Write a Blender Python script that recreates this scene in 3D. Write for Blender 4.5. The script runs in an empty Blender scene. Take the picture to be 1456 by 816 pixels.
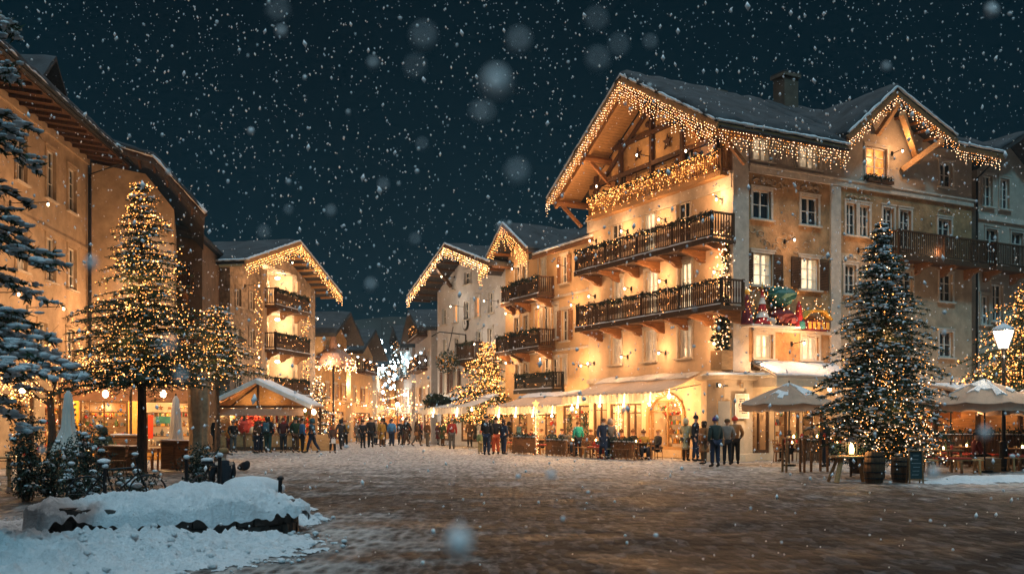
import bpy, math, random
from mathutils import Vector, Matrix, noise
R = random.Random(7)
sc = bpy.context.scene
COL = sc.collection
PI = math.pi
rad = math.radians
F_PX = 1375.0; CAMZ = 1.6; HY = 600.0

def ray(px, py, Y):
    """point seen at photo pixel (px,py) at distance Y in front of the camera"""
    return Vector(((px - 728) / F_PX * Y, Y, CAMZ + (HY - py) / F_PX * Y))
def gnd(px, py):
    Y = CAMZ * F_PX / (py - HY)
    return Vector(((px - 728) / F_PX * Y, Y, 0))

# ---------------------------------------------------------------- materials
MATS = {}
def newmat(name):
    m = bpy.data.materials.new(name); m.use_nodes = True
    nt = m.node_tree; b = nt.nodes['Principled BSDF']
    return m, nt, b
def M(name, col=(.5, .5, .5), rough=.75, var=.3, scale=2.0, bump=.25, bscale=25, spec=.3, metal=0, stretch=None, trans=0, stain=0):
    if name in MATS: return MATS[name]
    m, nt, b = newmat(name); N = nt.nodes; L = nt.links
    tc = N.new('ShaderNodeTexCoord'); mp = N.new('ShaderNodeMapping')
    if stretch: mp.inputs['Scale'].default_value = stretch
    L.new(tc.outputs['Object'], mp.inputs['Vector'])
    n1 = N.new('ShaderNodeTexNoise'); n1.inputs['Scale'].default_value = scale; n1.inputs['Detail'].default_value = 6; n1.inputs['Roughness'].default_value = .65
    L.new(mp.outputs[0], n1.inputs['Vector'])
    mx = N.new('ShaderNodeMix'); mx.data_type = 'RGBA'
    a = [max(0, c * (1 - var)) for c in col] + [1]; c2 = [min(1, c * (1 + var * .6)) for c in col] + [1]
    rp = N.new('ShaderNodeMapRange'); rp.inputs[1].default_value = .35; rp.inputs[2].default_value = .65
    L.new(n1.outputs['Fac'], rp.inputs[0]); L.new(rp.outputs[0], mx.inputs[0])
    mx.inputs[6].default_value = a; mx.inputs[7].default_value = c2
    out = mx.outputs[2]
    if stain:
        n3 = N.new('ShaderNodeTexNoise'); n3.inputs['Scale'].default_value = .9; n3.inputs['Detail'].default_value = 9; n3.inputs['Roughness'].default_value = .75
        L.new(mp.outputs[0], n3.inputs['Vector'])
        r3 = N.new('ShaderNodeMapRange'); r3.inputs[1].default_value = .5; r3.inputs[2].default_value = .68; r3.inputs[4].default_value = stain
        L.new(n3.outputs['Fac'], r3.inputs[0])
        m3 = N.new('ShaderNodeMix'); m3.data_type = 'RGBA'; L.new(r3.outputs[0], m3.inputs[0]); L.new(out, m3.inputs[6])
        m3.inputs[7].default_value = [c * .45 for c in col] + [1]
        out = m3.outputs[2]
    L.new(out, b.inputs['Base Color'])
    b.inputs['Roughness'].default_value = rough; b.inputs['Metallic'].default_value = metal
    b.inputs['Specular IOR Level'].default_value = spec
    if bump:
        n2 = N.new('ShaderNodeTexNoise'); n2.inputs['Scale'].default_value = bscale; n2.inputs['Detail'].default_value = 5
        L.new(mp.outputs[0], n2.inputs['Vector'])
        bp = N.new('ShaderNodeBump'); bp.inputs['Strength'].default_value = bump; bp.inputs['Distance'].default_value = .03
        L.new(n2.outputs['Fac'], bp.inputs['Height']); L.new(bp.outputs[0], b.inputs['Normal'])
    if trans:
        tr = N.new('ShaderNodeBsdfTranslucent'); L.new(out, tr.inputs['Color'])
        ms = N.new('ShaderNodeMixShader'); ms.inputs[0].default_value = trans
        L.new(b.outputs[0], ms.inputs[1]); L.new(tr.outputs[0], ms.inputs[2])
        L.new(ms.outputs[0], N['Material Output'].inputs['Surface'])
    MATS[name] = m; return m
def ME(name, col, strength, noisy=0, sample=False, scale=3.0, col2=None):
    """something that gives off light"""
    if name in MATS: return MATS[name]
    m, nt, b = newmat(name); N = nt.nodes; L = nt.links
    b.inputs['Base Color'].default_value = (*[c * .3 for c in col], 1); b.inputs['Roughness'].default_value = .3
    b.inputs['Emission Color'].default_value = (*col, 1); b.inputs['Emission Strength'].default_value = strength
    if noisy:
        tc = N.new('ShaderNodeTexCoord'); n1 = N.new('ShaderNodeTexNoise'); n1.inputs['Scale'].default_value = scale; n1.inputs['Detail'].default_value = 4
        g = N.new('ShaderNodeNewGeometry')
        L.new(g.outputs['Position'], n1.inputs['Vector'])
        r = N.new('ShaderNodeMapRange'); r.inputs[1].default_value = .38; r.inputs[2].default_value = .62
        L.new(n1.outputs['Fac'], r.inputs[0])
        mx = N.new('ShaderNodeMix'); mx.data_type = 'RGBA'; L.new(r.outputs[0], mx.inputs[0])
        c2 = col2 or [c * (1 - noisy) for c in col]
        mx.inputs[6].default_value = (*c2, 1); mx.inputs[7].default_value = (*col, 1)
        L.new(mx.outputs[2], b.inputs['Emission Color'])
    m.cycles.emission_sampling = 'AUTO' if sample else 'NONE'
    MATS[name] = m; return m
def C(col, rough=.8):
    k = 'cloth_%02x%02x%02x' % tuple(int(min(.99, c) * 255) for c in col)
    return M(k, col, rough, .25, 9, .2, 40, .15)

ochre = M('ochre_render', (.52, .33, .15), .9, .25, 2.5, .5, 14, stain=.35)
ochre_rough = M('ochre_rough_render', (.42, .25, .12), .95, .45, 1.6, 1.0, 7, stain=.6)
cream = M('cream_render', (.62, .47, .32), .9, .15, 1.5, .25, 18, stain=.2)
pale = M('pale_taupe_render', (.42, .36, .29), .9, .18, 1.5, .3, 16, stain=.3)
yellow = M('yellow_render', (.62, .43, .24), .9, .12, 1.5, .25, 18, stain=.22)
greywall = M('grey_white_render', (.50, .50, .50), .9, .15, 1.2, .3, 14, stain=.3)
stone = M('pale_stone', (.55, .49, .41), .85, .2, 3, .35, 20, stain=.2)
tan = M('tan_render', (.45, .34, .23), .9, .25, 1.5, .4, 12, stain=.4)
brownwall = M('brown_render', (.16, .11, .075), .9, .3, 1.5, .4, 12, stain=.4)
rustic = M('rustic_stone_wall', (.36, .29, .22), .95, .5, 2.6, 1.2, 5, stain=.5)
wood = M('dark_wood', (.085, .042, .02), .7, .5, 4, .4, 30, stretch=(6, 6, 1))
woodm = M('brown_wood', (.26, .12, .045), .65, .45, 3, .35, 30, stretch=(1, 8, 8))
woodl = M('light_wood', (.42, .24, .10), .65, .35, 4, .3, 30, stretch=(1, 6, 6))
roofm = M('roof_tiles', (.05, .045, .045), .85, .4, 6, .6, 9)
snow = M('snow', (.80, .83, .86), .85, .10, 3, 0, 9, .2)
def _snowbump(m, s1, s2, d1, d2):
    nt = m.node_tree; N = nt.nodes; L = nt.links; b = N['Principled BSDF']; tc = N.new('ShaderNodeTexCoord')
    prev = None
    for s, d in ((s1, d1), (s2, d2)):
        n = N.new('ShaderNodeTexNoise'); n.inputs['Scale'].default_value = s; n.inputs['Detail'].default_value = 6; n.inputs['Roughness'].default_value = .7; L.new(tc.outputs['Object'], n.inputs['Vector'])
        bp = N.new('ShaderNodeBump'); bp.inputs['Strength'].default_value = .9; bp.inputs['Distance'].default_value = d; L.new(n.outputs['Fac'], bp.inputs['Height'])
        if prev is not None: L.new(prev.outputs[0], bp.inputs['Normal'])
        prev = bp
    L.new(prev.outputs[0], b.inputs['Normal'])
_snowbump(snow, 9, 40, .10, .03)
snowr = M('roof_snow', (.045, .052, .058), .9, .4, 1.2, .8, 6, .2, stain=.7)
metal = M('black_metal', (.02, .02, .022), .45, .3, 8, .1, 30, .5, .6)
metalg = M('grey_metal', (.25, .25, .26), .4, .2, 8, .1, 30, .5, .8)
canvas = M('cream_canvas', (.66, .56, .45), .85, .12, 2, .3, 30, trans=.5)
canvasg = M('grey_beige_canvas', (.44, .32, .24), .85, .15, 2, .3, 30, trans=.25)
canvasw = M('white_canvas', (.72, .68, .62), .85, .10, 2, .3, 30, trans=.3)
glassd = M('dark_glass', (.015, .025, .035), .12, .3, 2, .05, 4, .8)
white = M('white_paint', (.72, .68, .6), .6, .1, 4, .1, 30)
green = M('fir_needles', (.030, .058, .030), .8, .5, 2, 0, trans=.15)
greend = M('dark_leaves', (.018, .034, .020), .7, .5, 3, 0)
bark = M('bark', (.06, .04, .028), .95, .5, 5, 1, 20, stretch=(4, 4, 1))
red = M('red_paint', (.55, .05, .02), .5, .25, 5, .1, 30)
orange = M('orange_paint', (.75, .25, .05), .6, .25, 5, .1, 30)
skin = M('skin_tone', (.50, .30, .21), .6, .1, 8, 0)
litw = ME('lit_window', (1, .78, .48), 1.35, .45, True, 3.0)
lito = ME('lit_window_orange', (1, .34, .07), 1.5, .6, True, 4.0)
litc = ME('lit_window_curtained', (.85, .62, .38), .55, .5, True, 3.5)
bulbw = ME('bulb_warm', (1, .44, .14), 7)
bulbw2 = ME('bulb_warm_dim', (1, .36, .07), 4)
bulbp = ME('bulb_warm_white', (1, .58, .32), 8)
bulbd = ME('bulb_faint', (1, .34, .08), 1.3)
bulbc = ME('bulb_cool', (.62, .88, 1), 22)
lampm = ME('lamp_glass', (1, .72, .42), 14)
candle = ME('lantern_flame', (1, .58, .2), 18)

# ---------------------------------------------------------------- mesh builder
class MB:
    def __init__(s): s.v = []; s.f = []; s.m = []; s.T = None; s.mi = 0
    def add(s, vs, fs, mi=None):
        b = len(s.v)
        if s.T is not None: vs = [s.T @ Vector(p) for p in vs]
        s.v.extend([tuple(p) for p in vs]); s.f.extend([tuple(b + i for i in f) for f in fs])
        s.m.extend([s.mi if mi is None else mi] * len(fs)); return s
    def box(s, x0, y0, z0, x1, y1, z1, mi=None):
        v = [(x0, y0, z0), (x1, y0, z0), (x1, y1, z0), (x0, y1, z0), (x0, y0, z1), (x1, y0, z1), (x1, y1, z1), (x0, y1, z1)]
        return s.add(v, [(3, 2, 1, 0), (4, 5, 6, 7), (0, 1, 5, 4), (1, 2, 6, 5), (2, 3, 7, 6), (3, 0, 4, 7)], mi)
    def bbox(s, x0, y0, z0, x1, y1, z1, b=.01, mi=None):
        """box with bevelled vertical and top edges"""
        r = [(x0 + b, y0), (x1 - b, y0), (x1, y0 + b), (x1, y1 - b), (x1 - b, y1), (x0 + b, y1), (x0, y1 - b), (x0, y0 + b)]
        cx, cy = (x0 + x1) / 2, (y0 + y1) / 2
        def sh(p): return (p[0] + (b if p[0] < cx else -b), p[1] + (b if p[1] < cy else -b))
        v = [(*p, z0) for p in r] + [(*p, z1 - b) for p in r] + [(*sh(p), z1) for p in r]
        f = [tuple(range(7, -1, -1)), tuple(range(16, 24))]
        for k in (0, 8): f += [(k + i, k + (i + 1) % 8, k + 8 + (i + 1) % 8, k + 8 + i) for i in range(8)]
        return s.add(v, f, mi)
    def beam(s, p, q, w, h=None, mi=None, up=(0, 0, 1)):
        p = Vector(p); q = Vector(q); h = h or w; d = (q - p)
        if d.length < 1e-6: return s
        d.normalize(); u = Vector(up)
        if abs(d.dot(u)) > .98: u = Vector((0, 1, 0))
        a = d.cross(u).normalized() * w / 2; c = a.cross(d).normalized() * h / 2
        v = [p - a - c, p + a - c, p + a + c, p - a + c, q - a - c, q + a - c, q + a + c, q - a + c]
        return s.add(v, [(0, 1, 2, 3), (7, 6, 5, 4), (0, 4, 5, 1), (1, 5, 6, 2), (2, 6, 7, 3), (3, 7, 4, 0)], mi)
    def tube(s, pts, r, n=6, mi=None, r2=None):
        pts = [Vector(p) for p in pts]; K = len(pts); v = []; f = []
        for i, p in enumerate(pts):
            d = (pts[min(i + 1, K - 1)] - pts[max(i - 1, 0)]).normalized()
            u = Vector((0, 0, 1)) if abs(d.z) < .9 else Vector((1, 0, 0))
            a = d.cross(u).normalized(); b = d.cross(a)
            rr = r if r2 is None else r + (r2 - r) * i / max(1, K - 1)
            if isinstance(r, (list, tuple)): rr = r[i]
            for k in range(n):
                t = 2 * PI * k / n; v.append(p + (a * math.cos(t) + b * math.sin(t)) * rr)
        for i in range(K - 1):
            for k in range(n):
                f.append((i * n + k, i * n + (k + 1) % n, (i + 1) * n + (k + 1) % n, (i + 1) * n + k))
        f.append(tuple(range(n))[::-1]); f.append(tuple((K - 1) * n + k for k in range(n)))
        return s.add(v, f, mi)
    def lathe(s, prof, c=(0, 0, 0), n=12, mi=None, sx=1, sy=1, wob=0):
        v = []; f = []
        for i, (r, z) in enumerate(prof):
            for k in range(n):
                t = 2 * PI * k / n; rr = r * (1 + wob * noise.noise(Vector((math.cos(t) * 2, math.sin(t) * 2, z * 3 + c[0]))))
                v.append((c[0] + rr * sx * math.cos(t), c[1] + rr * sy * math.sin(t), c[2] + z))
        for i in range(len(prof) - 1):
            for k in range(n):
                f.append((i * n + k, i * n + (k + 1) % n, (i + 1) * n + (k + 1) % n, (i + 1) * n + k))
        f.append(tuple(range(n))[::-1]); f.append(tuple((len(prof) - 1) * n + k for k in range(n)))
        return s.add(v, f, mi)
    def octa(s, c, r, mi=None):
        x, y, z = c
        return s.add([(x + r, y, z), (x, y + r, z), (x - r, y, z), (x, y - r, z), (x, y, z + r), (x, y, z - r)],
                     [(0, 1, 4), (1, 2, 4), (2, 3, 4), (3, 0, 4), (1, 0, 5), (2, 1, 5), (3, 2, 5), (0, 3, 5)], mi)
    def blob(s, c, r, sz=1, mi=None, n=8, m=5, jit=.12):
        pr = []
        for i in range(m + 1):
            t = -PI / 2 + PI * i / m; pr.append((max(.01, math.cos(t)) * r, math.sin(t) * r * sz))
        return s.lathe(pr, c, n, mi, wob=jit * 3)
    def slab(s, prof, a0, a1, th, axis='y', mi=None, jit=0, step=0, lift=0):
        """polyline prof [(q,z)] with thickness th, swept along axis from a0 to a1 (axis 'y': q is x; axis 'x': q is y)"""
        pr = []
        for (q0, z0), (q1, z1) in zip(prof[:-1], prof[1:]):
            n = max(1, int(abs(q1 - q0) / step)) if step else 1
            pr += [(q0 + (q1 - q0) * i / n, z0 + (z1 - z0) * i / n) for i in range(n)]
        pr.append(prof[-1]); K = len(pr)
        na = max(1, int((a1 - a0) / step)) if step else 1
        v = []; f = []
        for j in range(na + 1):
            a = a0 + (a1 - a0) * j / na
            for k, (q, z) in enumerate(pr):
                ea = 0
                if jit and j in (0, na): ea = jit * noise.noise(Vector((q * 2, z, 3))) * 1.5
                jz = jit * (noise.noise(Vector((q * 1.1, a * 1.1, z))) + .6 * noise.noise(Vector((q * 4, a * 4, z)))) if jit else 0
                if jit and (k in (0, K - 1) or j in (0, na)): jz -= th * .35
                for zz in (z + lift, z + lift + th + jz):
                    v.append((q, a + ea, zz) if axis == 'y' else (a + ea, q, zz))
        W = 2 * K
        for j in range(na):
            for k in range(K - 1):
                A = j * W + 2 * k; B = A + 2; C_ = A + W; D = C_ + 2
                f.append((A, B, D, C_)); f.append((A + 1, C_ + 1, D + 1, B + 1))
            f.append((j * W, (j + 1) * W, (j + 1) * W + 1, j * W + 1))
            e = W - 2; f.append((j * W + e, j * W + e + 1, (j + 1) * W + e + 1, (j + 1) * W + e))
        for k in range(K - 1):
            f.append((2 * k, 2 * k + 1, 2 * k + 3, 2 * k + 2)); o = na * W
            f.append((o + 2 * k, o + 2 * k + 2, o + 2 * k + 3, o + 2 * k + 1))
        return s.add(v, f, mi)
    def mesh(s, name, mats, smooth=False):
        me = bpy.data.meshes.new(name); me.from_pydata(s.v, [], s.f)
        for m in (mats if isinstance(mats, (list, tuple)) else [mats]): me.materials.append(m)
        if len(me.materials) > 1 and s.m: me.polygons.foreach_set('material_index', s.m)
        if smooth: me.polygons.foreach_set('use_smooth', [True] * len(me.polygons))
        me.update(); return me
    def obj(s, name, mats, parent=None, smooth=False, loc=None, rz=0):
        return link(name, s.mesh(name, mats, smooth), parent, loc, rz)
def link(name, me, parent=None, loc=None, rz=0):
    o = bpy.data.objects.new(name, me); COL.objects.link(o)
    if parent is not None: o.parent = parent
    if loc is not None: o.location = loc
    if rz: o.rotation_euler = (0, 0, rz)
    return o
def tag(o, label=None, cat=None, group=None, kind=None):
    if label: o['label'] = label
    if cat: o['category'] = cat
    if group: o['group'] = group
    if kind: o['kind'] = kind
    return o
def thing(name, label, cat, loc=(0, 0, 0), rz=0, group=None):
    o = bpy.data.objects.new(name, None); COL.objects.link(o); o.location = loc; o.rotation_euler = (0, 0, rz)
    o.empty_display_size = .2
    return tag(o, label, cat, group)
KIDS = {}
def copy_tree(o, loc=None, rz=None, label=None, group=None, parent=None, kids=None):
    if kids is None:
        kids = {}
        for c in COL.objects:
            if c.parent is not None: kids.setdefault(c.parent.name, []).append(c)
    n = o.copy(); COL.objects.link(n)
    if parent is not None: n.parent = parent
    for c in kids.get(o.name, []): copy_tree(c, parent=n, kids=kids)
    if loc is not None: n.location = loc
    if rz is not None: n.rotation_euler = (0, 0, rz)
    if label: n['label'] = label
    if group: n['group'] = group
    return n
def lamp(loc, power, col=(1, .62, .30), size=.12, parent=None, name='lamp_light', spot=None, aim=None, blend=.6):
    l = bpy.data.lights.new(name, 'SPOT' if spot else 'POINT'); l.energy = power * 1.7; l.color = col; l.shadow_soft_size = size
    o = bpy.data.objects.new(name, l); COL.objects.link(o); o.location = loc
    if spot:
        l.spot_size = rad(spot); l.spot_blend = blend
        o.rotation_euler = Vector(aim).to_track_quat('-Z', 'Y').to_euler()
    if parent is not None: o.parent = parent
    return o

# ---------------------------------------------------------------- facade tools (facade: x right, z up, outside is -y)
def facade(mb, u0, u1, top, holes, mi=0, z0=0, reveal=.22, y=0):
    def tz(u):
        for (a, za), (b, zb) in zip(top[:-1], top[1:]):
            if a - 1e-6 <= u <= b + 1e-6: return za + (zb - za) * (u - a) / max(1e-9, b - a)
        return top[-1][1]
    us = sorted({round(x, 4) for x in [u0, u1] + [t[0] for t in top if u0 < t[0] < u1] + [h[0] for h in holes] + [h[2] for h in holes]})
    zs = sorted({round(x, 4) for x in [z0] + [h[1] for h in holes] + [h[3] for h in holes]} | {max(t[1] for t in top) + .01})
    for a, b in zip(us[:-1], us[1:]):
        ta, tb = tz(a + 1e-5), tz(b - 1e-5)
        for c, d in zip(zs[:-1], zs[1:]):
            um, zm = (a + b) / 2, (c + d) / 2
            if any(h[0] < um < h[2] and h[1] < zm < h[3] for h in holes): continue
            if c >= max(ta, tb): continue
            p = [(a, c), (b, c), (b, min(d, tb)) if tb > c else None, (a, min(d, ta)) if ta > c else None]
            # where the roof line crosses the cell
            q = [p[0], p[1]] if tb > c and ta > c else ([p[0], p[1], p[2]] if tb > c else [p[0], p[1], p[3]])
            if tb > c and ta > c:
                q.append(p[2])
                if (ta - d) * (tb - d) < 0:
                    x = a + (b - a) * (d - ta) / (tb - ta); q.append((x, d))
                q.append(p[3])
            else:
                x = a + (b - a) * (c - ta) / (tb - ta)
                if tb > c:
                    q = [(x, c), (b, c), (b, min(d, tb))]
                    if tb > d: q.append((a + (b - a) * (d - ta) / (tb - ta), d))
                else:
                    q = [(a, c), (x, c)]
                    if ta > d: q.append((a + (b - a) * (d - ta) / (tb - ta), d))
                    q.append((a, min(d, ta)))
            mb.add([(u, y, z) for u, z in q], [tuple(range(len(q)))], mi)
    for (a, c, b, d) in [h[:4] for h in holes]:
        e = y + reveal
        mb.add([(a, y, c), (b, y, c), (b, y, d), (a, y, d), (a, e, c), (b, e, c), (b, e, d), (a, e, d)],
               [(0, 4, 5, 1), (1, 5, 6, 2), (2, 6, 7, 3), (3, 7, 4, 0)], mi)
WIN_CACHE = {}
def window(parent, u, z, w, h, kind='dark', side=None, shut=None, surround=stone, sill=True, doors=False, y=0, arch=False):
    """window centred at u, bottom z; side: a Matrix placing the facade in the building's frame"""
    T = (side or Matrix()) @ Matrix.Translation((u, y, z))
    key = (round(w, 2), round(h, 2), surround.name)
    if key not in WIN_CACHE:
        f = MB(); t = .11; x = w / 2
        f.box(-x - t, -.045, -.02, -x, .02, h + t); f.box(x, -.045, -.02, x + t, .02, h + t); f.box(-x, -.045, h, x, .02, h + t)
        f.box(-x - t - .04, -.07, h + t, x + t + .04, .0, h + t + .06)
        sa = MB(); fw = .06
        sa.box(-x, .10, 0, -x + fw, .16, h); sa.box(x - fw, .10, 0, x, .16, h); sa.box(-x + fw, .10, 0, x - fw, .16, fw); sa.box(-x + fw, .10, h - fw, x - fw, .16, h)
        sa.box(-.035, .095, fw, .035, .155, h - fw)
        nb = 2 if h < 1.3 else 3
        for i in range(1, nb):
            zz = h * i / nb
            sa.box(-x + fw, .11, zz - .015, -.035, .15, zz + .015); sa.box(.035, .11, zz - .015, x - fw, .15, zz + .015)
        p = MB(); p.box(-x, .17, 0, x, .2, h)
        si = MB(); si.bbox(-x - .16, -.14, -.09, x + .16, .05, -.02, .012)
        sn = MB(); sn.lathe([(.02, 0), (.09, .01), (.07, .05), (.01, .065)], (0, 0, 0), 10, sx=(x + .1) / .09, sy=.75)
        cus = []
        for sgn in (-1, 1):
            cu = MB(); cus.append(cu)
            xs = [sgn * (x - fw - i * .04) for i in range(int((x * .42) / .04) + 1)]
            for i in range(len(xs) - 1):
                yy = .165 + (.0035 if i % 2 else -.0015)
                cu.add([(xs[i], yy, fw), (xs[i + 1], .167 + (-.002 if i % 2 else .003), fw), (xs[i + 1], .167 + (-.002 if i % 2 else .003), h - fw), (xs[i], yy, h - fw)], [(0, 1, 2, 3)])
        WIN_CACHE[key] = (f.mesh('window', surround), sa.mesh('sash', white), p, si.mesh('sill', stone), sn.mesh('sill_snow', snow), [q.mesh('curtain', canvasw) for q in cus], {})
    c = WIN_CACHE[key]
    o = link('window', c[0], parent); o.matrix_local = T
    link('sash', c[1], o)
    pm = {'dark': glassd, 'lit': litw, 'orange': lito, 'soft': litc}[kind]
    if kind not in c[6]: c[6][kind] = c[2].mesh('pane', pm)
    link('pane', c[6][kind], o)
    if sill: link('sill', c[3], o)
    if kind in ('lit', 'soft') and w > .6: [link('curtain', q, o) for q in c[5]]
    if shut is not None:
        k = ('shut', round(h, 2), round(w, 2))
        if k not in WIN_CACHE:
            s_ = MB(); ww = w * .48
            s_.box(0, -.05, 0, .05, -.015, h); s_.box(ww - .05, -.05, 0, ww, -.015, h); s_.box(.05, -.05, 0, ww - .05, -.015, .06); s_.box(.05, -.05, h - .06, ww - .05, -.015, h)
            for i in range(int((h - .14) / .07)):
                s_.beam((.05, -.035, .1 + i * .07), (ww - .05, -.035, .1 + i * .07), .02, .05)
            WIN_CACHE[k] = s_
        k2 = k + (shut.name,)
        if k2 not in WIN_CACHE: WIN_CACHE[k2] = WIN_CACHE[k].mesh('shutter', shut)
        a = link('shutter', WIN_CACHE[k2], o); a.location = (-w / 2 - .02 - w * .48, -.03, 0)
        b = link('shutter', WIN_CACHE[k2], o); b.location = (w / 2 + .02, -.03, 0)
    return o
def hole(u, z, w, h): return (u - w / 2, z, u + w / 2, z + h)

def garland(pts_fn, n, r=.09, mb=None, mi=0):
    for i in range(n):
        p = pts_fn(R.random())
        a = Vector((R.gauss(0, 1), R.gauss(0, 1), R.gauss(0, 1))).normalized() * r * R.uniform(.6, 1.3)
        b = Vector((R.gauss(0, 1), R.gauss(0, 1), R.gauss(0, 1))).normalized() * r * .35
        q = Vector(p) + Vector((R.gauss(0, r * .4), R.gauss(0, r * .4), R.gauss(0, r * .4)))
        mb.add([q, q + a + b, q + a - b], [(0, 1, 2)], mi)
BS = 1.0
def lip(parent, segs, w_=.13):
    m = MB()
    for p, q in segs:
        p = Vector(p); q = Vector(q); n = max(2, int((q - p).length / .16)); pts = [p.lerp(q, i / n) + Vector((0, 0, .03 * noise.noise(Vector((i * .7, p.x, p.y))))) for i in range(n + 1)]
        m.tube(pts, [w_ * (.42 + .35 * abs(noise.noise(Vector((i * .45, q.x, q.z))))) for i in range(n + 1)], 6)
    return m.obj('snow_lip', snow, parent, True)
def icicles(mb, p, q, step=.16, drop=(.15, .7), sp=.12, r=.017, jit=.04):
    p = Vector(p); q = Vector(q); n = int((q - p).length / step); k = 0
    pat = [.4, .8, .55, 1, .3, .7]
    for i in range(n + 1):
        b = p.lerp(q, i / max(1, n)); L = drop[0] + (drop[1] - drop[0]) * pat[i % 6] * R.uniform(.8, 1.1)
        z = 0
        while z < L:
            mb.octa((b.x + R.uniform(-jit, jit), b.y + R.uniform(-jit, jit), b.z - z - R.uniform(0, .03)), r * R.uniform(.7, 1.25), R.choice((0, 0, 1)))
            z += sp
def balcony(parent, side, u0, u1, z, n, h=1.05, slat=.13, sw=.07, brackets=True, lights=0, gar=True, name='balcony', matr=None, snowy=True, ends=(True, True), dense=False):
    """balcony along facade from u0 to u1, floor at z, projecting n outside (-y)"""
    matr = matr or wood
    fl = MB(); fl.T = side; fl.box(u0, -n, z - .16, u1, -.003, z); fl.box(u0 - .03, -n - .04, z - .2, u1 + .03, -n, z + .04)
    o = fl.obj(name, matr, parent)
    rl = MB(); rl.T = side
    def run(a, b):
        a = Vector(a); b = Vector(b); L = (b - a).length; k = max(1, int(L / slat)); d = (b - a) / L
        rl.beam(a + Vector((0, 0, h)), b + Vector((0, 0, h)), .1, .07); rl.beam(a + Vector((0, 0, .12)), b + Vector((0, 0, .12)), .06, .06)
        for i in range(k):
            p = a + d * (L * (i + .5) / k)
            if dense: rl.beam(p + Vector((0, 0, .15)), p + Vector((0, 0, h - .03)), sw, .03)
            else:
                rl.beam(p + Vector((0, 0, .15)), p + Vector((0, 0, .38)), sw * .55, .035)
                rl.beam(p + Vector((0, 0, .38)), p + Vector((0, 0, .72)), sw, .036)
                rl.beam(p + Vector((0, 0, .72)), p + Vector((0, 0, h - .03)), sw * .55, .035)
        m = max(1, int(L / 2.2))
        for i in range(m + 1):
            p = a + d * L * i / m; rl.beam(p, p + Vector((0, 0, h + .06)), .1, .1)
    y = -n + .06
    run((u0 + .05, y, z), (u1 - .05, y, z))
    if ends[0]: run((u0 + .05, y, z), (u0 + .05, -.1, z))
    if ends[1]: run((u1 - .05, y, z), (u1 - .05, -.1, z))
    rl.obj('railing', matr, o)
    if brackets:
        k = max(2, int((u1 - u0) / 1.5))
        for i in range(k):
            uu = u0 + .4 + (u1 - u0 - .8) * i / (k - 1)
            b = MB(); b.T = side
            prof = [(0, -.16), (-n * .97, -.16), (-n * .97, -.26), (-n * .7, -.36), (-n * .4, -.44), (-n * .25, -.6), (0, -.66)]
            v = [(uu - .1, yy - .002, z + zz - .002) for yy, zz in prof] + [(uu + .1, yy - .002, z + zz - .002) for yy, zz in prof]
            K = len(prof)
            b.add(v, [tuple(range(K)), tuple(range(2 * K - 1, K - 1, -1))] + [(i_, K + i_, K + (i_ + 1) % K, (i_ + 1) % K) for i_ in range(K)])
            b.obj('bracket', matr if matr is not wood else woodm, o)
    if gar:
        g = MB(); g.T = side
        garland(lambda t: (u0 + (u1 - u0) * t, -n + .02, z + h + .02 - .14 * abs(math.sin((u1 - u0) * t * 2.2))), int((u1 - u0) * 110), .12, g)
        g.obj('garland', greend, o)
    if snowy:
        s_ = MB(); s_.T = side
        s_.slab([(-n - .09, z + .02), (-n + .03, z + .035)], u0, u1, .06, 'x', jit=.05, step=.15)
        s_.obj('balcony_snow', snow, o)
    if lights:
        l = MB(); l.T = side
        for i in range(int((u1 - u0) * lights)):
            u = u0 + (u1 - u0) * R.random(); l.octa((u, -n - .02 - R.random() * .06, z + h - R.random() ** 1.5 * h), .02 * R.uniform(.7, 1.3), R.choice((0, 1)))
        l.obj('string_lights', [bulbw, bulbw2], o)
    return o
def wall_lamp(parent, side, u, z, power, n=.35, col=(1, .51, .23), label=None, up=False, size=.1, glass=None):
    b = MB(); b.T = side
    b.box(u - .05, -.04, z - .1, u + .05, -.001, z + .1); b.beam((u, -.03, z), (u, -n + .02, z + .06), .025)
    b.lathe([(.02, .10), (.07, .075), (.02, .13)], (u, -n, z - .03), 8)
    o = b.obj('wall_lamp', metal, parent)
    g = MB(); g.T = side; g.lathe([(.02, -.05), (.038, -.01), (.038, .04), (.02, .06)], (u, -n, z - .03), 8); g.obj('lamp_glass', glass or lampm, o)
    p = side @ Vector((u, -n - .42, z + (.1 if not up else .2)))
    lamp(p, power * 1.15, col, size, parent)
    return o
def box_walls(mb, W, D, H, mi=0, front=False):
    """side and back walls of a body whose front (y=0) is made by facade()"""
    v = [(0, 0, 0), (W, 0, 0), (W, D, 0), (0, D, 0), (0, 0, H), (W, 0, H), (W, D, H), (0, D, H)]
    mb.add(v, [(1, 2, 6, 5), (2, 3, 7, 6), (3, 0, 4, 7)], mi)
    return mb
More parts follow.
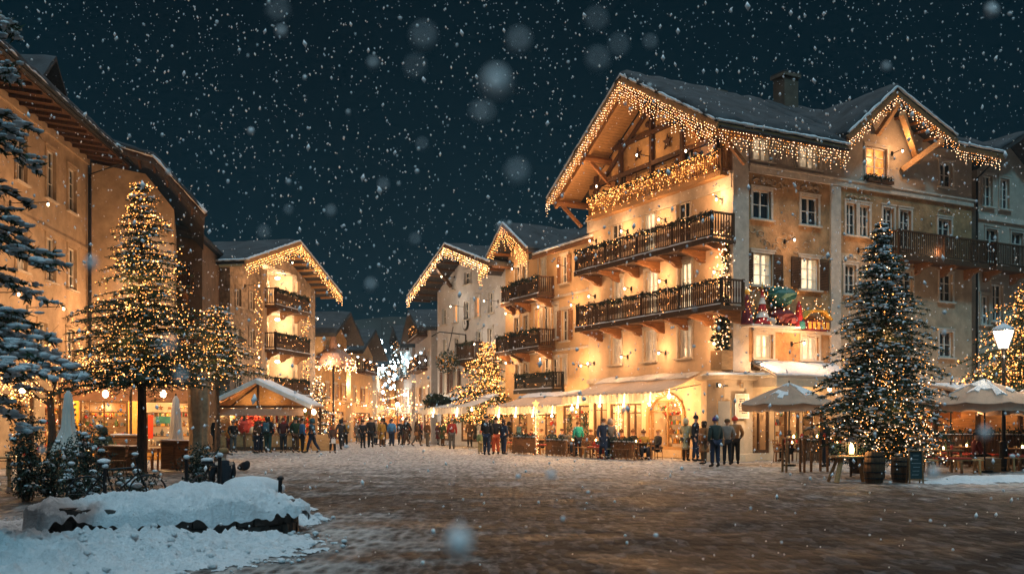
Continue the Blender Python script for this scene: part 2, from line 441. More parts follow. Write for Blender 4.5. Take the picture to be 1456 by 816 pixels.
# ================================================================ big corner hotel on the right
def ray_line(px, O, d):
    """distance along the ground line O + t d that shows at column px"""
    r = (px - 728) / F_PX
    return (r * O[1] - O[0]) / (d[0] - r * d[1])
def star(mb, c, r, th=.05, mi=0, T=None, n=5, inner=.42):
    v = []
    for y in (0, -th):
        for i in range(2 * n):
            rr = r if i % 2 == 0 else r * inner; t = PI / 2 + PI * i / n
            v.append((c[0] + rr * math.cos(t), c[1] + y, c[2] + rr * math.sin(t)))
    K = 2 * n
    mb.add(v, [tuple(range(K)), tuple(range(2 * K - 1, K - 1, -1))] + [(i, K + i, K + (i + 1) % K, (i + 1) % K) for i in range(K)], mi)
def ornament(parent, T, u, z, w, mat=stone, name='stucco_ornament'):
    """scrolled stucco pediment above a window"""
    m = MB(); m.T = T
    for s in (-1, 1):
        pts = []
        for i in range(9):
            t = i / 8; a = t * 3.6; r = w * .5 * (1 - t * .65)
            pts.append((u + s * (w * .30 + r * .55 * math.cos(a)), -.02, z + w * .18 + r * .4 * math.sin(a)))
        m.tube(pts, [.05 * (1 - .6 * i / 8) for i in range(9)], 5)
    m.blob((u, -.02, z + w * .32), w * .13, 1.3, n=7, m=4); m.blob((u - w * .5, -.01, z - .05), .06); m.blob((u + w * .5, -.01, z - .05), .06)
    m.obj(name, mat, parent)

CX, CY = 9.16, 40.0
dL = (-.468, .884); dR = (.884, .468); ANG = math.atan2(.468, .884)
hotel = thing('corner_hotel', 'tall ochre and cream corner hotel with snowy roof, icicle lights and three long balconies', 'hotel', (CX, CY, 0), ANG)
SL = Matrix.Rotation(-PI / 2, 4, 'Z'); SR = Matrix()
tL = lambda px: -ray_line(px, (CX, CY), dL)      # facade u on the left front
xR = lambda px: ray_line(px, (CX, CY), dR)
W_A, D_A = 14.9, 11.1
# left front
rows_L = []
for px in (876, 924, 974): rows_L.append((tL(px), 4.45, .95, 1.45, 'soft', None))
for px, k in ((878, 'soft'), (926, 'lit'), (974, 'lit')): rows_L.append((tL(px), 6.45, .95, 2.2, k, None))
for px, k in ((876, 'dark'), (923, 'lit'), (972, 'dark')): rows_L.append((tL(px), 9.35, .95, 2.0, k, None))
for px, k in ((884, 'dark'), (978, 'dark')): rows_L.append((tL(px), 12.15, .9, 1.6, k, None))
holesL = [hole(u, z, w, h) for u, z, w, h, k, s in rows_L]
ua, ub = tL(925), tL(971)
shopL = [(ua, .35, ub, 2.6), (tL(891), .4, tL(912), 2.5), (tL(867), .4, tL(887), 2.5), (-10.7, .3, tL(863), 2.75)]
w = MB()
topL = [(-D_A, 13.55), (-5.5, 16.95), (0, 13.9)]
facade(w, -D_A, 0, [(-D_A, 3.6), (0, 3.6)], shopL, 0, 0)
facade(w, -D_A, 0, [(-D_A, 11.9), (0, 11.9)], [h for h in holesL if 3.6 <= h[1] < 11.8], 0, 3.6)
facade(w, -D_A, 0, topL, [h for h in holesL if h[1] > 11.8], 1, 11.9)
mL = [(z[0], z[1], z[2]) for z in []]
wl = w; 
for i, p in enumerate(wl.v): wl.v[i] = tuple(SL @ Vector(p))
wl.obj('wall', [cream, ochre], hotel)
# right front
rowsR = [(xR(1083), 12.6, 1.1, .95, 'soft'), (xR(1150), 12.6, 1.25, .95, 'soft'), (xR(1246), 12.75, 1.35, 1.3, 'orange'), (xR(1345), 12.8, .9, 1.15, 'dark'),
         (xR(1083), 10.15, 1.0, 1.2, 'dark'), (xR(1151), 10.15, 1.0, 1.2, 'dark'), (xR(1210), 9.95, .62, 1.4, 'dark'), (xR(1229), 9.95, .62, 1.4, 'dark'),
         (xR(1263), 9.7, .7, 1.7, 'dark'), (xR(1287), 9.7, .75, 1.7, 'dark'), (xR(1343), 9.95, .9, 1.3, 'dark'),
         (xR(1084), 7.35, 1.1, 1.35, 'lit'), (xR(1151), 7.35, 1.1, 1.35, 'lit'), (xR(1209), 7.3, .7, 1.3, 'dark'), (xR(1288), 7.3, .9, 1.3, 'dark'), (xR(1345), 7.35, .9, 1.3, 'dark'),
         (xR(1086), 4.3, 1.0, 1.0, 'lit'), (xR(1152), 4.3, 1.0, 1.0, 'lit'), (xR(1288), 4.7, .9, 1.2, 'dark'), (xR(1345), 4.7, .95, 1.2, 'dark')]
hR = [hole(*r[:4]) for r in rowsR]
shopR = [(xR(1066), .3, xR(1094), 2.55), (xR(1101), .3, xR(1137), 2.6), (xR(1141), .3, xR(1171), 2.6), (6.8, .4, 9.0, 2.5), (9.6, .4, 13.6, 2.5)]
w = MB()
facade(w, 0, W_A, [(0, 3.7), (W_A, 3.7)], shopR, 0)
facade(w, 0, 6.0, [(0, 12.1), (6, 12.1)], [h for h in hR if 3.7 <= h[1] < 12 and h[0] < 6], 1, 3.7)
facade(w, 6, W_A, [(6, 12.1), (W_A, 12.1)], [h for h in hR if 9 <= h[1] < 12 and h[0] > 6], 1, 9.1)
facade(w, 6, W_A, [(6, 9.1), (W_A, 9.1)], [h for h in hR if 3.7 <= h[1] < 9 and h[0] > 6], 2, 3.7)
facade(w, 0, W_A, [(0, 13.9), (5.4, 13.9), (5.9, 14.0), (8.3, 16.05), (12.2, 14.6), (W_A, 14.7)], [h for h in hR if h[1] > 12.1], 3, 12.1)
w.add([(W_A, 0, 0), (W_A, D_A, 0), (W_A, D_A, 14.6), (W_A, 0, 14.6)], [(0, 1, 2, 3)], 2)
w.add([(0, D_A, 0), (W_A, D_A, 0), (W_A, D_A, 13.4), (0, D_A, 13.4)], [(0, 3, 2, 1)], 2)
w.obj('wall', [cream, ochre_rough, tan, pale], hotel)
# pilasters, bands
p = MB()
for a, b, z1 in ((-.08, .75, 13.8), (5.45, 6.05, 12.0)):
    p.box(a, -.09, 3.7, b, -.002, z1); p.box(a - .06, -.13, 3.7, b + .06, -.091, 4.1)
p.box(-.09, -.088, 3.7, -.002, .7, 11.88)
for z0, z1, d, a, b in ((12.02, 12.28, .12, .76, W_A), (12.281, 12.36, .18, .76, W_A), (3.5, 3.75, .16, .76, W_A), (5.42, 5.54, .14, 1.0, 5.4)):
    p.box(a, -d, z0, b, -.003, z1)
for z0, z1, d in ((11.3, 11.86, .12), (11.87, 11.98, .22), (3.55, 3.8, .14)):
    p.box(-d, -.01, z0, -.003, D_A, z1)
p.obj('cornice', stone, hotel)
for r in rows_L:
    wo = window(hotel, r[0], r[1], r[2], r[3], r[4], SL, woodm if r[1] > 12 else None, stone if r[1] < 11 else woodl, sill=(r[1] < 6))
    if 4 < r[1] < 5: ornament(hotel, SL, r[0], r[1] + r[3] + .14, .9)
for i, r in enumerate(rowsR):
    window(hotel, *r[:4], r[4], SR, wood if r[1] in (7.35,) and r[0] < 6 else None, stone)
    if r[1] in (10.15, 9.95, 7.3): ornament(hotel, SR, r[0], r[1] + r[3] + .16, r[2] * .9, tan if r[1] > 8 else stone)
# painted scrolls on the rough ochre panels
sc_ = MB()
for k in range(26):
    u, z = R.uniform(1.0, 5.2), R.choice((R.uniform(9.0, 9.8), R.uniform(11.5, 11.9), R.uniform(8.8, 9.6)))
    pts = [(u + .22 * math.cos(a * .7 + k) * (1 - a / 9), -.012, z + .2 * math.sin(a * .7 + k) * (1 - a / 9)) for a in range(8)]
    sc_.tube(pts, .028, 4)
sc_.obj('scroll_relief', tan, hotel)
# roof
rf = MB(); sn = MB()
pa = [(-1.2, 13.25), (5.5, 17.15), (12.2, 12.9)]
pb = [(1.6, 14.88), (5.5, 17.15), (12.2, 12.9)]
pc = [(.1, 14.0), (5.5, 17.15), (12.2, 12.9)]
px_ = [(5.3, 13.75), (8.3, 16.2), (12.3, 14.6)]
pd = [(-1.2, 14.25), (5.5, 17.3), (12.2, 13.6)]
for pr, a0, a1, ax in ((pa, -1.85, 5.3, 'x'), (pc, 5.3, 6.6, 'x'), (pb, 6.6, 12.2, 'x'), (pd, 12.0, 15.6, 'x'), (px_, -1.15, 5.0, 'y')):
    rf.slab(pr, a0, a1, .16, ax)
    sn.slab([(q, z) for q, z in pr], a0 - .04, a1 - .03, .32 if ax == 'x' else .3, ax, lift=.162, jit=.12, step=.35)
ro = rf.obj('roof', roofm, hotel)
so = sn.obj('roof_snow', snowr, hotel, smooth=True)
lip(ro, [((-1.88, -1.2, 13.5), (-1.88, 5.5, 17.4)), ((-1.88, 5.5, 17.4), (-1.88, 12.2, 13.15)), ((-1.85, -1.24, 13.5), (5.4, -1.24, 13.5)), ((5.3, -1.2, 14.0), (8.3, -1.2, 16.45)), ((8.3, -1.2, 16.45), (12.3, -1.2, 14.85)), ((12.3, -1.26, 14.5), (15.6, -1.26, 14.5)), ((-1.8, 5.5, 17.45), (12.2, 5.5, 17.45))])
# wooden soffit, barge boards, rafters, purlins
wd = MB()
for y0, z0, y1, z1 in ((-1.2, 13.2, 5.5, 17.1), (5.5, 17.1, 12.2, 12.85)):
    wd.beam((-1.86, y0, z0 + .02), (-1.86, y1, z1 + .02), .07, .34)
    wd.beam((-1.35, y0, z0 - .12), (-1.35, y1, z1 - .12), .16, .2)
    nb = 46
    for i in range(nb):
        a = i / nb; b = (i + .93) / nb
        wd.add([(-1.8, y0 + (y1 - y0) * a, z0 + (z1 - z0) * a), (-.02, y0 + (y1 - y0) * a, z0 + (z1 - z0) * a), (-.02, y0 + (y1 - y0) * b, z0 + (z1 - z0) * b), (-1.8, y0 + (y1 - y0) * b, z0 + (z1 - z0) * b)], [(0, 1, 2, 3)])
wd.obj('soffit', woodl, ro)
for y, z in ((-.75, 13.2), (1.9, 14.75), (5.5, 16.75), (9.1, 14.5), (11.75, 12.85)):
    wd = MB(); wd.tube([(-1.6, y, z), (.3, y, z)], .17, 8); wd.beam((-.05, y, z - 1.1), (-1.2, y, z - .12), .14, .16); wd.obj('purlin', woodm, ro)
fb = MB()
fb.beam((-1.86, -1.2, 13.25), (5.3, -1.2, 13.25), .06, .26)
fb.beam((5.3, -1.17, 13.75), (8.3, -1.17, 16.15), .08, .26); fb.beam((8.3, -1.17, 16.15), (12.3, -1.17, 14.55), .08, .26)
fb.beam((12.3, -1.22, 14.25), (15.6, -1.22, 14.25), .06, .26)
for i in range(9): fb.beam((-1.2 + i * .75, -1.15, 13.22), (-1.2 + i * .75, 0, 13.85), .1, .14)
for s, e in (((5.5, 13.85), (8.3, 16.05)), ((8.3, 16.05), (12.1, 14.55))):
    for i in range(7):
        t = i / 6; x = s[0] + (e[0] - s[0]) * t; z = s[1] + (e[1] - s[1]) * t
        fb.beam((x, -1.13, z - .04), (x, 0, z - .04), .1, .1)
fb.obj('fascia', woodm, ro)
br = MB(); br.beam((8.6, -1.2, 15.3), (10.9, -.15, 13.7), .24, .26); br.beam((9.9, -.1, 13.2), (11.3, -1.2, 14.5), .22, .24); br.beam((8.3, -.1, 14.6), (8.3, -1.3, 15.7), .2, .2); br.obj('gable_brace', woodl, ro)
gt = MB(); gt.tube([(-1.8, -1.3, 13.2), (5.2, -1.3, 13.2)], .07, 6); gt.tube([(15.1, -1.3, 14.2), (15.1, -.15, 13.4), (15.1, -.12, 0)], .06, 6); gt.obj('gutter', metal, hotel)
chm = MB(); chm.box(7.2, 4.6, 16.2, 8.1, 5.4, 18.6); chm.box(7.1, 4.5, 18.6, 8.2, 5.5, 18.75); chm.obj('chimney', brownwall, ro)
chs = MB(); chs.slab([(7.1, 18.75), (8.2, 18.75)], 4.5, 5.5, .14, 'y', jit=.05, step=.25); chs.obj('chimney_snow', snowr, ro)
chm = MB(); chm.box(3.6, 5.6, 16.2, 4.5, 6.3, 17.7); chm.obj('chimney', brownwall, ro)
# gable timber and painted ornament
T_ = MB(); T_.T = SL
for u in (-10.2, -8.0, -5.5, -3.2, -.9): T_.beam((u, -.14, 11.95), (u, -.14, min(16.6, 13.6 + (5.4 - abs(u + 5.5)) * .58)), .18, .18)
T_.beam((-10.7, -.14, 13.55), (-.3, -.14, 13.55), .18, .2); T_.beam((-8.6, -.14, 15.0), (-2.2, -.14, 15.0), .16, .18)
T_.beam((-10.4, -.13, 13.2), (-5.6, -.13, 16.2), .14, .16); T_.beam((-.5, -.13, 13.6), (-5.4, -.13, 16.2), .14, .16)
T_.obj('gable_timber', wood, hotel)
T_ = MB(); T_.T = SL
for u, z, r_ in ((-6.8, 13.0, .42), (-4.4, 14.3, .36), (-4.5, 12.9, .34), (-2.3, 14.25, .3), (-6.7, 14.3, .32)): star(T_, (u, -.04, z), r_)
for u, z in ((-1.6, 14.3), (-7.4, 12.6), (-3.7, 13.2), (-5.9, 15.5)): T_.blob((u, -.03, z), .16, 1.1, n=6, m=4)
T_.obj('gable_ornament', wood, hotel)
# balconies
b1 = balcony(hotel, SL, -10.3, .75, 6.3, 1.3, 1.05, lights=5)
b2 = balcony(hotel, SL, -10.4, .15, 9.1, 1.3, 1.05, lights=7)
b3 = balcony(hotel, SL, -10.3, -.15, 11.95, .55, .95, lights=0, snowy=False, gar=True, matr=woodl, brackets=False)
l = MB(); l.T = SL
for i in range(640):
    u = R.uniform(-10.3, -.2); l.octa((u, -.62 - R.random() * .08, 12.9 - R.random() ** 1.3 * 1.15 * (.55 + .45 * math.sin(u * 5) ** 2)), .019 * R.uniform(.7, 1.35), R.choice((0, 1, 1)))
tag(l.obj('fairy_lights', [bulbw, bulbw2]), 'curtain of golden fairy lights over the gable balcony of the corner hotel', 'fairy lights', 'light strings on the hotel')
o = COL.objects['fairy_lights']; o.location = (CX, CY, 0); o.rotation_euler = (0, 0, ANG)
balcony(hotel, SR, 8.75, 14.8, 9.1, .95, 1.1, lights=0, gar=False, name='balcony', dense=True, snowy=False)
fb2 = MB(); fb2.box(xR(1228), -.3, 12.4, xR(1264), -.1, 12.56); garland(lambda t: (xR(1226) + t * 1.6, -.22, 12.6), 200, .14, fb2, 1); fb2.obj('flower_box', [wood, greend], hotel)
def hang(name, label, mb, mats, group=None, cat='fairy lights'):
    o = mb.obj(name, mats); o.location = (CX, CY, 0); o.rotation_euler = (0, 0, ANG); return tag(o, label, cat, group)
l = MB()
icicles(l, (-1.92, -1.15, 13.2), (-1.92, 5.5, 17.05), .15, (.3, 1.15)); icicles(l, (-1.92, 5.5, 17.05), (-1.92, 12.2, 12.85), .15, (.2, .8))
hang('fairy_lights', 'icicle lights along both slopes of the big gable above the balconies', l, [bulbp, bulbw], 'light strings on the hotel')
l = MB(); icicles(l, (-1.8, -1.26, 13.12), (5.2, -1.3, 13.12), .15, (.25, .85))
hang('fairy_lights', 'icicle lights under the straight eave between the two hotel gables', l, [bulbp, bulbw2], 'light strings on the hotel')
l = MB(); icicles(l, (5.3, -1.24, 13.6), (8.3, -1.24, 16.0), .15, (.12, .45)); icicles(l, (8.3, -1.24, 16.0), (12.3, -1.24, 14.4), .15, (.2, .7)); icicles(l, (12.3, -1.3, 14.1), (15.2, -1.3, 14.1), .17, (.2, .6))
hang('fairy_lights', 'icicle lights round the small side gable over the orange lit window', l, [bulbp, bulbw2], 'light strings on the hotel')
# wall lamps wash the left front
for u, z, p_ in ((-.75, 4.9, 60), (-4.6, 4.75, 45), (-7.6, 4.75, 40), (-10.6, 4.6, 45), (-.75, 7.9, 45), (-4.55, 8.0, 45), (-7.3, 8.0, 40), (-10.5, 8.0, 30), (-.6, 10.9, 60), (-4.6, 10.8, 40), (-7.6, 10.8, 45), (-10.4, 10.8, 30)):
    wall_lamp(hotel, SL, u, z, p_ * 1.0, .4)
for u, z, p_ in ((-2.0, 13.2, 30), (-5.6, 13.9, 35), (-9.0, 13.2, 30)): wall_lamp(hotel, SL, u, z, p_, .9)
wall_lamp(hotel, SR, xR(1268), 13.9, 50, .6)
wall_lamp(hotel, SR, 3.2, 4.95, 90, .75); wall_lamp(hotel, SR, 1.0, 4.0, 40, .6)  # added lamps: the first whitens the canopy snow, the second warms the wall
for x_, p_ in ((7.0, 42), (10.5, 24), (13.6, 12)): wall_lamp(hotel, SR, x_, 3.4, p_, 1.1, col=(1, .56, .30))  # added lamps giving the right front a warm wash
for x_, p_ in ((2.8, 22), (7.2, 14), (11.3, 8)): wall_lamp(hotel, SR, x_, 9.3, p_, .6, col=(1, .56, .30))  # upper row, also added to warm the cool wall
# painted and decorated wall panels on the right front
dm = [M('decor_red', (.45, .03, .03), .6), M('decor_teal', (.03, .16, .15), .6), M('decor_white', (.7, .68, .62), .6), M('decor_maroon', (.16, .02, .03), .7), M('decor_gold', (.7, .42, .08), .5)]
d = MB(); bx = xR(1052); ex = xR(1118)
d.box(bx, -.75, 5.545, ex + .1, -.14, 5.62, 2)
for i in range(5): d.lathe([(.34 - i * .06, 0), (.30 - i * .06, .1), (.14 - i * .02, .34)], (1.15, -.45, 5.65 + i * .28), 9, 0 if i % 2 == 0 else 2)
d.lathe([(.03, 0), (.05, .1), (.005, .4)], (1.15, -.45, 7.05), 6, 4)
d.blob((2.25, -.42, 6.85), .52, .85, 1, 10, 7, .3); d.blob((1.95, -.4, 7.0), .34, .85, 1, 10, 7, .3); d.tube([(2.25, -.42, 5.6), (2.25, -.42, 6.6)], .07, 6, 3)
d.blob((2.2, -.42, 6.02), .45, .8, 3, 10, 7, .3); d.blob((2.65, -.42, 5.95), .33, .9, 3, 9, 6, .3); d.blob((1.6, -.42, 5.8), .28, .6, 2, 9, 6)
d.lathe([(.02, 0), (.26, .02), (.2, .5), (.12, 1.0), (.02, 1.3)], (.35, -.42, 5.62), 8, 3); d.blob((.35, -.42, 6.95), .12, 1, 4)
d.obj('christmas_display', dm, hotel)
d = MB(); x5 = xR(1152)
d.lathe([(.02, 0), (.2, .02), (.16, .5), (.1, 1.0), (.02, 1.2)], (x5 - 1.0, -.35, 5.56), 8, 0); d.lathe([(.02, 0), (.22, .02), (.2, .3), (.02, .5)], (x5 - .95, -.38, 5.56), 8, 1)
d.box(x5 - .65, -.5, 5.55, x5 + .65, -.15, 5.95, 3); d.slab([(x5 - .8, 6.0), (x5 - .4, 6.35), (x5 + .4, 6.35), (x5 + .8, 6.0)], -.55, -.12, .06, 'y', 4)
for i in range(5): d.box(x5 - .6 + i * .26, -.53, 5.6, x5 - .45 + i * .26, -.501, 5.9, 4)
d.obj('christmas_display', dm, hotel)
sl = MB()
for i in range(110): sl.octa((R.uniform(-.05, 2.9), R.uniform(-.85, -.6), R.uniform(5.6, 7.3)), .02 * R.uniform(.7, 1.3), R.choice((0, 1)))
for i in range(40): sl.octa((R.uniform(x5 - 1.1, x5 + .8), -.6, R.uniform(5.6, 6.9)), .018, R.choice((0, 1)))
sl.obj('string_lights', [bulbp, bulbw2], hotel)
# garlanded post over the corner
pt = MB(); pt.T = SL; pt.box(-.55, -.75, 3.75, .15, -.16, 4.55, 0); garland(lambda t: (-.2 + .0 * t, -.42, 4.5 + t * 2.2), 500, .24, pt, 1); garland(lambda t: (-.2, -.2, 7.2 + t * 2.6), 300, .16, pt, 1); pt.obj('garland_pillar', [woodl, greend], hotel)
l = MB(); l.T = SL
for i in range(230): l.octa((-.2 + R.gauss(0, .2), -.45 + R.gauss(0, .2), R.uniform(4.4, 9.6)), .026 * R.uniform(.7, 1.3), R.choice((0, 1)))
l.obj('string_lights', [bulbp, bulbw], hotel)
# corner plinth of the ground floor with framed menu
cp = MB(); cp.lathe([(1.15, 0), (1.12, .3), (1.05, .32), (1.05, 3.3), (1.3, 3.35), (1.3, 3.5), (1.0, 3.52)], (-.15, .25, 0), 8); cp.obj('corner_pier', cream, hotel)
TC = Matrix.Translation((-.15, .25, 0)) @ Matrix.Rotation(-ANG + rad(5.4), 4, 'Z') @ Matrix.Translation((0, -1.06, 0))
cs = MB(); cs.T = TC; cs.slab([(-1.25, 3.5), (1.25, 3.5)], -.55, .6, .1, 'y', jit=.05, step=.2); cs.obj('ledge_snow', snow, hotel)
po = MB(); po.T = TC; po.box(.0, -.05, 1.75, .58, -.01, 2.75, 0); po.box(.04, -.058, 1.8, .54, -.051, 2.7, 1)
for i in range(9): po.box(.1 + R.random() * .2, -.063, 1.95 + i * .07, .3 + R.random() * .2, -.059, 1.98 + i * .07, 2)
for a, b in (((.14, 2.2), (.25, 2.5)), ((.28, 2.25), (.4, 2.55)), ((.36, 2.15), (.48, 2.4))): po.beam((a[0], -.062, a[1]), (b[0], -.062, b[1]), .05, .01, 2)
po.obj('framed_poster', [white, cream, metal], hotel)
po = MB(); po.T = TC; po.box(-.75, -.04, 1.4, -.15, -.005, 2.5, 0); po.box(-.7, -.05, 1.45, -.2, -.041, 2.45, 1); po.box(.2, -.05, 2.98, .34, -.01, 3.2, 0); po.box(.225, -.056, 3.01, .315, -.051, 3.17, 1); po.box(-.5, -.04, 3.05, -.3, -.01, 3.1, 2); po.obj('wall_plaque', [woodl, canvas, metal], hotel)
po = MB(); po.T = SL; po.box(-1.75, -.05, 1.9, -1.55, -.005, 2.85, 0)
for i in range(4): po.box(-1.71, -.058, 2.0 + i * .2, -1.59, -.051, 2.12 + i * .2, 1)
po.obj('wall_sign', [metal, metalg], hotel)
wall_lamp(hotel, TC, .62, 2.15, 30, .25, size=.08, col=(1, .7, .42)); wall_lamp(hotel, TC, -.75, 3.1, 14, .4, col=(1, .6, .32))  # the second lamp is added to brighten the pier

# ground floor glazing: a room with shelves and a glowing back wall behind each opening
goods_m = [M('goods_red', (.5, .05, .03)), M('goods_amber', (.6, .28, .05)), M('goods_green', (.09, .14, .06)), M('goods_cream', (.7, .55, .35)), M('goods_brown', (.2, .09, .04)), M('goods_blue', (.10, .12, .16))]
room = ME('glow_room_wall', (1, .46, .15), .22, .6, True, 2.2, col2=(.55, .22, .05))  # back wall emits the lamplight it would only reflect
roomw = ME('glow_room_bright', (1, .54, .22), .42, .35, True, 1.6)  # brighter version of the self glowing back wall
def shop(parent, T, rect, kind='shelf', y=0, framew=.09, mat=wood, bright=False, posts=2, glass=False):
    u0, z0, u1, z1 = rect; W = u1 - u0
    b = MB(); b.T = T; y1 = y + 1.25
    b.add([(u0, y + .2, z0), (u1, y + .2, z0), (u1, y1, z0), (u0, y1, z0)], [(0, 1, 2, 3)], 1); b.add([(u0, y + .2, z1), (u1, y + .2, z1), (u1, y1, z1), (u0, y1, z1)], [(0, 3, 2, 1)], 1)
    b.add([(u0, y + .2, z0), (u0, y1, z0), (u0, y1, z1), (u0, y + .2, z1)], [(0, 1, 2, 3)], 1); b.add([(u1, y + .2, z0), (u1, y1, z0), (u1, y1, z1), (u1, y + .2, z1)], [(0, 3, 2, 1)], 1)
    b.add([(u0, y1, z0), (u1, y1, z0), (u1, y1, z1), (u0, y1, z1)], [(0, 1, 2, 3)], 0)
    o = b.obj('shop_window', [roomw if bright else room, cream], parent)
    f = MB(); f.T = T; e = .003
    f.box(u0 + e, y + .04, z0 + e, u0 + framew, y + .14, z1 - e); f.box(u1 - framew, y + .04, z0 + e, u1 - e, y + .14, z1 - e); f.box(u0 + framew, y + .04, z1 - framew, u1 - framew, y + .14, z1 - e); f.box(u0 + framew, y + .04, z0 + e, u1 - framew, y + .14, z0 + framew * 1.6)
    for i in range(1, posts): 
        u = u0 + W * i / posts; f.box(u - .035, y + .045, z0 + .1, u + .035, y + .135, z1 - framew)
    zt = z1 - (z1 - z0) * .22; f.box(u0 + framew, y + .05, zt - .025, u1 - framew, y + .12, zt + .025)
    f.obj('shop_frame', mat, o)
    s_ = MB(); s_.T = T; g = MB(); g.T = T
    nz = 4
    for k in range(nz):
        z = z0 + .25 + (z1 - z0 - .5) * k / nz
        s_.box(u0 + .1, y + .8, z, u1 - .1, y + 1.1, z + .03)
        u = u0 + .15
        while u < u1 - .2:
            ww = R.uniform(.05, .16); hh = R.uniform(.1, .3)
            if R.random() < .93:
                if R.random() < .65: g.lathe([(ww * .45, 0), (ww * .5, hh * .6), (ww * .18, hh * .75), (ww * .15, hh)], (u + ww / 2, y + .95, z + .031), 6, R.randrange(6))
                else: g.box(u, y + .86, z + .031, u + ww, y + 1.0, z + hh, R.randrange(6))
            u += ww + R.uniform(.005, .05)
    for i in range(int(W * 7)):
        g.blob((R.uniform(u0 + .15, u1 - .15), y + R.uniform(.3, .7), z1 - R.uniform(.15, .7)), R.uniform(.05, .1), 1, R.randrange(6), 6, 4)
    s_.obj('shelf', woodm, o)
    k = g.obj('goods', goods_m, o); k['kind'] = 'stuff'
    lt = MB(); lt.T = T
    for i in range(int(W * 9)): lt.octa((u0 + R.random() * W, y + .2, z0 + R.random() * (z1 - z0)), .018, R.choice((0, 1)))
    lt.obj('string_lights', [bulbp, bulbw2], o)
    n_l = 1 if W < 2.6 else 2
    for i in range(n_l): lamp(T @ Vector((u0 + W * (i + .5) / n_l, y + .42, z1 - .25)), (40 if bright else 30) * max(.7, W / n_l / 2), (1, .58, .26), .1, parent)
    return o
for r in shopL[1:]: shop(hotel, SL, r, posts=2 if r[2] - r[0] < 2.6 else 4, bright=True)
for r, br_ in zip(shopR, (0, 1, 1, 0, 0)): shop(hotel, SR, r, posts=2, bright=bool(br_))
# arched entrance
o = shop(hotel, SL, shopL[0], posts=2, bright=True, mat=woodl)
a = MB(); a.T = SL; um = (ua + ub) / 2; rw = (ub - ua) / 2 + .12
pts = [(um + rw, -.03, 0)] + [(um + rw * math.cos(t * PI / 10), -.03, 1.9 + .95 * math.sin(t * PI / 10)) for t in range(11)] + [(um - rw, -.03, 0)]
for p0, p1 in zip(pts[:-1], pts[1:]): a.beam(p0, p1, .22, .16, up=(0, 1, 0))
a.obj('door_arch', woodl, hotel)
a = MB(); a.T = SL
for i in range(160):
    t = R.random() * PI; a.octa((um + (rw + .05) * math.cos(t), -.2, 1.9 + .98 * math.sin(t) + R.gauss(0, .05)), .016, R.choice((0, 1)))
a.obj('string_lights', [bulbp, bulbw2], hotel)

# ================================================================ awnings on the left front
def awning(name, label, t0, t1, zw, zf, n, O=(CX, CY), power=40, nl=3, mat=canvas, val=.38, ang=ANG, lampcol=(1, .54, .22), group='awnings over the terraces', sag=.12):
    r_ = thing(name, label, 'awning', (O[0], O[1], 0), ang, group)
    c = MB(); c.T = SL; nu = max(6, int((t1 - t0) * 3)); nn = 8; th = .03
    v = []; f = []
    for s in (0, th):
        for i in range(nu + 1):
            for j in range(nn + 1):
                u = -t1 + (t1 - t0) * i / nu; q = j / nn
                sg = -sag * math.sin(PI * q) * (.6 + .4 * math.cos(2 * PI * i / nu * round((t1 - t0) / 2.6))) + .02 * noise.noise(Vector((u * 2, q * 4, 1)))
                v.append((u, -.02 - n * q, zw + (zf - zw) * q + sg + s))
    S = (nu + 1) * (nn + 1)
    for i in range(nu):
        for j in range(nn):
            a = i * (nn + 1) + j; b = a + nn + 1
            f += [(a, a + 1, b + 1, b), (S + a, S + b, S + b + 1, S + a + 1)]
    c.add(v, f)
    c.obj('canopy', mat, r_, smooth=True)
    c = MB(); c.T = SL; vv = []; ff = []
    K = nu * 6
    for i in range(K + 1):
        u = -t1 + (t1 - t0) * i / K; w_ = .03 * math.sin(i * .9)
        vv += [(u, -n - .03 + w_, zf + .04), (u, -n - .045 + w_ * 1.4, zf - val + .03 * math.cos(i * 1.05))]
    for i in range(K): ff.append((2 * i, 2 * i + 1, 2 * i + 3, 2 * i + 2))
    c.add(vv, ff); c.obj('valance', mat, r_, smooth=True)
    b = MB(); b.T = SL; b.tube([(-t1, -n, zf), (-t0, -n, zf)], .035, 6)
    k = max(2, int((t1 - t0) / 2.6) + 1)
    for i in range(k):
        u = -t1 + .05 + (t1 - t0 - .1) * i / (k - 1); b.beam((u, -.02, zw - .5), (u, -n * .5, (zw + zf) / 2 - .25), .04); b.beam((u, -n * .5, (zw + zf) / 2 - .25), (u, -n, zf), .04)
    b.obj('awning_arm', metalg, r_)
    s_ = MB(); s_.T = SL; s_.slab([(-n * .3, (zw * .7 + zf * .3) + .0), (-.05, zw + .03)], -t1 + .1, -t0 - .1, .05, 'x', jit=.05, step=.3); s_.obj('awning_snow', snow, r_)
    for i in range(nl):
        u = -t1 + (t1 - t0) * (i + .5) / nl; g = MB(); g.T = SL; g.lathe([(.03, .1), (.08, 0), (.05, -.08), (.01, -.1)], (u, -n * .45, zf - .12), 8); g.tube([(u, -n * .45, zf - .05), (u, -n * .45, zf + .35)], .012, 4); g.obj('bulb', lampm, r_)
        lamp(SL @ Vector((u, -n * .45, zf - .32)), power * .62, lampcol, .12, r_); g = MB(); g.T = SL; g.lathe([(.02, .06), (.06, 0), (.04, -.06), (.01, -.07)], (u + .6, -n - .1, zf - .5), 8); g.tube([(u + .6, -n - .1, zf - .45), (u + .6, -n - .05, zf)], .01, 4); g.obj('bulb', lampm, r_); lamp(SL @ Vector((u + .6, -n - .25, zf - .6)), power * .5, lampcol, .1, r_)  # the outer bulb past the front edge is added to light the paving
    return r_
awning('awning', 'long cream awning over the terrace beside the arched door', 1.9, 9.6, 3.75, 2.85, 2.5, power=120, nl=4)
